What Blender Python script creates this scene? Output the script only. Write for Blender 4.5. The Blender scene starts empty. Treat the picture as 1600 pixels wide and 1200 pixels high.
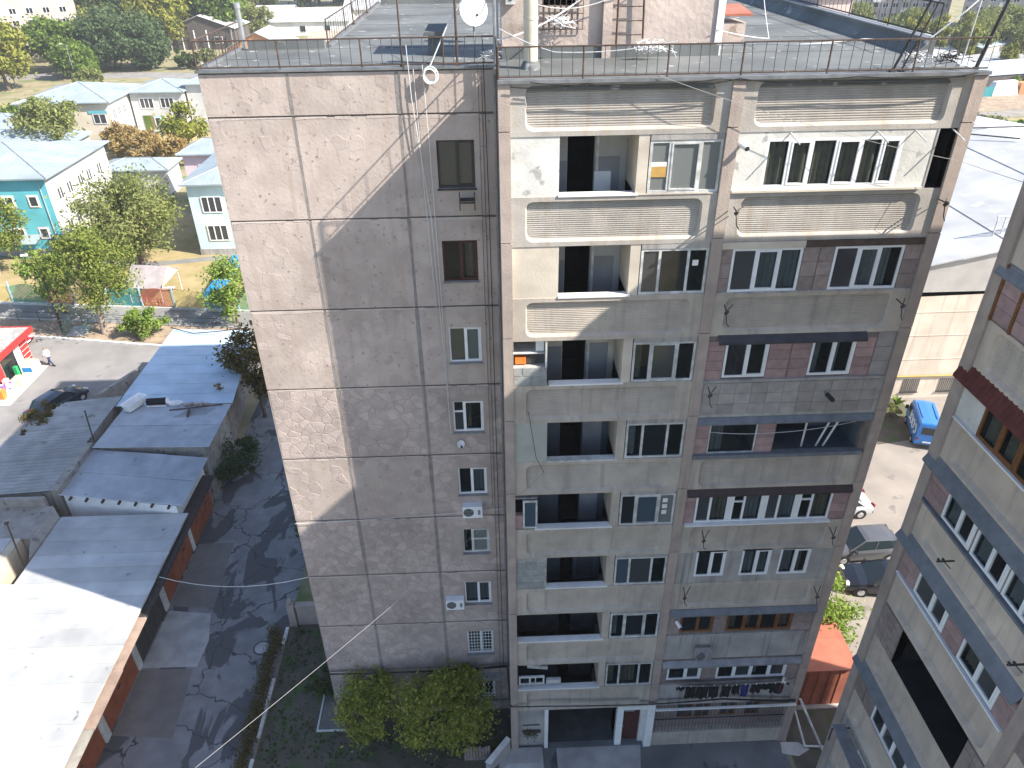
import bpy, math, random
import numpy as np
from mathutils import Vector, Matrix
random.seed(7); RNG = np.random.default_rng(7)
S = bpy.context.scene
COL = S.collection
# ---------------------------------------------------------------- camera, sky, sun, exposure
cam = bpy.data.objects.new('camera', bpy.data.cameras.new('camera')); COL.objects.link(cam)
cam.matrix_world = Matrix([[0.999262, 0.029571, -0.024534, -0.319181], [-0.036469, 0.528905, -0.847897, -19.56109], [-0.012097, 0.848166, 0.529593, 31.632245], [0, 0, 0, 1]])
cam.data.sensor_width = 36; cam.data.lens = 26.207
cam.data.clip_start = .1; cam.data.clip_end = 3000
S.camera = cam
SUN = Vector((5.62, -2.31, 5.25)).normalized()          # towards the sun
w = bpy.data.worlds.new('World'); S.world = w; w.use_nodes = True
nt = w.node_tree; nt.nodes.clear()
sky = nt.nodes.new('ShaderNodeTexSky'); sky.sky_type = 'NISHITA'; sky.sun_disc = False
sky.sun_elevation = math.asin(SUN.z); sky.sun_rotation = math.atan2(SUN.x, SUN.y)
sky.air_density = 1.0; sky.dust_density = 2.2; sky.ozone_density = 1.0; sky.altitude = 900
bg = nt.nodes.new('ShaderNodeBackground'); bg.inputs[1].default_value = .135
ow = nt.nodes.new('ShaderNodeOutputWorld')
nt.links.new(sky.outputs[0], bg.inputs[0]); nt.links.new(bg.outputs[0], ow.inputs[0])
sl = bpy.data.lights.new('sun', 'SUN'); sl.energy = 5.0; sl.angle = math.radians(.55); sl.color = (1, .93, .83)
so = bpy.data.objects.new('sun', sl); COL.objects.link(so)
so.rotation_euler = SUN.to_track_quat('Z', 'Y').to_euler(); so.location = (60, -30, 60)
S.view_settings.view_transform = 'Standard'; S.view_settings.look = 'None'
S.view_settings.gamma = 1; S.view_settings.use_curve_mapping = False
S.view_settings.exposure = 1.2
S.render.engine = 'CYCLES'
S.cycles.max_bounces = 8; S.cycles.transparent_max_bounces = 16

# ---------------------------------------------------------------- materials
MATS = {}
def M(name, c1, c2=None, scale=2.0, rough=.85, bump=0., bscale=25., metal=0., rnd=0., streak=None, spec=.3,
      spots=None, big=.12, detail=5, isl=0.):
    """procedural surface: two-tone noise, broad tone drift, vertical streaks, spots, bump, per-object tint"""
    m = bpy.data.materials.new(name); m.use_nodes = True
    n = m.node_tree.nodes; L = m.node_tree.links
    bs = n['Principled BSDF']
    bs.inputs['Roughness'].default_value = rough; bs.inputs['Metallic'].default_value = metal
    bs.inputs['Specular IOR Level'].default_value = spec
    geo = n.new('ShaderNodeNewGeometry')
    def noise(sc, vec=None, det=detail):
        t = n.new('ShaderNodeTexNoise'); t.inputs['Scale'].default_value = sc; t.inputs['Detail'].default_value = det
        L.new(vec or geo.outputs['Position'], t.inputs['Vector']); return t.outputs[0]
    def ramp(src, a, b):
        r = n.new('ShaderNodeMapRange'); r.inputs[1].default_value = a; r.inputs[2].default_value = b
        L.new(src, r.inputs[0]); return r.outputs[0]
    def mix(f, a, b, mode='MIX'):
        x = n.new('ShaderNodeMix'); x.data_type = 'RGBA'; x.blend_type = mode
        for sock, val in ((0, f), (6, a), (7, b)):
            if hasattr(val, 'links') or hasattr(val, 'is_linked'): L.new(val, x.inputs[sock])
            elif sock == 0: x.inputs[0].default_value = val
            else: x.inputs[sock].default_value = (*val, 1)
        return x.outputs[2]
    col = mix(ramp(noise(scale), .35, .65), c1, c2 or tuple(c * .8 for c in c1))
    if big:
        r = ramp(noise(.35, det=3), .3, .7)
        mm = n.new('ShaderNodeMath'); mm.operation = 'MULTIPLY_ADD'; L.new(r, mm.inputs[0])
        mm.inputs[1].default_value = 2 * big; mm.inputs[2].default_value = 1 - big
        col = mix(1., col, mm.outputs[0], 'MULTIPLY')
    if streak:
        mp = n.new('ShaderNodeMapping'); mp.inputs['Scale'].default_value = (3.5, 3.5, .22)
        L.new(geo.outputs['Position'], mp.inputs[0])
        col = mix(ramp(noise(1.3, mp.outputs[0], 6), .52, streak[1]), col, streak[0])
    if spots:
        col = mix(ramp(noise(spots[2], det=4), spots[1], spots[1] + .06), col, spots[0])
    rs = None
    if rnd: rs = n.new('ShaderNodeObjectInfo').outputs['Random']; k = rnd
    if isl: rs = geo.outputs['Random Per Island']; k = isl
    if rs is not None:
        mm = n.new('ShaderNodeMath'); mm.operation = 'MULTIPLY_ADD'; L.new(rs, mm.inputs[0])
        mm.inputs[1].default_value = 2 * k; mm.inputs[2].default_value = 1 - k
        col = mix(1., col, mm.outputs[0], 'MULTIPLY')
    L.new(col, bs.inputs['Base Color'])
    if bump:
        b = n.new('ShaderNodeBump'); b.inputs['Strength'].default_value = bump; b.inputs['Distance'].default_value = .03
        L.new(noise(bscale), b.inputs['Height']); L.new(b.outputs[0], bs.inputs['Normal'])
    MATS[name] = m; return m
def glass(name, tint=(.02, .025, .03), trans=.0, rough=.04):
    m = bpy.data.materials.new(name); m.use_nodes = True
    n = m.node_tree.nodes; L = m.node_tree.links
    bs = n['Principled BSDF']; bs.inputs['Base Color'].default_value = (*tint, 1)
    bs.inputs['Roughness'].default_value = rough; bs.inputs['Specular IOR Level'].default_value = .6
    if trans:
        tr = n.new('ShaderNodeBsdfTransparent'); tr.inputs[0].default_value = (.86, .9, .9, 1)
        mx = n.new('ShaderNodeMixShader'); mx.inputs[0].default_value = trans
        L.new(bs.outputs[0], mx.inputs[1]); L.new(tr.outputs[0], mx.inputs[2])
        L.new(mx.outputs[0], n['Material Output'].inputs[0])
    MATS[name] = m; return m
def leafmat(name, c1, c2, sc=.5, trans=.35):
    m = bpy.data.materials.new(name); m.use_nodes = True
    n = m.node_tree.nodes; L = m.node_tree.links; n.remove(n['Principled BSDF'])
    geo = n.new('ShaderNodeNewGeometry')
    t = n.new('ShaderNodeTexNoise'); t.inputs['Scale'].default_value = sc; L.new(geo.outputs['Position'], t.inputs[0])
    add = n.new('ShaderNodeMath'); add.operation = 'MULTIPLY_ADD'; L.new(geo.outputs['Random Per Island'], add.inputs[0])
    add.inputs[1].default_value = .7; L.new(t.outputs[0], add.inputs[2])
    r = n.new('ShaderNodeMapRange'); r.inputs[1].default_value = .45; r.inputs[2].default_value = 1.15; L.new(add.outputs[0], r.inputs[0])
    x = n.new('ShaderNodeMix'); x.data_type = 'RGBA'; L.new(r.outputs[0], x.inputs[0])
    x.inputs[6].default_value = (*c1, 1); x.inputs[7].default_value = (*c2, 1)
    d = n.new('ShaderNodeBsdfDiffuse'); tl = n.new('ShaderNodeBsdfTranslucent'); mx = n.new('ShaderNodeMixShader')
    mx.inputs[0].default_value = trans
    L.new(x.outputs[2], d.inputs[0]); L.new(x.outputs[2], tl.inputs[0]); L.new(d.outputs[0], mx.inputs[1]); L.new(tl.outputs[0], mx.inputs[2])
    L.new(mx.outputs[0], n['Material Output'].inputs[0]); MATS[name] = m; return m

# ---------------------------------------------------------------- mesh builder
ORG = {}
def frame(o, u, nrm): return (Vector(o), Vector(u), Vector((0, 0, 1)), Vector(nrm))
class MB:
    def __init__(s): s.v = []; s.f = []; s.m = []; s.cur = 0
    def poly(s, pts):
        b = len(s.v); s.v.extend([tuple(p) for p in pts]); s.f.append(tuple(range(b, b + len(pts)))); s.m.append(s.cur); return s
    def hexa(s, p):          # 8 points: bottom loop 0-3, top loop 4-7
        b = len(s.v); s.v.extend([tuple(q) for q in p])
        for f in ((3, 2, 1, 0), (4, 5, 6, 7), (0, 1, 5, 4), (1, 2, 6, 5), (2, 3, 7, 6), (3, 0, 4, 7)):
            s.f.append(tuple(b + i for i in f)); s.m.append(s.cur)
        return s
    def box(s, x0, x1, y0, y1, z0, z1):
        return s.hexa([(x0, y0, z0), (x1, y0, z0), (x1, y1, z0), (x0, y1, z0), (x0, y0, z1), (x1, y0, z1), (x1, y1, z1), (x0, y1, z1)])
    def fb(s, F, u0, u1, v0, v1, n0, n1):    # box in a wall's own frame: along, up, outward
        O, U, V, N = F
        return s.hexa([O + U * a + V * b + N * c for b, a, c in ((v0, u0, n1), (v0, u1, n1), (v0, u1, n0), (v0, u0, n0), (v1, u0, n1), (v1, u1, n1), (v1, u1, n0), (v1, u0, n0))])
    def fq(s, F, pts):
        O, U, V, N = F
        return s.poly([O + U * a + V * b + N * c for a, b, c in pts])
    def ob(s, c, size, rz=0, rx=0, ry=0):
        R = Matrix.Rotation(rz, 3, 'Z') @ Matrix.Rotation(ry, 3, 'Y') @ Matrix.Rotation(rx, 3, 'X')
        h = [x / 2 for x in size]; c = Vector(c)
        return s.hexa([c + R @ Vector((a * h[0], b * h[1], d * h[2])) for d in (-1, 1) for a, b in ((-1, -1), (1, -1), (1, 1), (-1, 1))])
    def cyl(s, p0, p1, r0, r1=None, n=8, cap=True):
        r1 = r0 if r1 is None else r1; p0 = Vector(p0); p1 = Vector(p1); d = (p1 - p0)
        if d.length < 1e-6: return s
        q = d.to_track_quat('Z', 'Y'); b = len(s.v)
        for p, r in ((p0, r0), (p1, r1)):
            for i in range(n):
                a = 2 * math.pi * i / n; s.v.append(tuple(p + q @ Vector((r * math.cos(a), r * math.sin(a), 0))))
        for i in range(n):
            j = (i + 1) % n; s.f.append((b + i, b + j, b + n + j, b + n + i)); s.m.append(s.cur)
        if cap:
            s.f.append(tuple(b + i for i in reversed(range(n)))); s.m.append(s.cur)
            s.f.append(tuple(b + n + i for i in range(n))); s.m.append(s.cur)
        return s
    def tube(s, pts, r, n=5):
        for a, b in zip(pts, pts[1:]): s.cyl(a, b, r, r, n, True)
        return s
    def wall(s, F, u0, u1, v0, v1, holes=(), n=0., depth=.2):
        us = sorted({u0, u1, *[min(max(h[i], u0), u1) for h in holes for i in (0, 1)]})
        vs = sorted({v0, v1, *[min(max(h[i], v0), v1) for h in holes for i in (2, 3)]})
        for a, b in zip(us, us[1:]):
            for c, d in zip(vs, vs[1:]):
                mu, mv = (a + b) / 2, (c + d) / 2
                if any(h[0] < mu < h[1] and h[2] < mv < h[3] for h in holes): continue
                s.fq(F, [(a, c, n), (b, c, n), (b, d, n), (a, d, n)])
        for a, b, c, d in holes:
            m = n - depth
            s.fq(F, [(a, c, n), (b, c, n), (b, c, m), (a, c, m)]); s.fq(F, [(a, d, n), (b, d, n), (b, d, m), (a, d, m)])
            s.fq(F, [(a, c, n), (a, d, n), (a, d, m), (a, c, m)]); s.fq(F, [(b, c, n), (b, d, n), (b, d, m), (b, c, m)])
        return s
    def room(s, F, u0, u1, v0, v1, n0, n1):  # inside of a box open at n0
        for p in ([(u0, v0, n1), (u1, v0, n1), (u1, v1, n1), (u0, v1, n1)], [(u0, v0, n0), (u0, v0, n1), (u0, v1, n1), (u0, v1, n0)],
                  [(u1, v0, n0), (u1, v0, n1), (u1, v1, n1), (u1, v1, n0)], [(u0, v0, n0), (u1, v0, n0), (u1, v0, n1), (u0, v0, n1)],
                  [(u0, v1, n0), (u1, v1, n0), (u1, v1, n1), (u0, v1, n1)]): s.fq(F, p)
        return s
    def build(s, name, mat, parent=None, smooth=None, **props):
        off = ORG.get(parent.name if parent else None, Vector((0, 0, 0))) if parent else Vector(props.pop('at', (0, 0, 0)))
        me = bpy.data.meshes.new(name)
        if s.v:
            A = np.array(s.v, dtype=np.float64) - np.array(off)
            me.from_pydata(A.tolist(), [], s.f)
        mats = mat if isinstance(mat, (list, tuple)) else [mat]
        for q in mats: me.materials.append(MATS[q] if isinstance(q, str) else q)
        if len(mats) > 1: me.polygons.foreach_set('material_index', s.m)
        if smooth is not None:
            me.polygons.foreach_set('use_smooth', [True] * len(me.polygons)); me.set_sharp_from_angle(angle=math.radians(smooth))
        o = bpy.data.objects.new(name, me); COL.objects.link(o)
        if parent: o.parent = parent
        else: o.location = off
        ORG[o.name] = off
        for k, x in props.items(): o[k] = x
        return o
def tag(o, label, cat, group=None):
    o['label'] = label; o['category'] = cat
    if group: o['group'] = group
    return o
def thing(name, label, cat, loc=(0, 0, 0), group=None):
    o = bpy.data.objects.new(name, None); COL.objects.link(o); o.location = loc
    o.empty_display_size = .3; ORG[o.name] = Vector(loc); return tag(o, label, cat, group)
def dup(root, loc, rz=0., scale=1., label=None, group=None):
    r = root.copy(); COL.objects.link(r); r.location = loc; r.rotation_euler = (0, 0, rz); r.scale = (scale,) * 3 if not isinstance(scale, tuple) else scale
    if label: r['label'] = label
    if group: r['group'] = group
    for ch in list(root.children):
        c = ch.copy(); COL.objects.link(c); c.parent = r
        for g in list(ch.children):
            d = g.copy(); COL.objects.link(d); d.parent = c
    return r
def setting(name, mb, mat): return mb.build(name, mat, None, kind='structure')
def sag(a, b, drop, n=10):
    a = Vector(a); b = Vector(b)
    return [a.lerp(b, t) - Vector((0, 0, drop * 4 * t * (1 - t))) for t in [i / n for i in range(n + 1)]]
def cable(pts, r, mat, label, group=None, name='cable'):
    o = MB().tube(pts, r, 5).build(name, mat); return tag(o, label, 'cable', group)

# ---------------------------------------------------------------- palette
M('tuff', (.455, .385, .345), (.39, .325, .29), 1.6, bump=.3, bscale=11, spots=((.27, .225, .2), .63, 7), rnd=.06, streak=((.35, .275, .225), .9))
M('joint_seal', (.27, .245, .23), (.19, .175, .165), 3, bump=.4)
M('mortar_lip', (.50, .43, .385), (.42, .36, .32), 4, bump=.5)
M('tuff_grout', (.385, .325, .292), (.325, .272, .246), 2.2, bump=.4, bscale=14, rnd=.04)
M('tuff_stone', (.455, .38, .345), (.37, .305, .28), 3.0, bump=.5, bscale=14, rnd=.10, spots=((.29, .235, .22), .66, 7))
M('tuff_stones', (.455, .38, .345), (.37, .305, .28), 3.0, bump=.5, bscale=14, isl=.12, spots=((.27, .21, .2), .64, 7))
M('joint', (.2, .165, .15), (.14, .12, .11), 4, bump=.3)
M('concrete_top', (.42, .39, .352), (.345, .32, .288), 1.8, bump=.3, bscale=30, streak=((.34, .25, .16), .92), rnd=.05)
M('concrete', (.485, .43, .365), (.40, .355, .305), 1.8, bump=.3, bscale=30, streak=((.27, .24, .21), .85), rnd=.05)
M('concrete_warm', (.56, .475, .395), (.46, .395, .335), 1.5, bump=.3, bscale=30, streak=((.33, .28, .24), .85), rnd=.05)
M('pilaster', (.40, .33, .285), (.33, .275, .245), 2.2, bump=.35, bscale=22, streak=((.27, .225, .2), .85), rnd=.06)
M('plaster_white', (.66, .65, .61), (.46, .45, .42), .9, bump=.25, bscale=12, spots=((.36, .36, .34), .6, 2.5))
M('plaster_cream', (.60, .54, .45), (.48, .42, .35), 1.2, bump=.2)
M('plaster_grey', (.40, .38, .36), (.30, .29, .28), 1.1, bump=.25, streak=((.22, .2, .19), .7))
M('plaster_green', (.40, .42, .38), (.33, .34, .31), 1.1, bump=.2)
M('block', (.34, .35, .34), (.26, .27, .26), 5, bump=.5, rnd=.1)
M('mortar', (.44, .43, .40), (.33, .32, .3), 5, bump=.4)
M('pink_tile', (.36, .245, .235), (.28, .195, .19), 5, bump=.2, rnd=.16, rough=.7)
M('dusk_tile', (.30, .24, .22), (.225, .185, .175), 6, bump=.5, rnd=.14)
M('grey_tile', (.36, .33, .31), (.28, .26, .25), 3, bump=.25, rnd=.12)
M('upvc', (.78, .79, .80), (.72, .73, .74), 3, rough=.4, big=.03)
M('old_white', (.62, .63, .62), (.40, .40, .38), 4, rough=.6, bump=.2)
M('brown_wood', (.20, .085, .03), (.13, .055, .02), 8, rough=.5)
M('dark_frame', (.055, .05, .05), (.035, .03, .03), 5, rough=.5)
M('maroon_frame', (.085, .03, .025), (.055, .02, .018), 5, rough=.5)
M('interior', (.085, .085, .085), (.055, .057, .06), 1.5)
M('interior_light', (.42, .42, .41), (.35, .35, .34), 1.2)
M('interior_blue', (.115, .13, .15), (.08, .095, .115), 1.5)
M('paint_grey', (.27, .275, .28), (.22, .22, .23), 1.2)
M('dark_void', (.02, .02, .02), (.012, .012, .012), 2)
M('curtain', (.40, .35, .27), (.30, .26, .2), 6)
M('curtain_white', (.52, .53, .54), (.42, .43, .44), 6)
M('blind', (.40, .42, .45), (.35, .37, .40), 3)
M('amber', (.55, .34, .10), (.45, .27, .08), 3)
M('membrane', (.14, .148, .146), (.10, .107, .107), .5, rough=.75, bump=.3, bscale=5, spots=((.30, .31, .31), .64, 2.2), big=.2)
M('flashing', (.22, .23, .24), (.15, .155, .16), 3, rough=.55, metal=.3)
M('rust', (.095, .065, .052), (.06, .045, .038), 6, rough=.9, bump=.3)
M('steel_dark', (.06, .055, .055), (.035, .033, .033), 5, rough=.6)
M('steel_grey', (.30, .31, .33), (.22, .23, .25), 4, rough=.5, metal=.4)
M('awning_blue', (.175, .19, .215), (.13, .145, .165), 3, rough=.6, bump=.1)
M('awning_dark', (.05, .05, .062), (.035, .035, .042), 3, rough=.6)
M('awning_brown', (.06, .042, .042), (.04, .03, .03), 5, rough=.7)
M('awning_red', (.13, .035, .03), (.09, .025, .022), 4, rough=.6)
M('cream_pipe', (.62, .56, .44), (.54, .48, .38), 2, rough=.6)
M('white_paint', (.78, .78, .77), (.70, .70, .69), 3, rough=.5)
M('grey_cable', (.30, .30, .30), (.25, .25, .25), 3, rough=.6)
M('white_cable', (.62, .62, .62), (.55, .55, .55), 3, rough=.5)
M('black_cable', (.02, .02, .022), (.015, .015, .016), 3, rough=.5)
M('black_cloth', (.018, .018, .02), (.01, .01, .012), 8)
M('navy_cloth', (.03, .035, .16), (.02, .025, .11), 8)
M('maroon_cloth', (.09, .03, .05), (.07, .02, .04), 8)
glass('glass_dark', (.012, .015, .018)); glass('glass_grey', (.045, .05, .055), rough=.08)
glass('glass_clear', (.015, .02, .022), trans=.72); glass('glass_blue', (.05, .075, .10), rough=.1)
glass('glass_dusty', (.22, .235, .23), trans=.35, rough=.3)
# ================================================================ stones, windows, parapets (shared builders)
def clip(poly, a, b, c):     # keep a*x+b*y<=c
    out = []
    for i in range(len(poly)):
        p, q = poly[i], poly[(i + 1) % len(poly)]
        dp, dq = a * p[0] + b * p[1] - c, a * q[0] + b * q[1] - c
        if dp <= 0: out.append(p)
        if dp * dq < 0:
            t = dp / (dp - dq); out.append((p[0] + t * (q[0] - p[0]), p[1] + t * (q[1] - p[1])))
    return out
def seeds(u0, u1, v0, v1, su, sv, rnd):
    n = int((u1 - u0) * (v1 - v0) / (su * sv)); P = []; k = sv / su
    for _ in range(n):
        best = None
        for _ in range(4):
            c = (rnd.uniform(u0, u1), rnd.uniform(v0, v1)); d = min([((c[0] - q[0]) * k) ** 2 + (c[1] - q[1]) ** 2 for q in P] or [9])
            if best is None or d > best[0]: best = (d, c)
        P.append(best[1])
    return P
def cells(u0, u1, v0, v1, su, sv, jit, gap, rnd):
    nu, nv = max(1, round((u1 - u0) / su)), max(1, round((v1 - v0) / sv))
    P = []
    for j in range(nv):
        off = .5 if j % 2 else 0.
        for i in range(-1, nu + 1):
            P.append((u0 + (i + .5 + off - .25 + rnd.uniform(-jit, jit)) * (u1 - u0) / nu, v0 + (j + .5 + rnd.uniform(-jit, jit)) * (v1 - v0) / nv))
    if jit > .15: P = seeds(u0, u1, v0, v1, su, sv, rnd)
    out = []
    for i, p in enumerate(P):
        poly = [(u0, v0), (u1, v0), (u1, v1), (u0, v1)]
        for k, q in enumerate(P):
            dx, dy = q[0] - p[0], q[1] - p[1]; d2 = dx * dx + dy * dy
            if k == i or d2 > 4 * max(su, sv) ** 2 * 2.5 or d2 < 1e-9: continue
            poly = clip(poly, dx, dy, dx * (p[0] + q[0]) / 2 + dy * (p[1] + q[1]) / 2 - gap * .5 * math.sqrt(d2))
            if len(poly) < 3: break
        if len(poly) >= 3: out.append(poly)
    return out
def area(p): return abs(sum(p[i][0] * p[(i + 1) % len(p)][1] - p[(i + 1) % len(p)][0] * p[i][1] for i in range(len(p)))) / 2
def stone(mb, F, poly, h, n=0.):
    cx = sum(p[0] for p in poly) / len(poly); cy = sum(p[1] for p in poly) / len(poly)
    r = math.sqrt(area(poly)); k = max(.5, 1 - 1.6 * h / max(r, .05))
    b = len(mb.v); O, U, V, N = F; m = len(poly)
    for p in poly: mb.v.append(tuple(O + U * p[0] + V * p[1] + N * (n - .004)))
    for p in poly: mb.v.append(tuple(O + U * (cx + (p[0] - cx) * k) + V * (cy + (p[1] - cy) * k) + N * (n + h)))
    for i in range(m):
        j = (i + 1) % m; mb.f.append((b + i, b + j, b + m + j, b + m + i)); mb.m.append(mb.cur)
    mb.f.append(tuple(b + m + i for i in range(m))); mb.m.append(mb.cur)

def curtain(parent, F, u0, u1, v0, v1, n, mat='curtain', name='curtain'):
    mb = MB(); k = max(4, int((u1 - u0) / .045)); O, U, V, N = F
    for i in range(k):
        a, b = u0 + (u1 - u0) * i / k, u0 + (u1 - u0) * (i + 1) / k
        na, nb = n + .03 * math.sin(i * 1.9) + .012 * math.sin(i * .7), n + .03 * math.sin((i + 1) * 1.9) + .012 * math.sin((i + 1) * .7)
        mb.fq(F, [(a, v0, na), (b, v0, nb), (b, v1, nb), (a, v1, na)])
    return mb.build(name, mat, parent)
def window(parent, F, u0, u1, v0, v1, splits=(), fm='upvc', fw=.065, n=-.05, gl='glass_dark', transoms=None, curt=None,
           inside='interior', depth=.9, open_panes=(), name='window', sash=True, cur_part=None):
    """frame with mullions; each pane, the curtain and the lining of the room behind are its children"""
    mb = MB(); d = .07
    mb.fb(F, u0, u1, v0, v0 + fw, n - d, n).fb(F, u0, u1, v1 - fw, v1, n - d, n)
    mb.fb(F, u0, u0 + fw, v0 + fw, v1 - fw, n - d, n).fb(F, u1 - fw, u1, v0 + fw, v1 - fw, n - d, n)
    us = [u0 + fw / 2] + list(splits) + [u1 - fw / 2]
    for s_ in splits: mb.fb(F, s_ - fw * .55, s_ + fw * .55, v0 + fw, v1 - fw, n - d, n)
    panes = []
    for i, (a, b) in enumerate(zip(us, us[1:])):
        a2, b2 = a + fw * .55, b - fw * .55
        if sash and i % 2 == 1:      # opening sash: a second, prouder frame
            t = fw * .6
            mb.fb(F, a2, b2, v0 + fw, v0 + fw + t, n - .05, n + .015).fb(F, a2, b2, v1 - fw - t, v1 - fw, n - .05, n + .015)
            mb.fb(F, a2, a2 + t, v0 + fw + t, v1 - fw - t, n - .05, n + .015).fb(F, b2 - t, b2, v0 + fw + t, v1 - fw - t, n - .05, n + .015)
            a2 += t; b2 -= t
        tr = (transoms or {}).get(i)
        if tr:
            mb.fb(F, a2, b2, tr - .03, tr + .03, n - d, n); panes += [(i, a2, b2, v0 + fw, tr - .03), (i, a2, b2, tr + .03, v1 - fw)]
        else: panes.append((i, a2, b2, v0 + fw, v1 - fw))
    o = mb.build(name, fm, parent)
    for i, a, b, c, e in panes:
        if i in open_panes: continue
        g = None
        g = gl[i % len(gl)] if isinstance(gl, (list, tuple)) else gl
        if g == 'glass_dark' and b - a > .25 and e - c > .4:
            q = random.random()
            if q < .22: g = 'glass_grey'
            elif q < .34: g = 'glass_blue'
            elif q < .75:
                g = 'glass_clear'; t_ = random.uniform(.3, .95); curtain(o, F, a + .01, a + (b - a) * t_, c - .02, e + .02, n - .2, random.choice(['curtain', 'curtain_white', 'blind', 'curtain']))
        MB().fb(F, a - .005, b + .005, c - .005, e + .005, n - .045, n - .035).build('pane', g, o)
    MB().room(F, u0 + .01, u1 - .01, v0 + .01, v1 - .01, n - d - .002, n - d - depth).build('room_lining', inside, o)
    if curt:
        for (a, b, cm) in curt: curtain(o, F, a, b, v0 + .05, v1 - .04, n - .16, cm)
    return o
def parapet(parent, F, u0, u1, v0, v1, ru0, ru1, rv0, rv1, rad=.22, n=-.08, dep=.13, ribs=True, mat='concrete', flat_br=False):
    mb = MB(); O, U, V, N = F
    def loop(a, b, c, d, r, nn):
        pts = []
        for k, (cx, cy) in enumerate(((a + r, c + r), (b - r, c + r), (b - r, d - r), (a + r, d - r))):
            for i in range(6):
                t = math.pi + k * math.pi / 2 + i * math.pi / 10
                pts.append((cx + r * math.cos(t), cy + r * math.sin(t), nn))
        return pts
    f = loop(ru0, ru1, rv0, rv1, rad, n); bk = loop(ru0 + .05, ru1 - .05, rv0 + .09, rv1 - .015, rad * .8, n - dep)
    oc = [(u0, v0, n), (u1, v0, n), (u1, v1, n), (u0, v1, n)]
    for k in range(4):
        for i in range(5): mb.fq(F, [oc[k], f[k * 6 + i], f[k * 6 + i + 1]])
        mb.fq(F, [oc[k], oc[(k + 1) % 4], f[(k + 1) % 4 * 6], f[k * 6 + 5]])
    m = len(f)
    for i in range(m): mb.fq(F, [f[i], f[(i + 1) % m], bk[(i + 1) % m], bk[i]])
    t = n - dep - .08
    mb.fq(F, [(u0, v1, n), (u1, v1, n), (u1, v1, t), (u0, v1, t)]).fq(F, [(u0, v0, n), (u1, v0, n), (u1, v0, t), (u0, v0, t)])
    mb.fq(F, [(u0, v0, t), (u1, v0, t), (u1, v1, t), (u0, v1, t)])
    o = mb.build('balcony_parapet', mat, parent)
    p = MB(); z0, z1, nn = rv0 + .02, rv1 + .02, n - dep
    a, b = ru0 - .02, ru1 + .02
    if ribs:
        k = int((z1 - z0) / .06); st = (z1 - z0) / k; h = .02
        for i in range(k):
            z = z0 + i * st
            prof = [(z, nn), (z + st * .22, nn + h), (z + st * .62, nn + h), (z + st * .84, nn), (z + st, nn)]
            for (za, na), (zb, nb) in zip(prof, prof[1:]): p.fq(F, [(a, za, na), (b, za, na), (b, zb, nb), (a, zb, nb)])
    else: p.fq(F, [(a, z0, nn), (b, z0, nn), (b, z1, nn), (a, z1, nn)])
    p.build('ribbed_panel' if ribs else 'parapet_panel', mat, o)
    return o
def tiles(parent, F, u0, u1, v0, v1, w_, h_, n, t, mat, gap=.012, name='wall_tile'):
    nu, nv = max(1, round((u1 - u0) / w_)), max(1, round((v1 - v0) / h_))
    for j in range(nv):
        for i in range(nu):
            a, b = u0 + (u1 - u0) * i / nu, u0 + (u1 - u0) * (i + 1) / nu; c, d = v0 + (v1 - v0) * j / nv, v0 + (v1 - v0) * (j + 1) / nv
            MB().fb(F, a + gap / 2, b - gap / 2, c + gap / 2, d - gap / 2, n, n + t + random.uniform(0, .006)).build(name, mat, parent)
def awning(parent, F, u0, u1, v0, v1, n0, n1, mat, name='awning', ribs=0):
    mb = MB(); O, U, V, N = F; t = .02; n1 = n0 + (n1 - n0) * .4; v0 = min(v0 + max(n1, 0) * .7, v1 - .06)
    mb.hexa([O + U * a + V * (b + dz) + N * c for dz in (-t, 0) for a, b, c in ((u0, v0, n1), (u1, v0, n1), (u1, v1, n0), (u0, v1, n0))])
    mb.fb(F, u0, u1, v0 - .07, v0 - t - .001, n1 - .012, n1 - .002)
    for i in range(ribs):
        a = u0 + (u1 - u0) * (i + .5) / ribs
        mb.hexa([O + U * (a + s_) + V * (b + dz) + N * c for dz in (.001, .03) for s_, b, c in ((-.03, v0, n1), (.03, v0, n1), (.03, v1, n0), (-.03, v1, n0))])
    for a in (u0 + .15, u1 - .2): mb.fb(F, a, a + .025, v0 - .03, v0 - .005, n0, n1 - .02)
    return mb.build(name, mat, parent)

# ================================================================ the nine-storey block in the middle
BLK = thing('apartment_building', 'weathered nine storey apartment block with pink stone end wall and ribbed concrete balconies', 'building')
Y2 = 2.31
F0 = frame((0, 0, 0), (1, 0, 0), (0, -1, 0)); FL = frame((0, Y2, 0), (1, 0, 0), (0, -1, 0))
XL, XA, XB, XR, YB, ZR = -8.09, -5.70, -2.73, 12.36, 21.0, 28.2
# shell
MB().poly([(XR, .36, 0), (XR, YB, 0), (XR, YB, ZR), (XR, .36, ZR)]).poly([(XR, YB, 0), (-5.3, YB, 0), (-5.3, YB, ZR), (XR, YB, ZR)]) \
    .poly([(-5.3, YB, 0), (-5.3, 6.6, 0), (-5.3, 6.6, ZR), (-5.3, YB, ZR)]).poly([(-5.3, 6.6, 0), (XL, 6.6, 0), (XL, 6.6, ZR), (-5.3, 6.6, ZR)]) \
    .poly([(XL, 6.6, 0), (XL, Y2 + .06, 0), (XL, Y2 + .06, ZR), (XL, 6.6, ZR)]).build('rear_wall', 'pilaster', BLK)
rb = MB()
rb.box(XL, -5.3, Y2 + .07, 6.6, ZR - .25, ZR); rb.box(-5.3, 0, Y2 + .07, YB, ZR - .25, ZR); rb.box(0, XR, .14, YB, ZR - .25, ZR)
roof = rb.build('roof', 'membrane', BLK)
sm = MB()
for y in (4.4, 6.2): sm.box(XL + .1, -5.4, y, y + .09, ZR + .001, ZR + .012)
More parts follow.
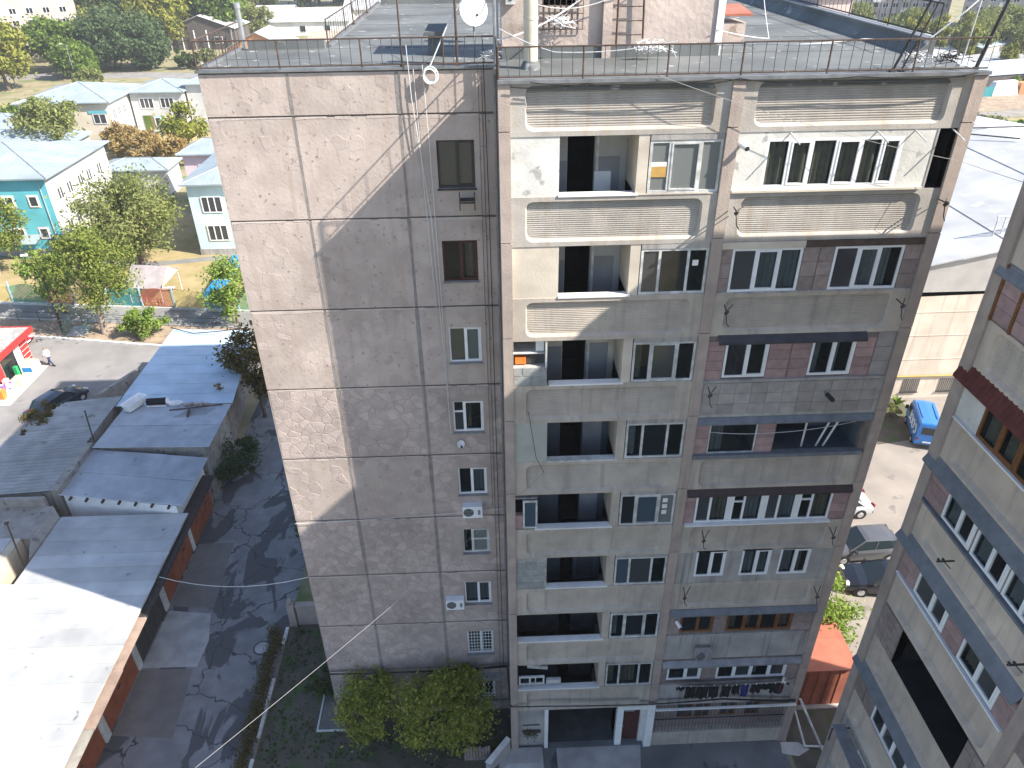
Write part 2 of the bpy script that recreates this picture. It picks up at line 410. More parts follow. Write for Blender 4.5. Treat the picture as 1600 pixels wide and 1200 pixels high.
for y in [3.2 + 3.1 * i for i in range(6)]: sm.box(-5.2, -.05, y, y + .09, ZR + .001, ZR + .012)
for y in [.9 + 3.1 * i for i in range(7)]: sm.box(.05 if y < 3.4 else 6.6, XR - .7, y, y + .09, ZR + .001, ZR + .012)
sm.build('membrane_lap', 'membrane', roof, kind='stuff')
fl = MB()
fl.box(XL - .05, -.02, Y2 - .06, Y2 + .12, ZR - .02, ZR + .05).box(0, XR + .02, -.06, .18, ZR - .035, ZR + .05)
fl.box(XL - .05, XL + .1, Y2 + .121, 6.6, ZR - .02, ZR + .06).box(-5.36, -5.2, 6.65, YB, ZR - .02, ZR + .08)
fl.build('roof_flashing', 'flashing', roof, kind='stuff')
up = MB()
up.box(-7.75, -5.35, 6.3, 6.58, ZR + .001, ZR + .26)                      # low kerb at the set-back
up.build('roof_kerb', 'membrane', roof); up = MB(); up.box(XR - .22, XR + .05, 2.9, YB, ZR + .001, ZR + .42)
up.build('roof_kerb', 'membrane', roof); up = MB()
up.hexa([(XR - .5, 2.9, ZR + .002), (XR - .221, 2.9, ZR + .002), (XR - .221, YB, ZR + .002), (XR - .5, YB, ZR + .002),
         (XR - .23, 2.9, ZR + .28), (XR - .221, 2.9, ZR + .28), (XR - .221, YB, ZR + .28), (XR - .23, YB, ZR + .28)])
up.build('roof_kerb', 'membrane', roof); up = MB()
up.box(-5.2, XR - .3, YB - .3, YB, ZR + .001, ZR + .35)
up.build('roof_kerb', 'membrane', roof)
MB().box(XR - .24, XR + .09, 2.9, YB, ZR + .421, ZR + .46).build('kerb_cap', 'steel_grey', roof)
# ---- end wall of panels and stones
LW = {9: (-1.77, -.68, 24.87, 26.27), 8: (-1.79, -.70, 21.88, 23.24), 7: (-1.77, -.69, 18.89, 20.22), 6: (-1.79, -.71, 15.99, 17.31),
      5: (-1.75, -.68, 13.07, 14.35), 4: (-1.73, -.67, 10.02, 11.30), 3: (-1.78, -.68, 7.09, 8.37), 2: (-1.80, -.66, 3.88, 5.35), 1: (-1.74, -.66, .85, 2.07)}
MB().wall(FL, XL, 0, 0, ZR - .02, [(a, b, c, d) for a, b, c, d in LW.values()], -.05, .25).build('wall_backing', 'joint', BLK)
rows = [(27, 28.17)] + [(3 * k - 3, 3 * k) for k in range(9, 1, -1)] + [(.55, 3)]
allst = []
for ri, (z0, z1) in enumerate(rows):
    for ci, (a, b) in enumerate(((XL, XA), (XA, XB), (XB, -.0))):
        k = 10 - ri
        g = .035
        holes = [LW[k]] if ci == 2 and k in LW else []
        if ci == 2: zz = (a + g, b - .002, z0 + g, z1 - g)
        else: zz = (a + (g if ci else 0), b - g, z0 + g, z1 - g)
        mb = MB().wall(FL, *zz, holes, 0, .05)
        for q in ([(zz[0], zz[2]), (zz[1], zz[2])], [(zz[0], zz[3]), (zz[1], zz[3])], [(zz[0], zz[2]), (zz[0], zz[3])], [(zz[1], zz[2]), (zz[1], zz[3])]):
            mb.fq(FL, [(*q[0], 0), (*q[1], 0), (*q[1], -.05), (*q[0], -.05)])
        pan = mb.build('wall_panel', 'tuff' if (k >= 7 or ri == 0 or (k == 5 and ci < 2)) else 'tuff_grout', BLK)
        if ri == 0: su, sv, j, gap = .42, .3, .06, .012
        elif k >= 8: su, sv, j, gap = .44, .32, .24, .012
        elif ci == 2 and k >= 6: su, sv, j, gap = .5, .36, .12, .016
        else: su, sv, j, gap = .40, .33, .30, .024
        hh = .0045 if (k >= 7 or ri == 0) else .009
        rr = random.Random(ri * 7 + ci)
        for p in cells(zz[0] + .05, zz[1] - .05, zz[2] + .05, zz[3] - .05, su, sv, j, gap, rr):
            if any(max(q[0] for q in p) > h[0] - .1 and min(q[0] for q in p) < h[1] + .1 and max(q[1] for q in p) > h[2] - .1 and min(q[1] for q in p) < h[3] + .1 for h in holes): continue
            if area(p) < .012: continue
            if (k >= 7 or (k == 5 and ci < 2)) and rr.random() < (.72 if k >= 8 or k == 5 else .5): continue            # plastered over
            d = 22 + (28 - z0) * .55
            allst.append((area(p) / d / d, p, hh * rr.uniform(.5, 1.25), pan, 'tuff' if k >= 7 else 'tuff_stone'))
rj = random.Random(77)
for z in [27] + [3 * k for k in range(8, 0, -1)]:                       # uneven mortar under each floor joint
    for a, b in ((XL, XA), (XA, XB), (XB, -.45)):
        mb = MB(); n_ = int((b - a) / .22); h0 = rj.uniform(.03, .06)
        for i in range(n_):
            if rj.random() < .12: h0 = rj.uniform(.015, .06); continue
            h1 = min(.075, max(.012, h0 + rj.uniform(-.02, .02))); u0_, u1_ = a + .04 + (b - a - .08) * i / n_, a + .04 + (b - a - .08) * (i + 1) / n_; t_ = .007
            mb.hexa([FL[0] + FL[1] * u + FL[2] * v + FL[3] * nn for u, v, nn in ((u0_, z - .035 - h0, -.01), (u1_, z - .035 - h1, -.01), (u1_, z - .012, -.01), (u0_, z - .012, -.01), (u0_, z - .035 - h0, t_), (u1_, z - .035 - h1, t_), (u1_, z - .012, t_ * .6), (u0_, z - .012, t_ * .6))]); h0 = h1
        mb.build('mortar_lip', 'mortar_lip', BLK, kind='stuff')
for u in (XA, XB):
    for z0, z1 in rows:
        mb = MB(); n_ = max(2, int((z1 - z0) / .3)); w0 = rj.uniform(.04, .065)
        for i in range(n_):
            w1_ = min(.08, max(.036, w0 + rj.uniform(-.014, .014))); a, b = z0 + .02 + (z1 - z0 - .04) * i / n_, z0 + .02 + (z1 - z0 - .04) * (i + 1) / n_
            mb.fq(FL, [(u - w0, a, .004), (u + w0 * .8, a, .004), (u + w1_ * .8, b, .004), (u - w1_, b, .004)]); w0 = w1_
        mb.build('joint_seal', 'joint_seal', BLK)
allst.sort(key=lambda t: -t[0])
for _, p, h, pan, sm_ in allst[:300]:
    mb = MB(); stone(mb, FL, p, h); mb.build('stone', sm_, pan)
mb = MB()
for _, p, h, pan, _m in allst[300:]: stone(mb, FL, p, h)
mb.build('stones', 'tuff_stones', BLK, kind='stuff')
MB().box(XL - .12, 0, Y2 - .12, Y2 - .001, 0, .5).build('plinth', 'concrete', BLK)
mb = MB().fq(frame((0, 0, 0), (0, 1, 0), (-1, 0, 0)), [(.36, 0, 0), (Y2 - .002, 0, 0), (Y2 - .002, ZR - .26, 0), (.36, ZR - .26, 0)])
mb.build('return_wall', 'dusk_tile', BLK)
MB().box(-.09, -.03, Y2 - .1, Y2 - .03, .6, 28).build('downpipe', 'steel_grey', BLK)
st = dict(fw=.06, n=-.07)
a, b, c, d = LW[9]; window(BLK, FL, a, b, c, d, [-1.20], 'dark_frame', gl='glass_grey', **st)
a, b, c, d = LW[8]; window(BLK, FL, a, b, c, d, [-1.24], 'maroon_frame', gl='glass_clear', curt=[(-1.08, -.82, 'curtain')], **st)
a, b, c, d = LW[7]; window(BLK, FL, a, b, c, d, [-1.22], gl=['glass_grey', 'glass_dark'], **st)
a, b, c, d = LW[6]; window(BLK, FL, a, b, c, d, [-1.40], gl='glass_dark', transoms={0: 16.85}, **st)
a, b, c, d = LW[5]; window(BLK, FL, a, b, c, d, [-1.25], gl='glass_clear', curt=[(-1.2, -.75, 'blind')], **st)
a, b, c, d = LW[4]; window(BLK, FL, a, b, c, d, [-1.35], 'old_white', gl=['glass_dark', 'glass_dusty'], transoms={1: 10.72}, **st)
a, b, c, d = LW[3]; window(BLK, FL, a, b, c, d, [-1.22], gl='glass_clear', curt=[(-1.7, -1.26, 'blind'), (-1.16, -.74, 'blind')], **st)
a, b, c, d = LW[2]; w2 = window(BLK, FL, a, b, c, d, [-1.22], gl='glass_dark', **st)
gr = MB()
for i in range(9): gr.fb(FL, a + .05 + i * .125, a + .067 + i * .125, c + .02, d - .02, -.02, 0)
for i in range(7): gr.fb(FL, a, b, c + .1 + i * .2, c + .117 + i * .2, 0.001, .016)
gr.build('window_grille', 'white_paint', w2)
a, b, c, d = LW[1]; w1 = window(BLK, FL, a, b, c, d, [-1.2], gl='glass_dark', **st)
gr = MB()
for i in range(6):
    x = a + .12 + i * .17
    pts = [FL[0] + FL[1] * (x + .045 * math.sin(t * 1.3)) + FL[2] * (c + .05 + t * .09) + FL[3] * .0 for t in range(13)]
    gr.tube(pts, .012, 4)
gr.fb(FL, a, b, c, c + .03, -.01, .02).fb(FL, a, b, d - .03, d, -.01, .02)
gr.build('window_grille', 'white_paint', w1)
MB().fb(FL, -2.05, -.37, 2.5, 2.56, 0.001, .42).build('window_hood', 'plaster_grey', BLK)
for k in LW:
    a, b, c, d = LW[k]; MB().fb(FL, a - .04, b + .04, c - .05, c - .004, -.08, .06).build('window_sill', 'steel_grey' if k < 9 else 'dark_frame', BLK)
MB().fb(FL, -.42, -.395, .6, 28.1, .001, .02).build('conduit', 'joint', BLK)

# ---- pilasters
for (a, b) in ((0, .3), (5.9, 6.22), (12.02, 12.36)):
    for k in range(0, 10):
        z0, z1 = 3 * k, 3 * k + 3
        if k == 9: z1 = ZR - .04
        if k == 0: z0 = -.0
        MB().box(a, b, random.uniform(-.008, .008), .37, z0 + .012, z1 - .012).build('pilaster', 'white_paint' if (k == 0 and 5 < a < 7) else 'pilaster', BLK)
# ---- floor slabs behind the facade
for k in range(1, 10):
    MB().box(.001, XR - .01, .3, 1.9, 3 * k - .15, 3 * k + .05).build('floor_slab', 'concrete', BLK)
# ---- parapets: 10 is the blind band under the roof
for k in range(10, 1, -1):
    top = (3 * k - 1.74) if k < 10 else ZR - .045
    bot = 3 * (k - 1) - .15
    r0, r1 = (bot + .13, top - (.13 if k < 10 else .06))
    parapet(BLK, F0, .3, 5.9, bot, top, .68, 5.52, r0, r1, ribs=k > 5, mat='concrete_top' if k > 8 else 'concrete')
    if k == 7:
        MB().fb(F0, 6.22, 12.02, bot, top, -.3, -.1).build('balcony_parapet', 'mortar', BLK)
        tiles(BLK, F0, 6.3, 11.9, bot + .12, top - .1, .5, .46, -.099, .02, 'grey_tile')
    elif k in (3, 2): MB().fb(F0, 6.22, 12.02, bot, top, -.3, -.1).build('balcony_parapet', 'plaster_grey', BLK)
    else: parapet(BLK, F0, 6.22, 12.02, bot, top, 6.58, 11.55, r0, r1, ribs=k > 5, mat='concrete_top' if k > 8 else 'concrete')
# ---- left bay: loggias
FW = frame((0, .1, 0), (1, 0, 0), (0, -1, 0))
lw = {9: ('plaster_white', 1.58), 8: ('plaster_cream', 1.62), 6: ('plaster_green', 1.37), 4: ('mortar', 1.43), 7: ('mortar', 1.33)}
for k in range(9, 1, -1):
    o0, o1 = 3 * k - 1.745, 3 * k - .151
    fz = 3 * k - 2.95
    # back wall of the loggia with a doorway, its ends and the fin
    FB = frame((0, 1.62, 0), (1, 0, 0), (0, -1, 0))
    door = (1.95, 2.72, fz, 3 * k - .42)
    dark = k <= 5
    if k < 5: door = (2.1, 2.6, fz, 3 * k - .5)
    wm = ['interior_light', 'interior_light', 'plaster_cream', 'interior_blue', 'interior_blue', 'interior_blue', 'interior', 'interior'][9 - k]  # lower loggias take darker wall colours, their shade put into the paint
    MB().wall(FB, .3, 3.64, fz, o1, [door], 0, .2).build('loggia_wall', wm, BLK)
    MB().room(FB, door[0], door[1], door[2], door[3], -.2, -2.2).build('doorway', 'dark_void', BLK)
    if k >= 7:
        MB().fb(FB, .31, 1.93, fz + .001, fz + 1.75, .001, .012).fb(FB, 2.74, 3.45, fz + .001, fz + 1.85, .001, .012).build('painted_dado', 'paint_grey', BLK)
        MB().fb(FB, 2.76, 2.83, fz, 3 * k - .36, .013, .05).build('door_jamb', 'old_white', BLK)
    else: MB().fb(FB, 2.74, 3.4, fz + .2, o1 - .1, .001, .012).build('painted_dado', 'paint_grey' if k > 4 else 'interior', BLK)  # darkest on the lowest floors, continuing the shade in the wall colour
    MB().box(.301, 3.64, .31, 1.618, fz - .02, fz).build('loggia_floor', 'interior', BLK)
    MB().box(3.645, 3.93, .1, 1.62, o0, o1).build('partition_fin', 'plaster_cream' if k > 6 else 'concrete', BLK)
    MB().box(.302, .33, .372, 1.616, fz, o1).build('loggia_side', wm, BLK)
    # ledge
    e0 = {9: 1.56, 8: 1.62, 7: 1.4, 6: 1.38, 5: .98, 4: 1.4, 3: .31, 2: .31}[k]
    MB().fb(F0, e0, 3.72, o0 + .001, o0 + .055, -.32, -.045).build('ledge', 'white_paint' if k != 6 else 'old_white', BLK)
    MB().fb(F0, 3.73, 5.88, o0 + .001, o0 + .03, -.3, -.06).build('ledge', 'concrete', BLK)
    # infill wall on the left of the opening
    if k in lw:
        m, e = lw[k]; top = 19.92 if k == 7 else o1
        MB().box(.302, e, .105, .34, o0 + .002, top).build('infill_wall', m, BLK)
        if k in (4, 7):
            h = .31; yy = o0 + .03; j = 0
            while yy + h < top + .02:
                x = .32 - (.25 if j % 2 else 0)
                while x < e - .05:
                    a, b = max(x, .315), min(x + .5, e - .02)
                    if b - a > .08: MB().box(a, b, .09 - random.uniform(0, .012), .11, yy, min(yy + h, top - .01)).build('concrete_block', 'block', BLK)
                    x += .53
                yy += h + .035; j += 1
    # three-light window beside the fin
    gl = {9: ['glass_dusty', 'glass_dusty', 'glass_dusty'], 8: ['glass_grey', 'glass_dark', 'glass_clear'], 7: ['glass_dark', 'glass_dark', 'glass_clear'],
          6: ['glass_dark', 'glass_dark', 'glass_clear'], 5: ['glass_dark', 'glass_dark', 'glass_dusty']}.get(k, ['glass_dark', 'glass_dark', 'glass_clear'])
    cu = {9: [(4.02, 4.42, 'curtain'), (4.58, 5.24, 'curtain'), (5.42, 5.82, 'curtain')]}.get(k)
    wn = window(BLK, FW, 3.96, 5.885, o0 + .035, o1 - .16, [4.5, 5.32], 'old_white', .07, -.01, gl, curt=cu, sash=(k % 2 == 1), inside='interior')
    MB().fb(FW, 3.96, 5.885, o1 - .155, o1 - .001, -.09, .01).build('window_head', 'plaster_grey', BLK)
    if k == 9:
        MB().fb(FW, 4.03, 4.44, 26.0, 26.12, -.03, -.021).build('paper_strip', 'white_paint', wn); MB().fb(FW, 4.03, 4.44, 25.72, 25.995, -.032, -.022).build('amber_board', 'amber', wn)
    if k == 8: MB().fb(FW, 5.45, 5.62, 23.15, 23.32, -.03, -.022).build('paper_note', 'white_paint', wn)
    if k == 5:
        for i in range(3): MB().fb(FW, 5.45, 5.62, 13.75 + i * .27, 13.93 + i * .27, -.03, -.022).build('paper_note', 'white_paint', wn)
# small boarded kitchen window on the fifth-floor ledge
window(BLK, FW, .57, 1.07, 13.32, 14.57, [], 'old_white', .06, .02, 'glass_blue')
MB().box(.302, .56, .11, .3, 13.3, 13.9).build('infill_wall', 'pink_tile', BLK)
MB().box(.302, 1.07, .2, 1.0, 14.58, 14.62).build('cupboard_top', 'plaster_grey', BLK)
MB().box(.302, 1.3, .2, .8, 20.35, 20.38).build('shelf', 'old_white', BLK)
MB().box(1.28, 1.335, .105, .3, 19.92, 20.849).build('post', 'old_white', BLK)
# ---- right bay
def bay(k, wins, wm, tl=None, top=None):
    o0, o1 = 3 * k - 1.735, 3 * k - .151
    MB().wall(FW, 6.22, 12.02 if k < 9 else 11.5, o0, o1, [w_[:4] for w_ in wins], 0, .16).build('bay_wall', wm, BLK)
    return o0, o1
o0, o1 = bay(9, [(7.03, 10.68, 25.36, 26.67)], 'plaster_white')
window(BLK, FW, 7.03, 10.68, 25.36, 26.67, [7.66, 8.26, 8.92, 9.58, 10.13], 'upvc', .075, .0, 'glass_clear',
       curt=[(7.12, 7.6, 'curtain'), (7.75, 8.2, 'curtain'), (8.35, 8.85, 'curtain'), (9.0, 9.5, 'curtain'), (9.65, 10.07, 'curtain'), (10.2, 10.6, 'curtain')])
MB().box(11.505, 11.555, .085, .5, o0, o1).build('bay_end', 'plaster_grey', BLK)
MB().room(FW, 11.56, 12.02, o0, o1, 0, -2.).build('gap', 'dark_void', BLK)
MB().fb(F0, 6.25, 11.45, o0 + .001, o0 + .06, -.3, .0).build('ledge', 'plaster_cream', BLK)
for x in (7.6, 9.9, 10.9, 11.9): MB().cyl((x, .12, 26.82), (x + .12, -.35, 26.62), .018).build('bracket', 'old_white', BLK)
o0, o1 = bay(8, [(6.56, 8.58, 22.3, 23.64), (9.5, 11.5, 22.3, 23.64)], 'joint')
window(BLK, FW, 6.56, 8.58, 22.3, 23.64, [7.26, 7.93], 'upvc', .07, .02, ['glass_grey', 'glass_clear', 'glass_clear'], curt=[(7.33, 7.88, 'blind'), (7.98, 8.5, 'blind')])
window(BLK, FW, 9.5, 11.5, 22.3, 23.64, [10.2, 10.82], 'upvc', .07, .02, ['glass_grey', 'glass_clear', 'glass_clear'], curt=[(10.25, 10.77, 'curtain_white'), (10.88, 11.2, 'curtain_white')])
for a, b in ((6.23, 6.55), (8.6, 9.04), (9.06, 9.48), (11.52, 12.0)): tiles(BLK, FW, a, b, 22.3, 23.64, .45, .4, .001, .02, 'dusk_tile')
MB().fb(FW, 6.22, 8.6, 23.65, 23.84, .002, .07).build('rusty_head', 'plaster_cream', BLK); MB().fb(FW, 8.61, 12.0, 23.65, 23.84, .002, .06).build('rusty_head', 'rust', BLK)
MB().fb(F0, 6.25, 11.9, o0 + .001, o0 + .04, -.3, -.02).build('ledge', 'plaster_grey', BLK)
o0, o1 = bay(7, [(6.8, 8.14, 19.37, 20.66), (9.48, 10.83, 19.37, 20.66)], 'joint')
window(BLK, FW, 6.8, 8.14, 19.37, 20.66, [7.48], 'upvc', .07, .02, ['glass_dark', 'glass_clear'])
window(BLK, FW, 9.48, 10.83, 19.37, 20.66, [10.14], 'upvc', .07, .02, ['glass_clear', 'glass_dark'], curt=[(9.55, 9.8, 'blind')])
for a, b in ((6.23, 6.78), (8.16, 8.82), (8.86, 9.46), (10.85, 11.42)): tiles(BLK, FW, a, b, 19.3, 20.66, .6, .33, .001, .02, 'pink_tile')
tiles(BLK, FW, 11.45, 12.0, 19.3, 20.84, .6, .5, .001, .015, 'grey_tile')
awning(BLK, F0, 6.5, 11.05, 20.62, 20.88, -.08, .42, 'awning_dark')
MB().fb(F0, 6.3, 11.9, o0 + .001, o0 + .035, -.3, -.0).build('ledge', 'plaster_grey', BLK)
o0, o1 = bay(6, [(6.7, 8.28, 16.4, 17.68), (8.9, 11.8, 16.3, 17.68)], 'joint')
window(BLK, FW, 6.7, 8.28, 16.4, 17.68, [], 'old_white', .04, .02, 'glass_clear', inside='interior_blue', depth=1.3, curt=[(6.75, 7.2, 'blind')])
MB().room(FW, 8.9, 11.8, 16.3, 17.68, -.16, -1.5).build('loggia_wall', 'interior_blue', BLK)
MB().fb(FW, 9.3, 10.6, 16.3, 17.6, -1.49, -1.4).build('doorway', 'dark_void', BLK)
for x, t in ((10.05, 0), (10.55, .35), (10.8, .4)): MB().cyl((x, .45, 16.3), (x + t, .4, 17.68), .035).build('white_pole', 'white_paint', BLK)
for a, b in ((6.23, 6.69), (8.3, 8.88)): tiles(BLK, FW, a, b, 16.35, 17.68, .6, .33, .001, .02, 'pink_tile')
awning(BLK, F0, 6.22, 12.0, 17.66, 17.86, -.08, .28, 'awning_blue'); MB().fb(F0, 6.24, 11.9, o0 + .001, o0 + .14, -.2, .07).build('ledge', 'awning_blue', BLK)
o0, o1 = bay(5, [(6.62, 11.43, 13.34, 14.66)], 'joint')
window(BLK, FW, 6.62, 11.43, 13.34, 14.66, [7.13, 7.75, 7.92, 8.32, 8.95, 9.12, 9.55, 10.14, 10.30, 10.72], 'upvc', .07, .03,
       ['glass_grey', 'glass_clear', 'upvc', 'glass_clear', 'glass_clear', 'upvc', 'glass_grey', 'glass_clear', 'upvc', 'glass_clear', 'glass_clear'],
       transoms={3: 14.25, 9: 14.25}, curt=[(7.2, 7.7, 'curtain'), (8.36, 8.9, 'blind'), (9.6, 10.1, 'blind'), (10.75, 11.35, 'curtain')], sash=False)
for a, b in ((6.23, 6.6), (11.45, 12.0)): tiles(BLK, FW, a, b, 13.3, 14.66, .6, .33, .001, .02, 'pink_tile')
awning(BLK, F0, 6.25, 12.02, 14.62, 14.86, -.08, .25, 'awning_brown'); MB().fb(F0, 6.3, 11.5, o0 + .001, o0 + .06, -.3, .08).build('ledge', 'white_paint', BLK)
ww = [(6.95, 8.05, 10.62, 11.92), (8.65, 9.73, 10.6, 11.92), (10.08, 11.2, 10.6, 11.9)]
o0, o1 = bay(4, ww, 'plaster_grey')
window(BLK, FW, *ww[0], [7.5], 'upvc', .07, .02, 'glass_dark'); window(BLK, FW, *ww[1], [9.19], 'upvc', .07, .02, 'glass_clear', curt=[(8.72, 9.15, 'blind'), (9.24, 9.67, 'blind')])
window(BLK, FW, *ww[2], [10.64], 'upvc', .07, .02, 'glass_clear', curt=[(10.15, 10.6, 'blind'), (10.7, 10.95, 'curtain')])
ww = [(6.75, 8.04, 7.52, 8.6), (8.58, 11.18, 7.5, 8.58)]
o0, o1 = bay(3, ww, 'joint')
window(BLK, FW, *ww[0], [7.4], 'brown_wood', .07, .02, 'glass_dark'); window(BLK, FW, *ww[1], [9.25, 9.9, 10.55], 'brown_wood', .08, .02, ['glass_clear', 'glass_dark', 'glass_clear', 'glass_clear'], curt=[(8.7, 9.0, 'curtain'), (10.65, 11.1, 'curtain')])
for a, b in ((6.23, 6.73), (8.06, 8.56), (11.2, 12.0)): tiles(BLK, FW, a, b, 7.4, 8.6, .6, .4, .001, .02, 'dusk_tile')
awning(BLK, F0, 6.25, 12.02, 8.58, 8.82, -.08, .35, 'awning_blue'); MB().fb(F0, 6.25, 11.8, o0 + .001, o0 + .1, -.3, -.04).build('ledge', 'plaster_grey', BLK)
ww = [(6.51, 7.93, 4.56, 5.5), (8.57, 11.5, 4.53, 5.47)]
o0, o1 = bay(2, ww, 'joint')
window(BLK, FW, *ww[0], [7.25], 'upvc', .08, .02, ['glass_dark', 'glass_grey']); window(BLK, FW, *ww[1], [9.28, 10.03, 10.75], 'upvc', .08, .02, ['glass_dark', 'glass_grey'])
for a, b in ((6.23, 6.49), (7.95, 8.55), (11.52, 12.0)): tiles(BLK, FW, a, b, 4.4, 5.5, .6, .4, .001, .02, 'dusk_tile')
awning(BLK, F0, 6.25, 12.0, 5.5, 5.76, -.08, .4, 'steel_grey'); MB().fb(F0, 6.25, 11.8, o0 + .001, o0 + .06, -.3, -.02).build('ledge', 'plaster_grey', BLK)
# ---- ground floor
FG = frame((0, .36, 0), (1, 0, 0), (0, -1, 0))
MB().box(.301, 1.46, .25, .35, 0.02, 2.84).build('infill_wall', 'plaster_grey', BLK)
MB().box(1.46, 1.62, .12, .35, 0, 2.84).build('door_jamb', 'white_paint', BLK)
MB().room(F0, 1.62, 4.62, .01, 2.84, -.4, -3.4).build('entrance_recess', 'interior', BLK)
MB().box(4.62, 4.9, .15, 1.2, 0, 2.84).build('door_jamb', 'white_paint', BLK); MB().box(4.9, 5.9, .15, .3, 2.5, 2.84).build('door_lintel', 'white_paint', BLK)
dr = MB().box(4.92, 5.68, .42, .47, .02, 2.49).build('door', 'maroon_frame', BLK)
MB().box(5.02, 5.45, .405, .419, 2.02, 2.25).build('door_sign', 'steel_grey', dr); MB().cyl((4.99, .36, 1.0), (4.99, .42, 1.0), .025).build('handle', 'steel_grey', dr)
MB().box(5.68, 5.9, .3, .5, 0, 2.5).build('infill_wall', 'plaster_white', BLK)
ww = [(7.3, 8.0, 1.55, 2.45), (8.1, 8.75, 1.55, 2.45), (9.2, 9.9, 1.6, 2.5), (10.3, 10.95, 1.6, 2.5)]
MB().wall(FG, 6.22, 12.02, 0, 2.85, ww, 0, .1).build('bay_wall', 'dusk_tile', BLK)
for a, b, c, d in ww: window(BLK, FG, a, b, c, d, [(a + b) / 2], 'brown_wood', .05, -.02, 'glass_blue', depth=.5)
MB().box(6.22, 12.02, .06, .355, 0.0, .93).build('plinth', 'concrete', BLK)
for i in range(38): MB().cyl((6.35 + i * .15, .14, .93), (6.35 + i * .15, .14, 2.7), .009, n=4).build('security_bar', 'steel_dark', BLK)
MB().box(6.22, 12.02, .12, .16, 1.75, 1.78).build('bar_rail', 'steel_dark', BLK)
MB().box(6.22, 12.3, -.1, -.02, 2.7, 2.78).build('white_beam', 'white_paint', BLK)
# ---- stair head on the roof
PH = thing('stair_head', 'pinkish plastered stair head with a barred opening standing on the flat roof', 'roof house', (0, 3.6, ZR))
FP = frame((0, 3.6, 0), (1, 0, 0), (0, -1, 0))
M('ph_plaster', (.47, .39, .34), (.36, .30, .265), 1.2, bump=.6, bscale=7, spots=((.30, .24, .2), .6, 1.6))
MB().wall(FP, .2, 6.45, ZR, 31.6, [(1.35, 2.28, 29.55, 31.0)], 0, .25).poly([(.2, 3.6, ZR), (.2, 5.1, ZR), (.2, 5.1, 31.6), (.2, 3.6, 31.6)]) \
    .poly([(6.45, 3.6, ZR), (6.45, 5.1, ZR), (6.45, 5.1, 31.6), (6.45, 3.6, 31.6)]).poly([(.2, 5.1, ZR), (6.45, 5.1, ZR), (6.45, 5.1, 31.6), (.2, 5.1, 31.6)]).build('wall', 'ph_plaster', PH)
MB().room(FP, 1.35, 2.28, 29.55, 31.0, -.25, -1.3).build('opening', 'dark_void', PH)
MB().box(.1, 6.55, 3.5, 5.2, 31.6, 31.75).build('roof', 'membrane', PH)
MB().fb(FP, 6.3, 6.5, ZR, 31.6, .002, .05).build('corner_strip', 'white_paint', PH)
MB().fb(FP, .2, 6.45, ZR + .001, ZR + .32, .002, .07).build('upstand', 'membrane', PH)
MB().fb(FP, 3.05, 3.3, ZR, 31.6, .002, .16).build('pier', 'ph_plaster', PH)
gr = MB()
for i in range(9): gr.fb(FP, 1.2 + i * .16, 1.218 + i * .16, 28.95, 31.2, .05, .07)
for i in range(12): gr.fb(FP, 1.2, 2.5, 28.95 + i * .2, 28.968 + i * .2, .071, .088)
gr.build('grille', 'rust', PH)
ld = MB()
ld.cyl((3.45, 3.45, ZR + .3), (3.45, 3.45, 31.5), .03).cyl((4.2, 3.45, ZR + .5), (4.1, 3.45, 31.5), .03)
for i in range(8): ld.cyl((3.45, 3.45, 28.8 + i * .36), (4.15, 3.45, 28.8 + i * .36), .014)
ld.build('ladder', 'rust', PH)
# ================================================================ near wing on the right
WG = thing('side_wing', 'shadowed balcony side of the neighbouring block with red and blue awnings at the right edge', 'building', (12.2, -2.8, 0))
FX = frame((12.2, 0, 0), (0, -1, 0), (-1, 0, 0))      # u = -y, outward = -x
FXW = frame((12.27, 0, 0), (0, -1, 0), (-1, 0, 0))
MB().box(14.4, 26, -34, -2.82, 0, 30.2).build('core_wall', 'pilaster', WG)
MB().box(12.2, 26.1, -34.1, -2.7, 30.2, 30.32).build('roof', 'membrane', WG)
T = {k: 24.4 - 2.95 * (8 - k) for k in range(0, 11)}
for (a, b) in ((2.72, 3.14), (8.78, 9.2), (15.0, 15.4)):
    for k in range(0, 11):
        z1 = min(T[k] + .02, 30.18); z0 = T[k] - 2.93
        if z1 <= .1: continue
        MB().fb(FX, a, b, max(z0, 0), z1, -.42, random.uniform(0, .012)).build('pilaster', 'pilaster', WG)
for k in range(0, 10):
    top = T[k + 1] - 1.52; bot = T[k] + .0
    if k == 9: top = 30.0
    if top < .3: continue
    bot = max(bot, .05)
    parapet(WG, FX, 3.14, 8.78, bot, top, 3.55, 8.4, bot + .14, top - .12, ribs=k > 6, mat='concrete_warm')
    parapet(WG, FX, 9.2, 15.0, bot, top, 9.6, 14.6, bot + .14, top - .12, ribs=False, mat='concrete_warm')
def wbay(k, wins, wm='joint', a=3.14, b=8.78):
    o0, o1 = T[k] - 1.52, T[k]
    MB().wall(FXW, a, b, max(o0, 0), o1, [w_[:4] for w_ in wins], 0, .16).build('bay_wall', wm, WG)
    return o0, o1
def wtiles(k, a, b, mat='pink_tile', t1=0): tiles(WG, FXW, a, b, T[k] - 1.45, T[k] - .02 - t1, .6, .36, .001, .02, mat)
o0, o1 = wbay(8, [(5.3, 8.2, T[8] - 1.5, T[8] - .4)]); wtiles(8, 3.16, 3.9); wtiles(8, 4.0, 5.3)
window(WG, FXW, 5.3, 8.2, T[8] - 1.5, T[8] - .4, [6.2, 7.2], 'brown_wood', .09, .02, 'glass_clear')
for u in (3.14, 3.92, 4.6, 5.2): MB().fb(FXW, u, u + .09, o0 + .02, o1 - .02, .022, .06).build('wooden_post', 'brown_wood', WG)
awning(WG, FX, 2.9, 8.7, T[8] - .32, T[8] + .02, -.08, .3, 'awning_blue')
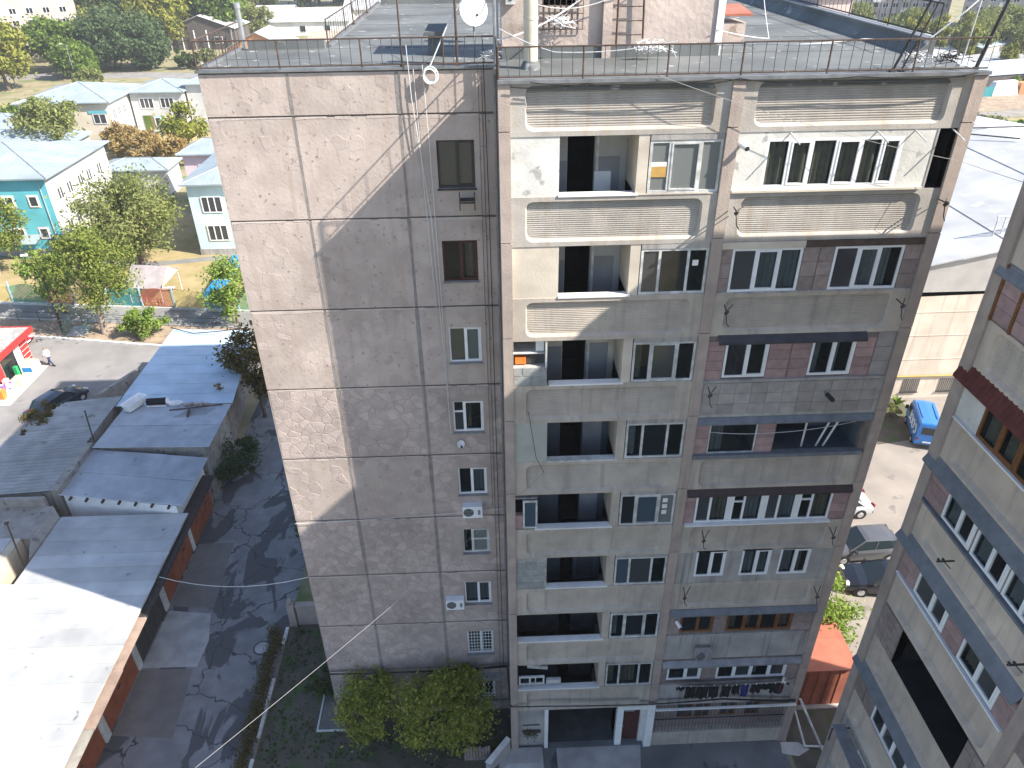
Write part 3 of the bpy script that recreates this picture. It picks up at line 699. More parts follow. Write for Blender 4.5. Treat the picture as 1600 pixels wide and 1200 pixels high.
o0, o1 = wbay(7, [(4.15, 8.3, T[7] - 1.45, T[7] - .35)], 'plaster_white')
window(WG, FXW, 4.15, 8.3, T[7] - 1.45, T[7] - .35, [4.95, 5.75, 6.6, 7.45], 'brown_wood', .1, .02, 'glass_clear', curt=[(4.3, 4.8, 'curtain'), (5.1, 5.6, 'curtain')])
awning(WG, FX, 2.78, 8.7, T[7] - .45, T[7] + .05, -.08, .42, 'awning_red', ribs=30)
MB().fb(FX, 3.2, 8.7, T[7] - 1.519, T[7] - 1.47, -.3, .02).build('ledge', 'white_paint', WG)
o0, o1 = wbay(6, [(4.06, 5.42, T[6] - 1.4, T[6] - .32), (5.5, 6.86, T[6] - 1.4, T[6] - .32), (6.92, 8.3, T[6] - 1.4, T[6] - .32)]); wtiles(6, 3.16, 4.05)
for a in (4.06, 5.5, 6.92): window(WG, FXW, a, a + 1.36, T[6] - 1.4, T[6] - .32, [a + .7], 'upvc', .08, .03, 'glass_clear', curt=[(a + .1, a + .5, 'blind')])
awning(WG, FX, 2.74, 8.76, T[6] - .4, T[6] + .04, -.08, .4, 'awning_blue')
MB().fb(FX, 3.2, 8.7, T[6] - 1.519, T[6] - 1.44, -.3, .06).build('ledge', 'awning_blue', WG)
o0, o1 = wbay(5, [(4.1, 5.7, T[5] - 1.4, T[5] - .35), (6.5, 8.15, T[5] - 1.4, T[5] - .35)])
for a, b in ((3.16, 4.08), (5.72, 6.48), (8.17, 8.77)): wtiles(5, a, b, t1=.3)
window(WG, FXW, 4.1, 5.7, T[5] - 1.4, T[5] - .35, [4.95], 'upvc', .09, .03, ['glass_grey', 'glass_dark'])
window(WG, FXW, 6.5, 8.15, T[5] - 1.4, T[5] - .35, [7.3], 'upvc', .09, .03, ['glass_dark', 'glass_grey'])
awning(WG, FX, 2.74, 8.74, T[5] - .42, T[5] + .04, -.08, .45, 'awning_blue')
MB().fb(FX, 3.2, 8.7, T[5] - 1.519, T[5] - 1.46, -.3, .03).build('ledge', 'upvc', WG)
MB().box(12.7, 14.39, -34, -2.84, 30.0, 30.2).build('roof_slab', 'membrane', WG); MB().box(12.63, 14.39, -3.1, -2.83, 0, 30.0).build('end_wall', 'pilaster', WG)
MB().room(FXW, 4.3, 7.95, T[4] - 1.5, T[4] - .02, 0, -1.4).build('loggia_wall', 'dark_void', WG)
for a, b in ((3.14, 4.3), (7.95, 8.78)):
    MB().fb(FXW, a, b, T[4] - 1.51, T[4] - .01, -.3, 0).build('bay_wall', 'joint', WG); tiles(WG, FXW, a + .02, b - .02, T[4] - 1.49, T[4] - .03, .4, .3, .001, .02, 'dusk_tile')
o0, o1 = wbay(3, [(4.4, 8.0, T[3] - 1.42, T[3] - .35)])
for a, b in ((3.16, 3.72), (3.76, 4.38), (8.02, 8.77)): wtiles(3, a, b, 'dusk_tile', t1=.3)
window(WG, FXW, 4.4, 8.0, T[3] - 1.42, T[3] - .35, [5.1, 5.8, 6.5, 7.2], 'upvc', .08, .03, ['glass_dark', 'glass_dark', 'glass_grey'])
awning(WG, FX, 2.74, 8.74, T[3] - .42, T[3] + .02, -.08, .42, 'awning_blue')
for k in (2, 1, 9):
    o0, o1 = wbay(k, [(4.4, 8.0, max(T[k] - 1.42, .3), T[k] - .3)], 'plaster_grey')
    window(WG, FXW, 4.4, 8.0, max(T[k] - 1.42, .3), T[k] - .3, [5.3, 6.2, 7.1], 'upvc', .08, .03, 'glass_dark')
MB().fb(FX, 3.5, 8, T[2] - .2, T[2] - .12, .1, .55).build('metal_shelf', 'steel_grey', WG)
sh = MB()
for u in (3.6, 5.4, 7.2): sh.fb(FX, u, u + .04, T[2] - .24, T[2] - .201, -.08, .6).fb(FX, u, u + .04, T[2] - .9, T[2] - .24, .56, .6)
sh.build('shelf_bracket', 'steel_dark', WG)
for k in range(0, 10):
    wbay(k, [(9.9, 14.2, max(T[k] - 1.42, .3), T[k] - .2)], 'dusk_tile', 9.2, 15.0) if T[k] > 1.7 else None
    if T[k] > 1.7: window(WG, FXW, 9.9, 14.2, max(T[k] - 1.42, .3), T[k] - .2, [11, 12.1, 13.2], 'upvc', .08, -.02, 'glass_dark')
def bracket_arm(loc, parentlabel):
    t = thing('line_bracket', parentlabel, 'bracket', loc, 'clothes-line brackets on the side wing')
    x, y, z = loc
    MB().box(x - .5, x, y - .02, y + .02, z - .02, z + .02).build('arm', 'steel_dark', t)
    MB().cyl((x - .02, y, z - .3), (x - .3, y, z), .015).build('stay', 'steel_dark', t)
    for d in (.45, .32): MB().cyl((x - d, y - .05, z + .05), (x - d, y + .05, z + .05), .035).build('pulley', 'steel_dark', t)
bracket_arm((12.28, -5.1, 16.4), 'black pulley bracket on the parapet below the upper white windows of the side wing')
bracket_arm((12.28, -8.4, 16.3), 'black pulley bracket near the lower right edge of the side wing parapet')
# ================================================================ ground
M('ground', (.30, .25, .16), (.20, .19, .10), .25, bump=.3, bscale=3, spots=((.13, .17, .06), .58, .18))
M('dry_grass', (.36, .28, .15), (.27, .22, .10), .5, bump=.5, bscale=8, spots=((.15, .19, .06), .6, .35))
M('dirt', (.36, .28, .20), (.24, .18, .13), .8, bump=.5, bscale=6, spots=((.14, .10, .07), .62, 1.6))
M('asphalt', (.25, .238, .228), (.215, .205, .197), .6, bump=.15, bscale=40, spots=((.16, .15, .145), .63, .5))
M('asphalt_path', (.22, .22, .21), (.18, .18, .175), .8, bump=.15, bscale=40)
M('yard', (.27, .24, .21), (.22, .20, .18), .5, bump=.15, bscale=30, spots=((.17, .155, .14), .62, .6))
M('court', (.17, .175, .18), (.115, .12, .125), .5, rough=.7, bump=.2, bscale=20, spots=((.06, .065, .07), .6, .7))
M('apron_pale', (.40, .395, .39), (.29, .285, .28), 1.2, rough=.7, bump=.2)
M('apron_dark', (.19, .175, .165), (.145, .135, .127), 1.4, bump=.2)
M('soil', (.115, .10, .08), (.08, .075, .055), 1.5, bump=.6, bscale=8, spots=((.07, .10, .04), .55, 1.2))
M('kerb_stone', (.45, .44, .42), (.36, .35, .33), 2, bump=.3, rnd=.1)
M('kerb_white', (.66, .65, .63), (.5, .5, .48), 4, bump=.2, rnd=.12)
# alley asphalt: worn grey patches, damp dark patches, cracks
def alley_mat():
    m = M('alley', (.225, .222, .225), (.17, .168, .172), 1.2, rough=.75, bump=.25, bscale=30)
    n = m.node_tree.nodes; L = m.node_tree.links; bs = n['Principled BSDF']
    src = bs.inputs['Base Color'].links[0].from_socket; pos = n.new('ShaderNodeNewGeometry').outputs['Position']
    t = n.new('ShaderNodeTexNoise'); t.inputs['Scale'].default_value = .42; t.inputs['Detail'].default_value = 5; t.inputs['Distortion'].default_value = .7
    mp = n.new('ShaderNodeMapping'); mp.inputs['Scale'].default_value = (1.3, .7, 1); L.new(pos, mp.inputs[0]); L.new(mp.outputs[0], t.inputs[0])
    r = n.new('ShaderNodeMapRange'); r.inputs[1].default_value = .455; r.inputs[2].default_value = .48; L.new(t.outputs[0], r.inputs[0])
    x = n.new('ShaderNodeMix'); x.data_type = 'RGBA'; x.inputs[6].default_value = (.085, .084, .088, 1); L.new(r.outputs[0], x.inputs[0]); L.new(src, x.inputs[7])
    vo = n.new('ShaderNodeTexVoronoi'); vo.feature = 'DISTANCE_TO_EDGE'; vo.inputs['Scale'].default_value = .27
    dn = n.new('ShaderNodeTexNoise'); dn.inputs['Scale'].default_value = 1.4; L.new(pos, dn.inputs[0])
    ad = n.new('ShaderNodeVectorMath'); ad.operation = 'MULTIPLY_ADD'; ad.inputs[1].default_value = (1.2, 1.2, 0); L.new(dn.outputs['Color'], ad.inputs[0]); L.new(pos, ad.inputs[2]); L.new(ad.outputs[0], vo.inputs[0])
    r2 = n.new('ShaderNodeMapRange'); r2.inputs[1].default_value = .003; r2.inputs[2].default_value = .012; L.new(vo.outputs[0], r2.inputs[0])
    y = n.new('ShaderNodeMix'); y.data_type = 'RGBA'; y.inputs[6].default_value = (.05, .05, .054, 1); L.new(r2.outputs[0], y.inputs[0]); L.new(x.outputs[2], y.inputs[7])
    L.new(y.outputs[2], bs.inputs['Base Color'])
alley_mat()
def sheet(name, pts, z, mat): return setting(name, MB().poly([(x, y, z) for x, y in pts]), mat)
sheet('ground', [(-900, -300), (900, -300), (900, 1200), (-900, 1200)], 0, 'ground')
sheet('alley', [(-18.6, -30), (-11.5, -30), (-11.55, 40), (-18.6, 40)], .006, 'alley')
sheet('driveway', [(-18.35, 5.25), (-15.6, 5.2), (-15.5, 6.8), (-15.95, 8.6), (-18.3, 8.9)], .012, 'apron_pale')
sheet('driveway', [(-18.35, 1.6), (-15.5, 1.35), (-15.6, 3.4), (-15.8, 5.1), (-18.35, 5.15)], .012, 'apron_dark')
sheet('driveway', [(-18.35, 9.2), (-15.9, 9.0), (-16.2, 14), (-18.3, 14)], .012, 'apron_dark')
sheet('garden_bed', [(-11.45, -30), (0, -30), (0, 2.2), (-8.1, 2.2), (-8.1, 7.6), (-11.45, 7.6)], .005, 'soil')
sheet('pavement', [(-8.85, 1.45), (-6.9, 1.45), (-6.9, 2.18), (-8.12, 2.18), (-8.12, 7.4), (-8.85, 7.4)], .03, 'apron_dark')
setting('pavement_edge', MB().box(-8.93, -6.9, 1.36, 1.44, 0, .07), 'kerb_white'); setting('pavement_edge', MB().box(-8.94, -8.86, 1.45, 4.2, 0, .07), 'kerb_white')
sheet('courtyard', [(0, -34), (12.2, -34), (12.2, 1.2), (0, 1.2)], .006, 'court')
setting('ramp', MB().hexa([(-.6, -.9, 0), (1.4, -.9, 0), (1.4, .1, 0), (-.6, .1, 0), (-.1, -.6, .12), (1.35, -.6, .12), (1.35, .1, .16), (-.1, .1, .16)]), 'apron_pale')
setting('concrete_patch', MB().poly([(2, -1.2, .012), (5.6, -1.1, .012), (5.8, .1, .012), (2, .1, .012)]), 'apron_pale')
setting('concrete_patch', MB().poly([(12.0, -.6, .022), (12.7, -.75, .022), (13.3, -.45, .022), (12.9, -.1, .022), (12.1, -.06, .022)]), 'kerb_stone')
sheet('yard', [(12.4, -2.6), (60, -2.6), (60, 27.4), (12.4, 27.4)], .006, 'yard')
sheet('soil_strip', [(12.4, -2.6), (16.5, -2.6), (16.2, 1.72), (12.4, 1.72)], .012, 'soil')
sheet('planting_bed', [(26.5, 21.6), (30.6, 22.3), (30.8, 27.4), (25, 27.4)], .012, 'soil')
sheet('street', [(-110, 20), (-26.1, 14), (-25.9, 34.7), (-19, 34.5), (-22, 37.9), (-29.3, 38.9), (-41.7, 41.4), (-110, 53)], .006, 'asphalt')
sheet('footpath', [(-110, 57.5), (-22, 45.6), (-12, 44.2), (-12, 40.5), (-22, 42.0), (-47, 45.5), (-110, 54)], .008, 'asphalt_path')
sheet('verge', [(-110, 53), (-41.7, 41.4), (-29.3, 38.9), (-22, 37.9), (-12, 36.5), (-12, 40.5), (-22, 42.0), (-47, 45.5), (-110, 54)], .004, 'dirt')
sheet('lawn', [(-110, 60), (-47, 48.6), (-12, 44.4), (-5, 60), (-28, 70), (-48, 76), (-110, 90)], .005, 'dry_grass')
sheet('footpath', [(-110, 63), (-55.6, 61.2), (-47, 58.9), (-37, 57.4), (-28, 59.2), (-10, 59), (-10, 60.4), (-28, 60.6), (-37, 58.6), (-47, 60.1), (-55, 62.5), (-110, 65)], .012, 'asphalt_path')
sheet('lawn', [(-110, 118), (-40, 105), (-40, 118), (-46, 140), (-110, 150)], .004, 'dry_grass')
sheet('street', [(-250, 178), (-86, 176), (-40, 170), (-40, 176), (-86, 184), (-250, 190)], .006, 'asphalt')
sheet('lawn', [(70, 92), (140, 112), (130, 128), (70, 108)], .005, 'dry_grass'); sheet('footpath', [(66, 112), (140, 126), (140, 130), (66, 117)], .01, 'yard')
sheet('bare_yard', [(70, 118), (140, 131), (140, 146), (80, 138)], .007, 'dirt')
M('green_grass', (.12, .19, .05), (.09, .14, .04), .6, bump=.5, bscale=6); sheet('lawn', [(66, 100), (104, 108), (100, 116), (66, 110)], .009, 'green_grass')
def kerb(pts, mat, w_=.16, h=.13, step=1.0, gaps=0.):
    root = thing('kerb', '', 'kerb'); del root['label']; del root['category']; root['kind'] = 'structure'
    for (x0, y0), (x1, y1) in zip(pts, pts[1:]):
        L_ = math.hypot(x1 - x0, y1 - y0); n = max(1, int(L_ / step)); a = math.atan2(y1 - y0, x1 - x0)
        for i in range(n):
            if random.random() < gaps: continue
            t = (i + .5) / n
            MB().ob((x0 + (x1 - x0) * t, y0 + (y1 - y0) * t, h / 2 + random.uniform(-.01, .01)), (L_ / n - .02, w_, h), a + random.uniform(-.01, .01)).build('kerb_stone', mat, root)
kerb([(-11.5, -3), (-11.55, 7.4)], 'kerb_white', gaps=.3)
kerb([(-60, 44.4), (-41.7, 41.5), (-29.3, 39.0), (-19, 37.6)], 'kerb_white', .25, .15, 1.5)
kerb([(-52, 46.3), (-47, 45.6), (-22.6, 42.05)], 'kerb_stone', .12, .08, 2)
# ================================================================ garages
M('roof_white', (.43, .435, .43), (.36, .37, .375), 1.1, rough=.55, bump=.15, spots=((.16, .16, .15), .685, 2.2), rnd=.09, big=.18)
M('roof_slate', (.42, .45, .49), (.34, .37, .41), 1.2, rough=.8, bump=.15, rnd=.06, spots=((.2, .2, .2), .68, 1.5))
M('roof_grey', (.33, .34, .34), (.25, .26, .26), 1.1, rough=.85, bump=.15, rnd=.06, spots=((.18, .17, .15), .66, 1.2))
M('roof_blue', (.44, .53, .62), (.36, .45, .54), .9, rough=.5, bump=.08, rnd=.03)
M('red_door', (.34, .10, .045), (.26, .075, .035), 2, rough=.6, bump=.15, rnd=.08)
M('old_concrete', (.34, .32, .29), (.23, .215, .195), 1.4, bump=.6, bscale=9, spots=((.14, .13, .12), .6, 2))
M('rough_stone', (.25, .22, .2), (.16, .14, .13), 1.6, bump=.9, bscale=5)
M('beige_wall', (.52, .46, .36), (.44, .38, .29), 1.2, bump=.3)
M('roof_slate_dirt', (.24, .255, .28), (.18, .19, .21), 1.2, rough=.85); M('roof_grey_dirt', (.2, .205, .205), (.15, .155, .155), 1.1, rough=.9)
def lerp(a, b, t): return tuple(x + (y - x) * t for x, y in zip(a, b))
def corrugated(parent, q, cols, rows_, waves, amp, mat, name='roof_sheet', gap=.012):
    """q: front-left, front-right, back-right, back-left; ridges run left to right"""
    for r in range(rows_):
        for c in range(cols):
            mb = MB(); k = waves * 4
            for i in range(k):
                vs = []
                for j in (i, i + 1):
                    v = (r + j / k) / rows_ + (.003 if j == k else 0)
                    z = amp * math.sin(j / k * waves * 2 * math.pi) + .02 * (1 - j / k) + .012 * (c % 2)
                    for u in ((c + .0) / cols - (.01 if c else 0), (c + 1) / cols):
                        p = lerp(lerp(q[0], q[1], u), lerp(q[3], q[2], u), v); vs.append((p[0], p[1], p[2] + z))
                mb.cur = 1 if i % 4 == 2 else 0
                mb.poly([vs[0], vs[1], vs[3], vs[2]])
            mb.build(name, [mat, mat + '_dirt'], parent, smooth=60)
GA = thing('garage_row', 'long garage row with bright white sheet roof and orange red doors along the alley', 'garage', (-18.1, 2, 0))
MB().box(-25.2, -18.6, -16, 13.3, 0, 2.84).build('wall', 'old_concrete', GA)
for i in range(28):
    y0 = -15 + i * 1.015; x0 = -30 if y0 < 8 else -25.2
    if y0 < 8: x0 = -26.1
    MB().hexa([(x0, y0, 2.86 + .02), (-18.05, y0, 2.86 + .02), (-18.05, y0 + 1.03, 2.86), (x0, y0 + 1.03, 2.86), (x0, y0, 2.98 + .03), (-18.05 + random.uniform(-.06, .06), y0, 2.96 + .03), (-18.05 + random.uniform(-.06, .06), y0 + 1.03, 2.96), (x0, y0 + 1.03, 2.98)]).build('roof_sheet', 'roof_white', GA)
M('ledge_stone', (.36, .27, .22), (.27, .2, .165), 2, bump=.5)
for y0, y1, m in ((-8, -4, 'old_concrete'), (-3.98, 0.2, 'old_concrete'), (.22, 3.2, 'ledge_stone'), (3.22, 6.2, 'ledge_stone'), (6.22, 8.9, 'steel_dark'), (8.92, 12.9, 'steel_dark'), (12.92, 17.3, 'awning_brown')):
    MB().box(-18.55, -17.74 - random.uniform(0, .06), y0, y1, 2.5, 2.62).build('canopy_slab', m, GA)
prev = None
for y0, y1, m in ((-7, -2.6, 'red_door'), (-2.3, 1.2, 'red_door'), (1.75, 5.05, 'red_door'), (5.55, 8.8, 'steel_dark'), (9.35, 11.4, 'red_door'), (11.45, 13.4, 'red_door'), (13.75, 15.6, 'red_door'), (15.65, 17.4, 'red_door')):
    d = MB().box(-18.55, -18.42, y0, y1, .03, 2.49).build('garage_door', m, GA)
    for i in range(1, 3): MB().box(-18.418, -18.40, y0 + (y1 - y0) * i / 3 - .02, y0 + (y1 - y0) * i / 3 + .02, .05, 2.45).build('door_rib', m, d)
    MB().box(-18.418, -18.38, (y0 + y1) / 2 - .12, (y0 + y1) / 2 + .12, 1.1, 1.16).build('handle', 'steel_dark', d)
for y0, y1 in ((-2.58, -2.32), (1.25, 1.7), (5.1, 5.5), (8.85, 9.3), (13.42, 13.73)): MB().box(-18.6, -18.36, y0, y1, 0, 2.495).build('pillar', 'kerb_white', GA)
GB = thing('garage', 'garage with grey corrugated roof sloping above a white front wall with beam ends', 'garage', (-22, 16, 0))
MB().hexa([(-25.5, 14.7, 0), (-18.6, 13.45, 0), (-18.5, 17.6, 0), (-25.5, 18.9, 0), (-25.5, 14.7, 3.5), (-18.6, 13.45, 3.5), (-18.5, 17.6, 3.55), (-25.5, 18.9, 3.55)]).build('wall', 'white_paint', GB)
corrugated(GB, [(-25.7, 14.6, 3.6), (-18.15, 13.3, 3.6), (-18.05, 17.7, 3.64), (-25.7, 19.0, 3.64)], 3, 2, 11, .045, 'roof_slate')
for i in range(7): MB().ob((-25 + i * 1.0, 14.6 - (i * 1.0) * .174 - .13, 3.46), (.12, .3, .1)).build('beam_end', 'steel_dark', GB)
GC = thing('garage', 'garage with streaked corrugated roof holding a white bathtub and scrap', 'garage', (-22, 21, 0))
MB().hexa([(-25.2, 19.1, 0), (-18.5, 18.0, 0), (-18.6, 23.2, 0), (-25.1, 23.2, 0), (-25.2, 19.0, 3.9), (-18.5, 18.5, 3.9), (-18.6, 23.2, 3.9), (-25.1, 23.2, 3.9)]).build('wall', 'old_concrete', GC)
corrugated(GC, [(-25.4, 18.6, 4.0), (-18.1, 18.3, 4.02), (-18.1, 23.2, 4.0), (-25.2, 23.35, 4.0)], 3, 2, 11, .045, 'roof_slate')
GD = thing('garage', 'garage with flat pale blue sheet roof beside the overhanging brown tree', 'garage', (-22, 29, 0))
MB().hexa([(-25.7, 23.4, 0), (-18.9, 23.4, 0), (-20, 33.7, 0), (-25.7, 34.2, 0), (-25.7, 23.4, 3.85), (-18.9, 23.4, 3.85), (-20, 33.7, 3.85), (-25.7, 34.2, 3.85)]).build('wall', 'rough_stone', GD)
for r in range(8):
    for c in range(2):
        def gp(u, v): return lerp(lerp((-25.95, 23.4), (-18.1, 23.4), u), lerp((-25.95, 34.6), (-19.3, 34.0), u), v)
        a, b = (0, .57) if c == 0 else (.565, 1)
        p = [gp(a, r / 8), gp(b, r / 8), gp(b, (r + 1.02) / 8), gp(a, (r + 1.02) / 8)]; zz = [.02, .02, 0, 0]
        MB().hexa([(x, y, 3.9 + z_ + .006 * c) for (x, y), z_ in zip(p, zz)] + [(x, y, 3.93 + z_ + .006 * c) for (x, y), z_ in zip(p, zz)]).build('roof_sheet', 'roof_blue', GD)
GE = thing('garage', 'garage with wide grey ridged roof between the street and the alley garages', 'garage', (-29, 19, 0))
MB().hexa([(-33.5, 14.3, 0), (-26.2, 14.7, 0), (-26.1, 24.3, 0), (-29.4, 23.6, 0), (-33.5, 14.3, 3.8), (-26.2, 14.7, 3.8), (-26.1, 24.3, 3.8), (-29.4, 23.6, 3.8)]).build('wall', 'old_concrete', GE)
corrugated(GE, [(-33.8, 14.0, 3.95), (-26.1, 14.6, 3.95), (-25.95, 24.6, 4.0), (-29.6, 24.0, 4.0)], 3, 3, 10, .045, 'roof_grey')
MB().box(-26.09, -25.62, 14.62, 19.2, 0, 4.0).build('parapet', 'old_concrete', GE); MB().box(-34, -26.1, 13.85, 14.1, 0, 4.0).build('parapet', 'old_concrete', GE)
t = thing('vent_pipe', 'thin black pipe leaning up from the garage roof edge', 'pipe', (-25.65, 19.4, 4.0)); MB().cyl((-25.65, 19.4, 3.9), (-25.9, 20.0, 5.8), .045).build('pipe', 'steel_dark', t); MB().cyl((-25.9, 20.0, 5.8), (-25.91, 20.03, 5.87), .07).build('cap', 'steel_dark', t)
GF = thing('store', 'low store with peeling grey concrete roof in the corner of the garages', 'garage', (-27.5, 12.6, 0))
MB().box(-32, -25.75, 11.3, 13.84, 0, 3.35).build('wall', 'old_concrete', GF); MB().box(-32, -25.7, 11.25, 13.84, 3.351, 3.45).build('roof', 'old_concrete', GF)
MB().hexa([(-25.69, 11.25, 0), (-25.2, 10.0, 0), (-25.1, 13.3, 0), (-25.69, 13.83, 0), (-25.69, 11.25, 3.44), (-25.25, 10.0, 3.1), (-25.2, 13.3, 3.1), (-25.69, 13.83, 3.44)]).build('buttress', 'old_concrete', GF)
GG = thing('store', 'sunlit beige walled store at the left edge beside the white roof', 'garage', (-28, 6, 0))
MB().box(-34, -26.15, -8, 11.2, 0, 3.5).build('wall', 'beige_wall', GG)
for i in range(8): MB().box(-34, -26.6, -8 + i * 2.4, -8 + i * 2.4 + 2.38, 3.501, 3.56).build('roof_sheet', 'roof_white', GG)
t = thing('scrap_pole', 'rusty pole leaning against the corner of the sunlit beige store', 'pole', (-25.3, 10, 2.9)); MB().cyl((-25.35, 9.6, 3.0), (-26.5, 11.2, 4.6), .04).build('pole', 'rust', t); MB().ob((-26.5, 11.2, 4.62), (.2, .12, .1), .4).build('clamp', 'rust', t)
# things lying on the garage roofs
def bathtub(loc, rz):
    t = thing('bathtub', 'old white bathtub lying on the corrugated garage roof', 'bathtub'); mb = MB()
    def ring(a, b, z): return [(a * x, b * y, z) for x, y in ((-1, -.8), (-.9, -1), (.9, -1), (1, -.8), (1, .8), (.9, 1), (-.9, 1), (-1, .8))]
    R = [ring(.68, .26, .0), ring(.8, .34, .5), ring(.86, .4, .52), ring(.84, .38, .54), ring(.75, .3, .5), ring(.6, .2, .06)]
    for p, q in zip(R, R[1:]):
        for i in range(8): mb.poly([p[i], p[(i + 1) % 8], q[(i + 1) % 8], q[i]])
    mb.poly(R[0]); mb.poly(R[-1]); mb.build('tub', 'white_paint', t, smooth=50)
    for x in (-.5, .5): MB().box(x - .05, x + .05, -.2, .2, -.08, .0).build('foot', 'steel_dark', t)
    t.location = loc; t.rotation_euler = (0, 0, rz)
bathtub((-24.4, 23.0, 4.15), 1.15)
t = thing('boiler_tank', 'black cylindrical tank with white end lying beside the bathtub on the roof', 'tank', (-23, 23.3, 4.1))
MB().cyl((-23.7, 23.3, 4.3), (-22.4, 23.35, 4.3), .24, n=14).build('tank', 'black_cloth', t, smooth=40); MB().cyl((-22.4, 23.35, 4.3), (-22.25, 23.35, 4.3), .24, .12, 14).build('end_cap', 'white_paint', t, smooth=40); MB().box(-23.7, -22.4, 23.0, 23.2, 4.05, 4.12).build('cradle', 'white_paint', t)
t = thing('wash_basin', 'white wash basin lying on the roof between the black tank and the twigs', 'basin', (-21.8, 23.2, 4.1)); mb = MB()
R = [[(-21.8 + a * math.cos(i * .628), 23.2 + a * .5 * math.sin(i * .628), z) for i in range(10)] for a, z in ((.4, 4.06), (.55, 4.26), (.5, 4.28), (.35, 4.12))]
for p, q in zip(R, R[1:]):
    for i in range(10): mb.poly([p[i], p[(i + 1) % 10], q[(i + 1) % 10], q[i]])
mb.poly(R[0]).poly(R[-1]); mb.build('bowl', 'white_paint', t, smooth=40); MB().cyl((-21.8, 23.2, 4.121), (-21.8, 23.2, 4.13), .05).build('drain', 'steel_dark', t)
t = thing('scrap_metal', 'rusty bar frame and rods lying on the corrugated roof edge', 'scrap metal', (-19.8, 22.6, 4.08))
MB().cyl((-22.0, 22.5, 4.1), (-18.6, 23.0, 4.12), .045).build('bar', 'rust', t); MB().ob((-20.6, 22.1, 4.1), (.15, .9, .08), .2).build('bar', 'rust', t)
for i in range(10): MB().cyl((-21.5 + i * .22, 21.6 + .03 * i, 4.07), (-20.6 + i * .18, 22.6, 4.1), .012, n=4).build('rod', 'rust', t)
for i in range(5): MB().ob((-21 + i * .35, 23.0 + .1 * (i % 2), 4.16), (.25, .18, .16), i * .7, .3).build('rubble_piece', 'ledge_stone', t)
t = thing('manhole_cover', 'round pale manhole cover in the dark alley asphalt', 'manhole cover', (-12.62, 6.2, .01)); MB().cyl((-12.62, 6.2, .006), (-12.62, 6.2, .03), .36, n=20).build('cover', 'apron_pale', t); MB().cyl((-12.62, 6.2, .006), (-12.62, 6.2, .022), .44, n=20).build('ring', 'steel_dark', t)
t = thing('garden_wall', 'pinkish garden wall with ball topped pillar beside the block', 'wall', (-11.2, 7.7, 0))
MB().box(-11.0, -8.2, 7.62, 7.85, 0, 1.35).build('wall', 'pilaster', t); MB().box(-11.05, -8.2, 7.58, 7.89, 1.351, 1.45).build('coping', 'pilaster', t)
MB().box(-11.42, -11.06, 7.5, 7.95, 0, 1.6).build('pillar', 'pilaster', t); mb = MB(); mb.cyl((-11.24, 7.72, 1.6), (-11.24, 7.72, 1.68), .1, .16, 10).cyl((-11.24, 7.72, 1.68), (-11.24, 7.72, 1.85), .16, .12, 10).cyl((-11.24, 7.72, 1.85), (-11.24, 7.72, 1.92), .12, .03, 10); mb.build('finial', 'pilaster', t, smooth=60)
t = thing('concrete_block_wall', 'broken grey concrete wall leaning beside the street and the blue garage roof', 'wall', (-30, 31.5, 0))
MB().hexa([(-31.2, 29.2, 0), (-29.9, 29.2, 0), (-28.6, 33.4, 0), (-29.7, 33.6, 0), (-30.9, 29.4, 1.1), (-30.2, 29.4, 1.3), (-28.9, 33.2, 1.2), (-29.4, 33.4, 1.0)]).build('slab', 'old_concrete', t)
MB().hexa([(-32.0, 27.6, 0), (-31.0, 27.2, 0), (-30.4, 28.9, 0), (-31.3, 29.1, 0), (-31.8, 27.7, .8), (-31.2, 27.5, .9), (-30.6, 28.7, .9), (-31.1, 28.9, .7)]).build('slab', 'old_concrete', t)
# courtyard low wall and wooden fence at the foot
t = thing('ramp_wall', 'low pale concrete wall slanting beside the foot of the left pilaster', 'wall', (-.5, 0, 0)); MB().hexa([(-1.15, -.75, 0), (-.95, -.85, 0), (-.05, -.02, 0), (-.2, .1, 0), (-1.15, -.75, .55), (-.95, -.85, .55), (-.05, -.02, 1.0), (-.2, .1, 1.0)]).build('wall', 'apron_pale', t); MB().hexa([(-1.18, -.76, .551), (-.93, -.88, .551), (-.03, -.04, 1.001), (-.21, .12, 1.001), (-1.18, -.76, .6), (-.93, -.88, .6), (-.03, -.04, 1.05), (-.21, .12, 1.05)]).build('coping', 'kerb_white', t)
t = thing('plank_fence', 'weathered plank fence below the ground floor window of the end wall', 'fence', (-1.5, -.2, 0))
for i in range(9): MB().box(-2.1 + i * .13, -1.99 + i * .13, -.3, -.27, 0, .9 + .05 * (i % 3)).build('plank', 'dusk_tile', t)
MB().box(-2.1, -.95, -.265, -.22, .6, .68).build('rail', 'dusk_tile', t)
t = thing('red_shed', 'brick red metal shed behind the gap between the two blocks', 'shed', (15, 3.5, 0))
M('red_metal', (.38, .14, .09), (.31, .11, .07), 1.5, rough=.6, bump=.1, rnd=.05)
MB().box(12.9, 15.55, 1.72, 7.2, .08, 2.72).build('wall', 'red_metal', t); MB().box(12.75, 15.75, 1.5, 7.3, 2.72, 2.8).build('roof', 'red_metal', t); MB().box(12.8, 15.7, 1.5, 1.71, 0, .08).build('base', 'kerb_stone', t)
for i in range(5): MB().box(13.1 + i * .5, 13.14 + i * .5, 1.69, 1.719, .1, 2.7).build('wall_rib', 'red_metal', t)
for y in (3.3, 5.2): MB().box(12.75, 15.75, y, y + .03, 2.801, 2.815).build('roof_seam', 'red_metal', t)
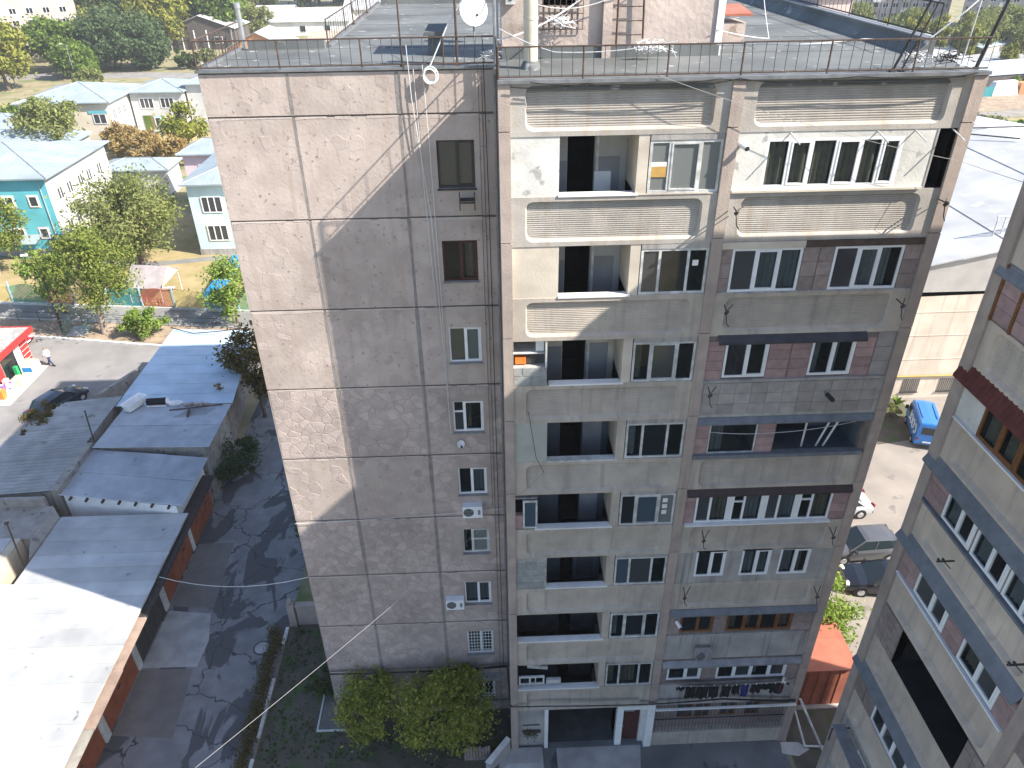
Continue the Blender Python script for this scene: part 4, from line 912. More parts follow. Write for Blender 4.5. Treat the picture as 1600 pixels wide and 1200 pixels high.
t = thing('roof_vent', 'small white vent on the red shed roof', 'vent', (14.6, 4.2, 2.8)); MB().cyl((14.6, 4.2, 2.81), (14.6, 4.2, 3.0), .06).build('pipe', 'white_paint', t); MB().cyl((14.6, 4.2, 3.0), (14.6, 4.2, 3.1), .13, .03, 10).build('cap', 'white_paint', t)
pp = [(12.5, 0.2, 3.0), (12.9, -.6, 1.6), (13.3, -1.4, .4), (13.6, -2.2, .3)]
o = tag(MB().tube([(12.5, .1, 2.9), (13.4, -.9, 1.0), (13.8, -1.5, .3), (14.2, -2.2, .15)], .05, 8).build('drain_pipe', 'old_white'), 'pale pipe slanting down from the right corner pilaster to the ground', 'pipe')
o = tag(MB().tube([(12.9, 1.5, 1.2), (13.1, -.35, .1), (13.9, -.4, .1)], .05, 8).build('drain_pipe', 'old_white'), 'pale bent pipe lying on the soil at the foot of the red shed', 'pipe')
# ================================================================ trees and plants
leafmat('leaf_green', (.06, .12, .022), (.19, .26, .06)); leafmat('leaf_yellow', (.13, .17, .02), (.32, .31, .08))
leafmat('leaf_olive', (.12, .15, .045), (.28, .30, .11)); leafmat('leaf_garden', (.14, .19, .03), (.36, .36, .08)); leafmat('leaf_mixed', (.08, .13, .025), (.26, .29, .07)); leafmat('leaf_dark', (.03, .06, .022), (.09, .13, .045))
leafmat('leaf_orange', (.22, .15, .05), (.40, .30, .13)); leafmat('leaf_brown', (.075, .06, .02), (.17, .14, .05))
leafmat('leaf_pine', (.05, .085, .04), (.13, .18, .085)); leafmat('leaf_bright', (.11, .20, .03), (.30, .38, .10)); leafmat('leaf_purple', (.10, .02, .04), (.2, .05, .08))
M('bark', (.16, .12, .09), (.10, .075, .055), 4, bump=.6); M('bark_pale', (.32, .27, .22), (.22, .18, .14), 4, bump=.5)
def quads_mesh(name, Q, mat):
    n = len(Q); me = bpy.data.meshes.new(name)
    me.vertices.add(n * 4); me.vertices.foreach_set('co', Q.reshape(-1).astype(np.float32))
    me.loops.add(n * 4); me.loops.foreach_set('vertex_index', np.arange(n * 4, dtype=np.int32))
    me.polygons.add(n); me.polygons.foreach_set('loop_start', np.arange(0, n * 4, 4, dtype=np.int32)); me.polygons.foreach_set('loop_total', np.full(n, 4, dtype=np.int32))
    me.update(calc_edges=True); me.materials.append(MATS[mat]); return me
def leaf_quads(cen, rad, n, size, rng, flat=.5):
    """n leaf quads scattered in each of the clump spheres cen/rad"""
    k = len(cen); idx = rng.integers(0, k, n)
    d = rng.normal(size=(n, 3)); d /= np.linalg.norm(d, axis=1)[:, None]
    p = cen[idx] + d * (rad[idx] * rng.random(n) ** .45 * (1 + .7 * (rng.random(n) < .09)))[:, None]
    nn = rng.normal(size=(n, 3)) + d * .6 + np.array([0, 0, flat]); nn /= np.linalg.norm(nn, axis=1)[:, None]
    a = np.cross(nn, rng.normal(size=(n, 3))); a /= np.linalg.norm(a, axis=1)[:, None]; b = np.cross(nn, a)
    s = (size * rng.uniform(.6, 1.35, n))[:, None]
    return np.stack([p - a * s, p - b * s * .5, p + a * s, p + b * s * .5], 1)
def tree(name, label, cat, loc, h, r, mat, n, leaf, seed, trunk=.3, crown_from=.3, squash=1., clumps=26, shape='round', bark='bark', group=None, stems=1, lean=(0, 0)):
    rng = np.random.default_rng(seed); t = thing(name, label, cat, (0, 0, 0), group)
    zc = h * (crown_from + 1) / 2; rz = h * (1 - crown_from) / 2
    cen = []; 
    while len(cen) < clumps:
        p = rng.uniform(-1, 1, 3); q = np.linalg.norm(p)
        if q > 1 or q < .35: continue
        f = 1.
        if shape == 'cone': f = .25 + .75 * (1 - (p[2] + 1) / 2)
        if shape == 'column': f = .8
        cen.append((p[0] * r * f * .82 + lean[0] * (p[2] + 1) / 2, p[1] * r * f * .82 * squash + lean[1] * (p[2] + 1) / 2, zc + p[2] * rz * .86))
    cen = np.array(cen); rad = rng.uniform(.15, .45, clumps) * min(r, rz * 1.1)
    if shape == 'column': rad *= .8
    Q = leaf_quads(cen, rad, n, leaf, rng)
    Q[:, :, 2] = np.maximum(Q[:, :, 2], .05)
    cr = bpy.data.objects.new('crown' if cat == 'tree' else 'foliage', quads_mesh('crown', Q, mat)); COL.objects.link(cr); cr.parent = t
    mb = MB()
    for s_ in range(stems):
        bx, by = (0, 0) if stems == 1 else rng.normal(size=2) * r * .25
        top = Vector((bx * .6 + lean[0] * .4, by * .6 + lean[1] * .4, h * (crown_from + .25))); base = Vector((bx, by, 0)); mid = base.lerp(top, .5) + Vector((*rng.normal(size=2) * trunk * .5, 0))
        mb.cyl(base, mid, trunk, trunk * .72, 8, False); mb.cyl(mid, top, trunk * .72, trunk * .4, 8, False)
        for c in cen[:: max(1, clumps // 12)]:
            a = mid.lerp(top, rng.random()); c = Vector(c); m2 = a.lerp(c, .55) + Vector((0, 0, .06 * h * (rng.random() - .3)))
            mb.cyl(a, m2, trunk * .34, trunk * .2, 5, False); mb.cyl(m2, c, trunk * .2, trunk * .06, 5, False)
    mb.build('trunk' if cat == 'tree' else 'stem', bark, t, smooth=50)
    t.location = loc; return t
def plant(label, loc, h, r, mat, n, leaf, seed, squash=1., name='bush', cat='bush', clumps=16, group=None, shape='round'):
    return tree(name, label, cat, loc, h, r, mat, n, leaf, seed, trunk=.05, crown_from=.05, squash=squash, clumps=clumps, stems=3, group=group, shape=shape)
# garden at the foot of the end wall
tree('tree', 'leafy green young tree in front of the left half of the end wall', 'tree', (-6.2, 1.05, 0), 4.0, 1.6, 'leaf_garden', 7500, .085, 11, .07, .12, clumps=34)
tree('tree', 'wider leafy green tree in front of the right half of the end wall', 'tree', (-3.0, .75, 0), 4.5, 2.15, 'leaf_garden', 12000, .085, 12, .08, .1, clumps=46)
plant('dark green shrub against the left corner of the end wall', (-9.0, 3.4, 0), 1.5, .9, 'leaf_dark', 1800, .08, 13, 1.6)
plant('ragged dark bush climbing at the back corner of the end wall', (-10.6, 13.2, 0), 4.2, 1.7, 'leaf_dark', 4200, .1, 14, 1.7, clumps=24)
plant('dark ivy bush growing over the alley beside the rough garage wall', (-17.5, 20.6, 0), 2.6, 1.5, 'leaf_dark', 4200, .09, 15, 1.9, clumps=24)
tree('tree', 'brownish olive tree overhanging the pale blue garage roof', 'tree', (-17.6, 27.5, 0), 7.2, 2.6, 'leaf_brown', 6500, .13, 16, .16, .3, clumps=26)
tree('creeper', 'dry brown creeper along the outer edge of the grey ridged garage roof', 'plant', (-30.6, 22.2, 0), 4.5, 1.1, 'leaf_brown', 3200, .08, 19, .05, .72, 2.2, 30, stems=3)
plant('small yellow weed clump on the pale blue garage roof', (-19.4, 25.2, 3.93), .5, .5, 'leaf_orange', 160, .07, 17, clumps=6)
hedge = thing('hedge', 'low brown withered hedge along the white kerb of the alley', 'hedge')
rng = np.random.default_rng(18); cen = np.stack([-11.9 + rng.normal(size=60) * .12, np.linspace(-4, 7.0, 60), .3 + rng.random(60) * .25], 1)
o = bpy.data.objects.new('foliage', quads_mesh('hedge', leaf_quads(cen, np.full(60, .35), 5200, .06, rng), 'leaf_brown')); COL.objects.link(o); o.parent = hedge
MB().tube([(-11.9, -4, .1), (-11.92, 2, .12), (-11.9, 7, .1)], .03).build('stem', 'bark', hedge)
N = 15000; p = np.stack([rng.uniform(-11.3, -.6, N), rng.uniform(-14, 7.3, N), rng.random(N) * .12], 1)
keep = ((p[:, 1] < 1.3) | (p[:, 0] < -9)) & (np.sin(p[:, 0] * 1.7 + 1) + np.sin(p[:, 1] * 1.3) + rng.normal(size=N) * .7 > -.2); p = p[keep]
o = bpy.data.objects.new('weeds', quads_mesh('weeds', leaf_quads(p, np.full(len(p), .1), len(p), .075, rng, 1.5), 'leaf_dark')); COL.objects.link(o); o['kind'] = 'stuff'
# kindergarten side
tree('tree', 'broad green tree with forked pale trunk on the verge by the footpath', 'tree', (-35.6, 41.9, 0), 10.4, 4.2, 'leaf_mixed', 9500, .15, 21, .3, .2, bark='bark_pale', clumps=52, lean=(.6, .4))
tree('tree', 'wide pale olive tree behind the play yard roof', 'tree', (-38.2, 57.8, 0), 10.2, 6.4, 'leaf_olive', 15000, .19, 22, .3, .14, clumps=64)
tree('tree', 'bright green tree in front of the turquoise kindergarten wall at the left edge', 'tree', (-52.8, 56.3, 0), 9.2, 4.8, 'leaf_mixed', 9500, .17, 23, .22, .25, bark='bark_pale', clumps=34)
tree('tree', 'slender yellow green tree leaning beside the street lamp', 'tree', (-41.2, 46.4, 0), 7.6, 2.4, 'leaf_bright', 3200, .17, 24, .12, .15, clumps=20, lean=(-1.4, 0))
plant('sunny green bush on the verge beside the blue garage roof', (-31.4, 41.2, 0), 2.7, 2.6, 'leaf_bright', 4200, .13, 25, .7, clumps=26)
tree('tree', 'yellow green tree beside the end wall behind the blue play slide', 'tree', (-24.0, 43.2, 0), 6.5, 2.5, 'leaf_bright', 4600, .15, 26, .14, .12, clumps=26)
tree('tree', 'round olive tree in front of the cream kindergarten wing', 'tree', (-68.5, 103.2, 0), 9.5, 6.0, 'leaf_olive', 6000, .32, 27, .3, .1, clumps=40)
for i, (x, y, h, r) in enumerate(((-57.5, 103.5, 4.6, 3.2), (-52.5, 99.5, 5.0, 3.4), (-60.5, 107, 4.5, 2.4), (-47.6, 97, 4.6, 2.6))):
    plant(['orange brown bush left of the kindergarten door', 'largest orange brown bush below the kindergarten door', 'tall thin orange bush at the corner of the cream wing', 'orange brown bush next to the pink wing roof'][i], (x, y, 0), h, r, 'leaf_orange', 2600, .26, 30 + i, clumps=20, group='orange bushes by the kindergarten')
tree('tree', 'dark green and yellow tree beside the upper left corner of the end wall', 'tree', (-48.8, 105.5, 0), 7.8, 4.2, 'leaf_yellow', 4200, .3, 36, .25, .15, clumps=30)
tree('tree', 'low green tree at the left end of the cream wing roof', 'tree', (-84, 121, 0), 5.5, 4.0, 'leaf_green', 3000, .3, 37, .2, .1)
# upper left park
def far(proto, items, label, group):
    for i, (x, y, s, rz) in enumerate(items): dup(proto, (x, y, 0), rz, s, label[i] if i < len(label) else label[-1], group)
tree('tree', 'large yellow green tree at the left edge above the lawn', 'tree', (-108, 163, 0), 14, 8.0, 'leaf_yellow', 10000, .5, 41, .5, .18, clumps=46)
tree('tree', 'green tree between the yellow tree and the dark conifers', 'tree', (-108, 187, 0), 12.5, 7.5, 'leaf_green', 8000, .5, 42, .5, .2, clumps=42)
tree('tree', 'green tree rising in front of the pale apartment house', 'tree', (-121, 187, 0), 11.5, 7.5, 'leaf_green', 7000, .5, 43, .5, .2, clumps=42)
tree('conifer', 'tallest dark conifer above the kindergarten roofs', 'tree', (-95, 190, 0), 14, 8.5, 'leaf_pine', 9000, .45, 44, .45, .05, clumps=60)
tree('conifer', 'dark conifer on the right of the conifer pair', 'tree', (-86.5, 189, 0), 12.5, 8, 'leaf_pine', 9000, .45, 45, .45, .05, clumps=60)
tree('conifer', 'smaller dark conifer on the left of the conifer group', 'tree', (-102, 192, 0), 11, 6.5, 'leaf_pine', 6000, .45, 46, .4, .05, clumps=46)
tree('tree', 'big yellow tree at the end of the conifers', 'tree', (-93, 222, 0), 18, 9, 'leaf_yellow', 8000, .6, 47, .5, .2, clumps=42)
tree('tree', 'yellow green tree rising beside the first white roofed house', 'tree', (-85, 240, 0), 16, 7, 'leaf_yellow', 6000, .6, 48, .5, .2, clumps=34)
plant('small round yellow bush on the lawn beside the kindergarten roof ridge', (-88, 158, 0), 5, 5.5, 'leaf_olive', 2200, .4, 49, clumps=20)
plant('dark green conifer bush beside the timber house', (-76, 188, 0), 5.2, 3.8, 'leaf_dark', 2600, .4, 50, clumps=20)
plant('olive bush beside the timber house porch', (-69, 187, 0), 5, 3.8, 'leaf_olive', 2600, .4, 51, clumps=20)
plant('purple leaved bush among the conifers', (-104, 222, 0), 5, 3.5, 'leaf_purple', 1500, .4, 52, clumps=14)
pg = tree('tree', 'green tree in the tree belt above the white roofs', 'tree', (-70, 322, 0), 24, 10, 'leaf_green', 5000, .8, 53, .6, .1, clumps=36, group='tree belt beyond the white roofs')
pd = tree('tree', 'dark green tree in the tree belt above the white roofs', 'tree', (-55, 330, 0), 26, 9, 'leaf_dark', 5000, .8, 54, .6, .1, clumps=36, group='tree belt beyond the white roofs')
py_ = tree('tree', 'yellowish tree in the tree belt above the white roofs', 'tree', (-42, 318, 0), 22, 10, 'leaf_yellow', 5000, .8, 55, .6, .1, clumps=36, group='tree belt beyond the white roofs')
rr = random.Random(5)
for i in range(46):
    pr = [pg, pd, pg, py_, pd][i % 5]
    dup(pr, (-150 + i * 4.6 + rr.uniform(-3, 3), 316 + rr.uniform(-14, 46), 0), rr.uniform(0, 6), rr.uniform(.8, 1.2))
for i in range(16):
    dup([pg, pd, py_][i % 3], (-165 + i * 5.5 + rr.uniform(-3, 3), 246 + rr.uniform(-8, 40) - i * .5, 0), rr.uniform(0, 6), rr.uniform(.75, 1.0), ['green tree in the grove behind the conifers', 'dark green tree in the grove behind the conifers', 'yellowish tree in the grove behind the conifers'][i % 3], 'grove behind the conifers')
tl = ['yellow green tree', 'leafy green tree', 'olive green tree']
pk = [tree('tree', 'olive green tree filling the park behind the lamp', 'tree', (-118, 172, 0), 9.5, 6.5, 'leaf_olive', 6000, .45, 57, .4, .12, clumps=36, group='park trees at the upper left'),
      tree('tree', 'leafy green tree filling the park behind the lamp', 'tree', (-99, 178, 0), 9, 6, 'leaf_green', 6000, .45, 58, .4, .12, clumps=36, group='park trees at the upper left'),
      tree('tree', 'yellow green tree filling the park behind the lamp', 'tree', (-117, 206, 0), 11, 6.5, 'leaf_yellow', 6000, .45, 59, .4, .12, clumps=36, group='park trees at the upper left')]
for i, (x, y, s_, wh) in enumerate(((-127, 176, .9, 'at the left picture edge above the lawn'), (-104, 206, 1.1, 'just behind the left conifer'), (-128, 200, 1.0, 'below the windows of the stone apartment house'), (-113, 216, 1.1, 'at the right corner of the stone apartment house'), (-100, 236, 1.2, 'behind the yellow tree at the conifers'), (-82, 258, 1.2, 'above the timber house roof'), (-92, 168, .55, 'small beside the lamp on the road'), (-118, 236, 1.2, 'above the right end of the stone apartment house'), (-74, 246, 1.1, 'behind the ridge of the timber house'))):
    dup(pk[(i + 1) % 3], (x, y, 0), i * 1.3, s_, ['olive green', 'leafy green', 'yellow green'][(i + 1) % 3] + ' tree ' + wh)
# right hand background
pp_ = tree('poplar', 'narrow yellow poplar standing in the row behind the flat roof', 'tree', (112, 178, 0), 11.5, 3.2, 'leaf_yellow', 4000, .4, 61, .25, .04, shape='column', clumps=36, group='yellow poplars behind the roof')
PL = [pp_]; GL = []
for x, y, s in ((108.5, 182, 1.0), (105.5, 181, .92), (116.5, 172, .9), (123, 186, 1.0), (103, 188, .85), (120, 160, .62), (117.5, 158, .6)): PL.append(dup(pp_, (x, y, 0), s * 9, s))
pe = tree('tree', 'grey green tree between the poplars and the far blocks', 'tree', (128, 186, 0), 10.5, 6.5, 'leaf_olive', 5000, .5, 62, .4, .1, clumps=36, group='grey green trees behind the roof')
for x, y, s in ((121, 178, .9), (136, 190, 1.05), (118, 204, .9), (107, 215, .95), (134, 180, .8), (100, 222, .95), (92, 232, .9), (112, 196, .7), (142, 196, .8)): GL.append(dup(pe, (x, y, 0), s * 7, s))
plant('bright green garden bush beyond the warehouse roof', (87, 97, 0), 4.6, 5.2, 'leaf_green', 3600, .26, 63, clumps=24)
plant('olive garden bush beside the block edge beyond the warehouse roof', (80, 99, 0), 4.6, 4.8, 'leaf_olive', 3600, .26, 64, clumps=24)
plant('dark green garden bush at the right edge beyond the warehouse', (95.5, 99, 0), 4.4, 4.5, 'leaf_green', 3200, .26, 65, clumps=22)
plant('small bush beside the sheds', (112, 143, 0), 3.4, 2.8, 'leaf_green', 1000, .3, 66, clumps=12)
plant('pale flowering bush sprawling over the red shed roof', (15.9, 6.0, 0), 3.9, 1.75, 'leaf_bright', 8500, .1, 67, 1.5, clumps=40)
GL.append(pe)
ORD = ['first', 'second', 'third', 'fourth', 'fifth', 'sixth', 'seventh', 'eighth', 'ninth', 'tenth', 'eleventh', 'twelfth', 'thirteenth', 'fourteenth', 'fifteenth', 'sixteenth', 'seventeenth', 'eighteenth', 'nineteenth', 'twentieth']
def ordinal(objs, text):
    for i, o in enumerate(sorted(objs, key=lambda o: (o.location.x + .32) / (o.location.y + 19.6))): o['label'] = ORD[i] + ' ' + text
ordinal(PL, 'yellow poplar from the left in the row behind the flat roof'); ordinal(GL, 'grey green tree from the left between poplars and far blocks')
for (gname, where) in (('tree belt beyond the white roofs', 'in the belt above the white roofs'), ('grove behind the conifers', 'in the grove behind the conifers')):
    by = {}
    for o in COL.objects:
        if o.get('group') == gname: by.setdefault(o['label'].split(' tree')[0].replace('dark green', 'dark'), []).append(o)
    for k, v in by.items():
        v.sort(key=lambda o: o.location.x); h = (len(v) + 1) // 2
        for i, o in enumerate(v): o['label'] = (ORD[i] if i < 20 else 'last') + ' ' + k + ' tree from the left ' + where
# agave by the warehouse
t = thing('agave', 'spiky green agave in the bed by the warehouse wall', 'plant', (30.1, 26.4, 0)); rr = random.Random(3)
for i in range(18):
    a = i * 2.4; L_ = rr.uniform(.6, 1.0); el = rr.uniform(.4, 1.3); d = Vector((math.cos(a) * math.cos(el), math.sin(a) * math.cos(el), math.sin(el))); sd = Vector((-math.sin(a), math.cos(a), 0)) * .08
    o = Vector((30.1, 26.4, .05)); m = o + d * L_ * .5; e = o + d * L_ - Vector((0, 0, .12))
    MB().poly([o - sd, m - sd * 1.4, e, m + sd * 1.4, o + sd]).poly([o - sd, m - Vector((0, 0, .04)), e, o + sd]).build('leaf', 'leaf_green', t)
plant('low dry green bush in the bed by the warehouse', (28.6, 24.9, 0), 1.0, 1.5, 'leaf_olive', 900, .1, 68, clumps=12)
# ================================================================ kindergarten
M('turquoise', (.13, .48, .55), (.115, .43, .50), .8, rough=.8); M('pale_blue', (.56, .72, .74), (.52, .68, .70), .8); M('pale_pink', (.72, .55, .58), (.67, .5, .53), .8)
M('cream_wall', (.70, .64, .54), (.64, .58, .48), .8); M('kg_white', (.52, .52, .51), (.47, .47, .46), .8); M('kg_roof', (.285, .335, .36), (.25, .30, .325), .6, rough=.5, bump=.05)
M('deep_blue', (.03, .12, .33), (.025, .1, .28), 2); M('surround', (.70, .64, .50), (.66, .6, .46), 2); M('surround_pink', (.68, .5, .5), (.62, .46, .46), 2)
def fwin(parent, F, u0, u1, v0, v1, n=2, sur=None, gl='glass_grey'):
    if sur: MB().fb(F, u0 - .18, u1 + .18, v0 - .16, v1 + .16, -.02, .03).build('window_surround', sur, parent)
    mb = MB(); k = .04
    for i in range(n + 1): x = u0 + (u1 - u0) * i / n; mb.fb(F, x - .05, x + .05, v0, v1, .031, .09)
    mb.fb(F, u0, u1, v0 - .05, v0 + .05, .031, .085).fb(F, u0, u1, v1 - .05, v1 + .05, .031, .085)
    w_ = mb.build('window', 'upvc', parent); MB().fb(F, u0, u1, v0, v1, -.02, .04).build('pane', gl, w_)
def hip(label, x0, x1, y0, y1, h, rise, wall, loc_mats=None, ov=.6, seams=True, front=None, right=None, plinth=.7, name='kindergarten'):
    t = thing(name, label, 'building', ((x0 + x1) / 2, (y0 + y1) / 2, 0))
    front = front or wall; right = right or wall
    MB().poly([(x0, y0, plinth), (x1, y0, plinth), (x1, y0, h), (x0, y0, h)]).build('wall', front, t)
    MB().poly([(x1, y0, plinth), (x1, y1, plinth), (x1, y1, h), (x1, y0, h)]).build('wall', right, t)
    MB().poly([(x1, y1, 0), (x0, y1, 0), (x0, y1, h), (x1, y1, h)]).poly([(x0, y1, 0), (x0, y0, 0), (x0, y0, h), (x0, y1, h)]).build('wall', wall, t)
    if plinth: MB().box(x0 - .06, x1 + .06, y0 - .06, y1 + .06, 0, plinth).build('plinth', 'plaster_grey', t)
    X0, X1, Y0, Y1 = x0 - ov, x1 + ov, y0 - ov, y1 + ov; w_, d = X1 - X0, Y1 - Y0; k = min(w_, d) / 2
    if w_ >= d: r0, r1 = (X0 + k, (Y0 + Y1) / 2, h + rise), (X1 - k, (Y0 + Y1) / 2, h + rise)
    else: r0, r1 = ((X0 + X1) / 2, Y0 + k, h + rise), ((X0 + X1) / 2, Y1 - k, h + rise)
    A, B, C_, D = (X0, Y0, h), (X1, Y0, h), (X1, Y1, h), (X0, Y1, h)
    fs = [[A, B, r1, r0], [B, C_, r1], [C_, D, r0, r1], [D, A, r0]] if w_ >= d else [[A, B, r0], [B, C_, r1, r0], [C_, D, r1], [D, A, r0, r1]]
    for f in fs: MB().poly(f).build('roof_slope', 'kg_roof', t)
    MB().box(X0, X1, Y0, Y0 + .12, h - .16, h - .002).box(X1 - .12, X1, Y0 + .121, Y1, h - .16, h - .002).build('eaves_board', 'kg_roof', t)
    MB().poly([(X0, Y0 + .12, h - .1), (X1 - .12, Y0 + .12, h - .1), (X1 - .12, Y1, h - .1), (X0, Y1, h - .1)]).build('soffit', 'kg_white', t)
    sm = MB()
    for f in fs[:2]:
        e0, e1 = Vector(f[0]), Vector(f[1]); n = int((e1 - e0).length / .9); top = [Vector(q) for q in f[2:]]
        for i in range(1, n):
            s_ = i / n; a = e0.lerp(e1, s_)
            nin = (top[0] + top[-1]) / 2 - (e0 + e1) / 2; ud = (e1 - e0).normalized(); nin = nin - ud * nin.dot(ud); dd = min(1., min(s_, 1 - s_) * (e1 - e0).length / max(.1, Vector((nin.x, nin.y, 0)).length))
            b = a + nin * dd; up_ = Vector((0, 0, .03)); sd = ud * .025
            sm.poly([a - sd + up_, a + sd + up_, b + sd + up_, b - sd + up_]).poly([a - sd, a - sd + up_, b - sd + up_, b - sd]).poly([a + sd, a + sd + up_, b + sd + up_, b + sd])
    if seams: sm.build('standing_seams', 'kg_roof', t, kind='stuff')
    for a, b in ((B, r1), (A, r0), (r0, r1)) if w_ >= d else ((B, r0), (A, r0), (r0, r1)): MB().cyl(a, b, .07).build('ridge_cap', 'steel_grey', t)
    return t
K1 = hip('turquoise kindergarten block with grey hipped metal roof at the left edge', -78, -47.9, 61.6, 76.5, 8.8, 1.9, 'turquoise', right='kg_white')
FK = frame((0, 61.6, 0), (1, 0, 0), (0, -1, 0)); FKR = frame((-47.9, 0, 0), (0, 1, 0), (1, 0, 0))
for u, n_, s_ in ((-50.2, 1, 'surround'), (-53.6, 2, 'surround'), (-57.2, 2, 'surround_pink'), (-60.8, 2, 'surround')):
    fwin(K1, FK, u, u + (.9 if n_ == 1 else 1.7), 5.6, 6.7, n_, s_); fwin(K1, FK, u, u + (.9 if n_ == 1 else 1.7), 2.0, 3.1, n_, 'surround_pink')
for y in (63.3, 65.5, 68.2, 70.4, 73.2): fwin(K1, FKR, y, y + 1.1, 5.7, 7.0, 2); fwin(K1, FKR, y, y + 1.1, 2.1, 3.4, 2)
MB().box(-49.6, -47.84, 61.53, 61.59, .7, 2.4).build('dado', 'deep_blue', K1); MB().hexa([(-54, 59.6, 2.0), (-50, 59.6, 2.0), (-50, 61.55, 2.4), (-54, 61.55, 2.4), (-54, 59.6, 2.06), (-50, 59.6, 2.06), (-50, 61.55, 2.46), (-54, 61.55, 2.46)]).build('porch_roof', 'kg_roof', K1)
MB().box(-48.6, -48.55, 61.5, 61.56, .6, 8.7).build('downpipe', 'kg_white', K1)
K5 = hip('pale blue kindergarten block with two windows beside the end wall', -32.6, -14, 60.4, 74, 8.1, 1.9, 'pale_blue')
F5 = frame((0, 60.4, 0), (1, 0, 0), (0, -1, 0))
for u in (-31.3, -27.0): fwin(K5, F5, u, u + 2.1, 4.9, 6.6, 3, None); fwin(K5, F5, u, u + 2.1, 1.7, 3.4, 3, 'surround')
K4 = hip('pale pink kindergarten block between the olive tree and the pale blue block', -38.2, -26, 75.5, 80, 7.4, 1.3, 'pale_pink')
F4 = frame((0, 75.5, 0), (1, 0, 0), (0, -1, 0)); fwin(K4, F4, -36.4, -33.4, 4.5, 6.0, 4)
MB().poly([(-38, 74.0, 0), (-33, 74.0, 0), (-33, 74.0, .1), (-38, 74.0, .1)]).build('step', 'kerb_stone', K4)
K3 = hip('low connecting block with ribbed roof behind the olive tree', -52, -43.5, 82, 87, 3.8, .9, 'kg_white', plinth=.3)
K1b = hip('low kindergarten annexe roof behind the turquoise block', -84, -63.6, 98.6, 104.5, 3.6, 1.4, 'kg_white', plinth=.3)
K1c = hip('low grey roofed annexe at the left edge below the cream wing', -100, -75.5, 107.5, 118, 3.6, 1.6, 'kg_white', plinth=.3)
MB().box(-78.6, -77.7, 109.3, 110, 4.2, 5.1).build('chimney', 'kg_white', K1c)
K2 = hip('cream and white kindergarten wing with grey hipped roof and bright windows', -76, -61.6, 109.3, 124, 7.3, 1.9, 'cream_wall', right='kg_white')
F2 = frame((0, 109.3, 0), (1, 0, 0), (0, -1, 0)); F2R = frame((-61.6, 0, 0), (0, 1, 0), (1, 0, 0))
fwin(K2, F2, -64.4, -62.4, 3.9, 5.4, 2); MB().box(-65, -62, 109.2, 109.28, 5.5, 5.9).build('blue_lintel', 'turquoise', K2)
for y in (110.3, 112.3, 114.3): fwin(K2, F2R, y, y + 1, 4.3, 5.9, 2); fwin(K2, F2R, y, y + 1, 1.2, 2.6, 2)
K2b = hip('white kindergarten entrance wing with colourful door frames', -61.2, -52.4, 117.2, 127, 7.3, 1.3, 'kg_white')
F2b = frame((0, 117.2, 0), (1, 0, 0), (0, -1, 0))
for u in (-59.7, -56.2): fwin(K2b, F2b, u, u + 2.2, 4.6, 6.2, 3, 'surround')
MB().fb(F2b, -59.8, -58.6, .7, 3.4, .01, .08).build('door', 'leaf_green', K2b); MB().fb(F2b, -58.5, -58.1, 1.2, 3.4, .01, .08).build('door_panel', 'leaf_orange', K2b); fwin(K2b, F2b, -57.9, -56.9, 1.6, 3.0, 1, 'turquoise'); fwin(K2b, F2b, -56, -55, 1.4, 3.0, 1, 'surround_pink')
K2c = hip('pale pink kindergarten hall with high metal roof beside the end wall', -52, -40, 118.6, 134, 8.2, 1.9, 'pale_pink', front='kg_white')
MB().box(-51.4, -50.4, 127.4, 128, 9.2, 10.1).build('dormer', 'kg_white', K2c)
# colourful picket fence
FN = {'green': ('fence_green', (.10, .33, .20)), 'red': ('fence_red', (.42, .14, .09)), 'yellow': ('fence_yellow', (.62, .50, .20)), 'teal': ('fence_teal', (.05, .30, .33))}
for k, (m, c) in FN.items(): M(m, c, tuple(x * .85 for x in c), 3, rough=.6)
M('fence_post', (.35, .52, .62), (.3, .46, .56), 3, rough=.6)
fence = thing('picket_fence', 'colourful metal picket fence with green red yellow and teal panels along the kindergarten yard', 'fence', (-40, 48, 0))
def fy(x): return 48.72 - .1345 * (x + 47.26)
xs = [-57.6, -54.2, -50.7, -47.26, -43.8, -40.85, -37.4, -33.98, -30.75, -27.59, -24.4, -21.2]
cs = ['teal', 'red', 'yellow', 'green', 'red', 'yellow', 'teal', 'red', 'yellow', 'teal', 'green']
for x in xs: MB().box(x - .06, x + .06, fy(x) - .06, fy(x) + .06, 0, 2.35).build('post', 'fence_post', fence)
for a, b, c in zip(xs, xs[1:], cs):
    rl = MB(); n = 24
    for i in range(n):
        s_ = (i + .5) / n; x = a + (b - a) * s_; hgt = 1.8 + .35 * math.sin(s_ * math.pi)
        MB().box(x - .036, x + .036, fy(x) - .015, fy(x) + .015, .25, hgt).build('picket', FN[c][0], fence)
        x2 = a + (b - a) * (i / n); x3 = a + (b - a) * ((i + 1) / n)
        rl.cyl((x2, fy(x2), 1.8 + .35 * math.sin(i / n * math.pi)), (x3, fy(x3), 1.8 + .35 * math.sin((i + 1) / n * math.pi)), .025, n=4)
    rl.build('top_rail', FN[c][0], fence); MB().cyl((a, fy(a), .3), (b, fy(b), .3), .025, n=4).build('bottom_rail', FN[c][0], fence)
MB().hexa([(-58, fy(-58) - .15, 0), (-20, fy(-20) - .15, 0), (-20, fy(-20) + .15, 0), (-58, fy(-58) + .15, 0), (-58, fy(-58) - .15, .22), (-20, fy(-20) - .15, .22), (-20, fy(-20) + .15, .22), (-58, fy(-58) + .15, .22)]).build('footing', 'kerb_white', fence)
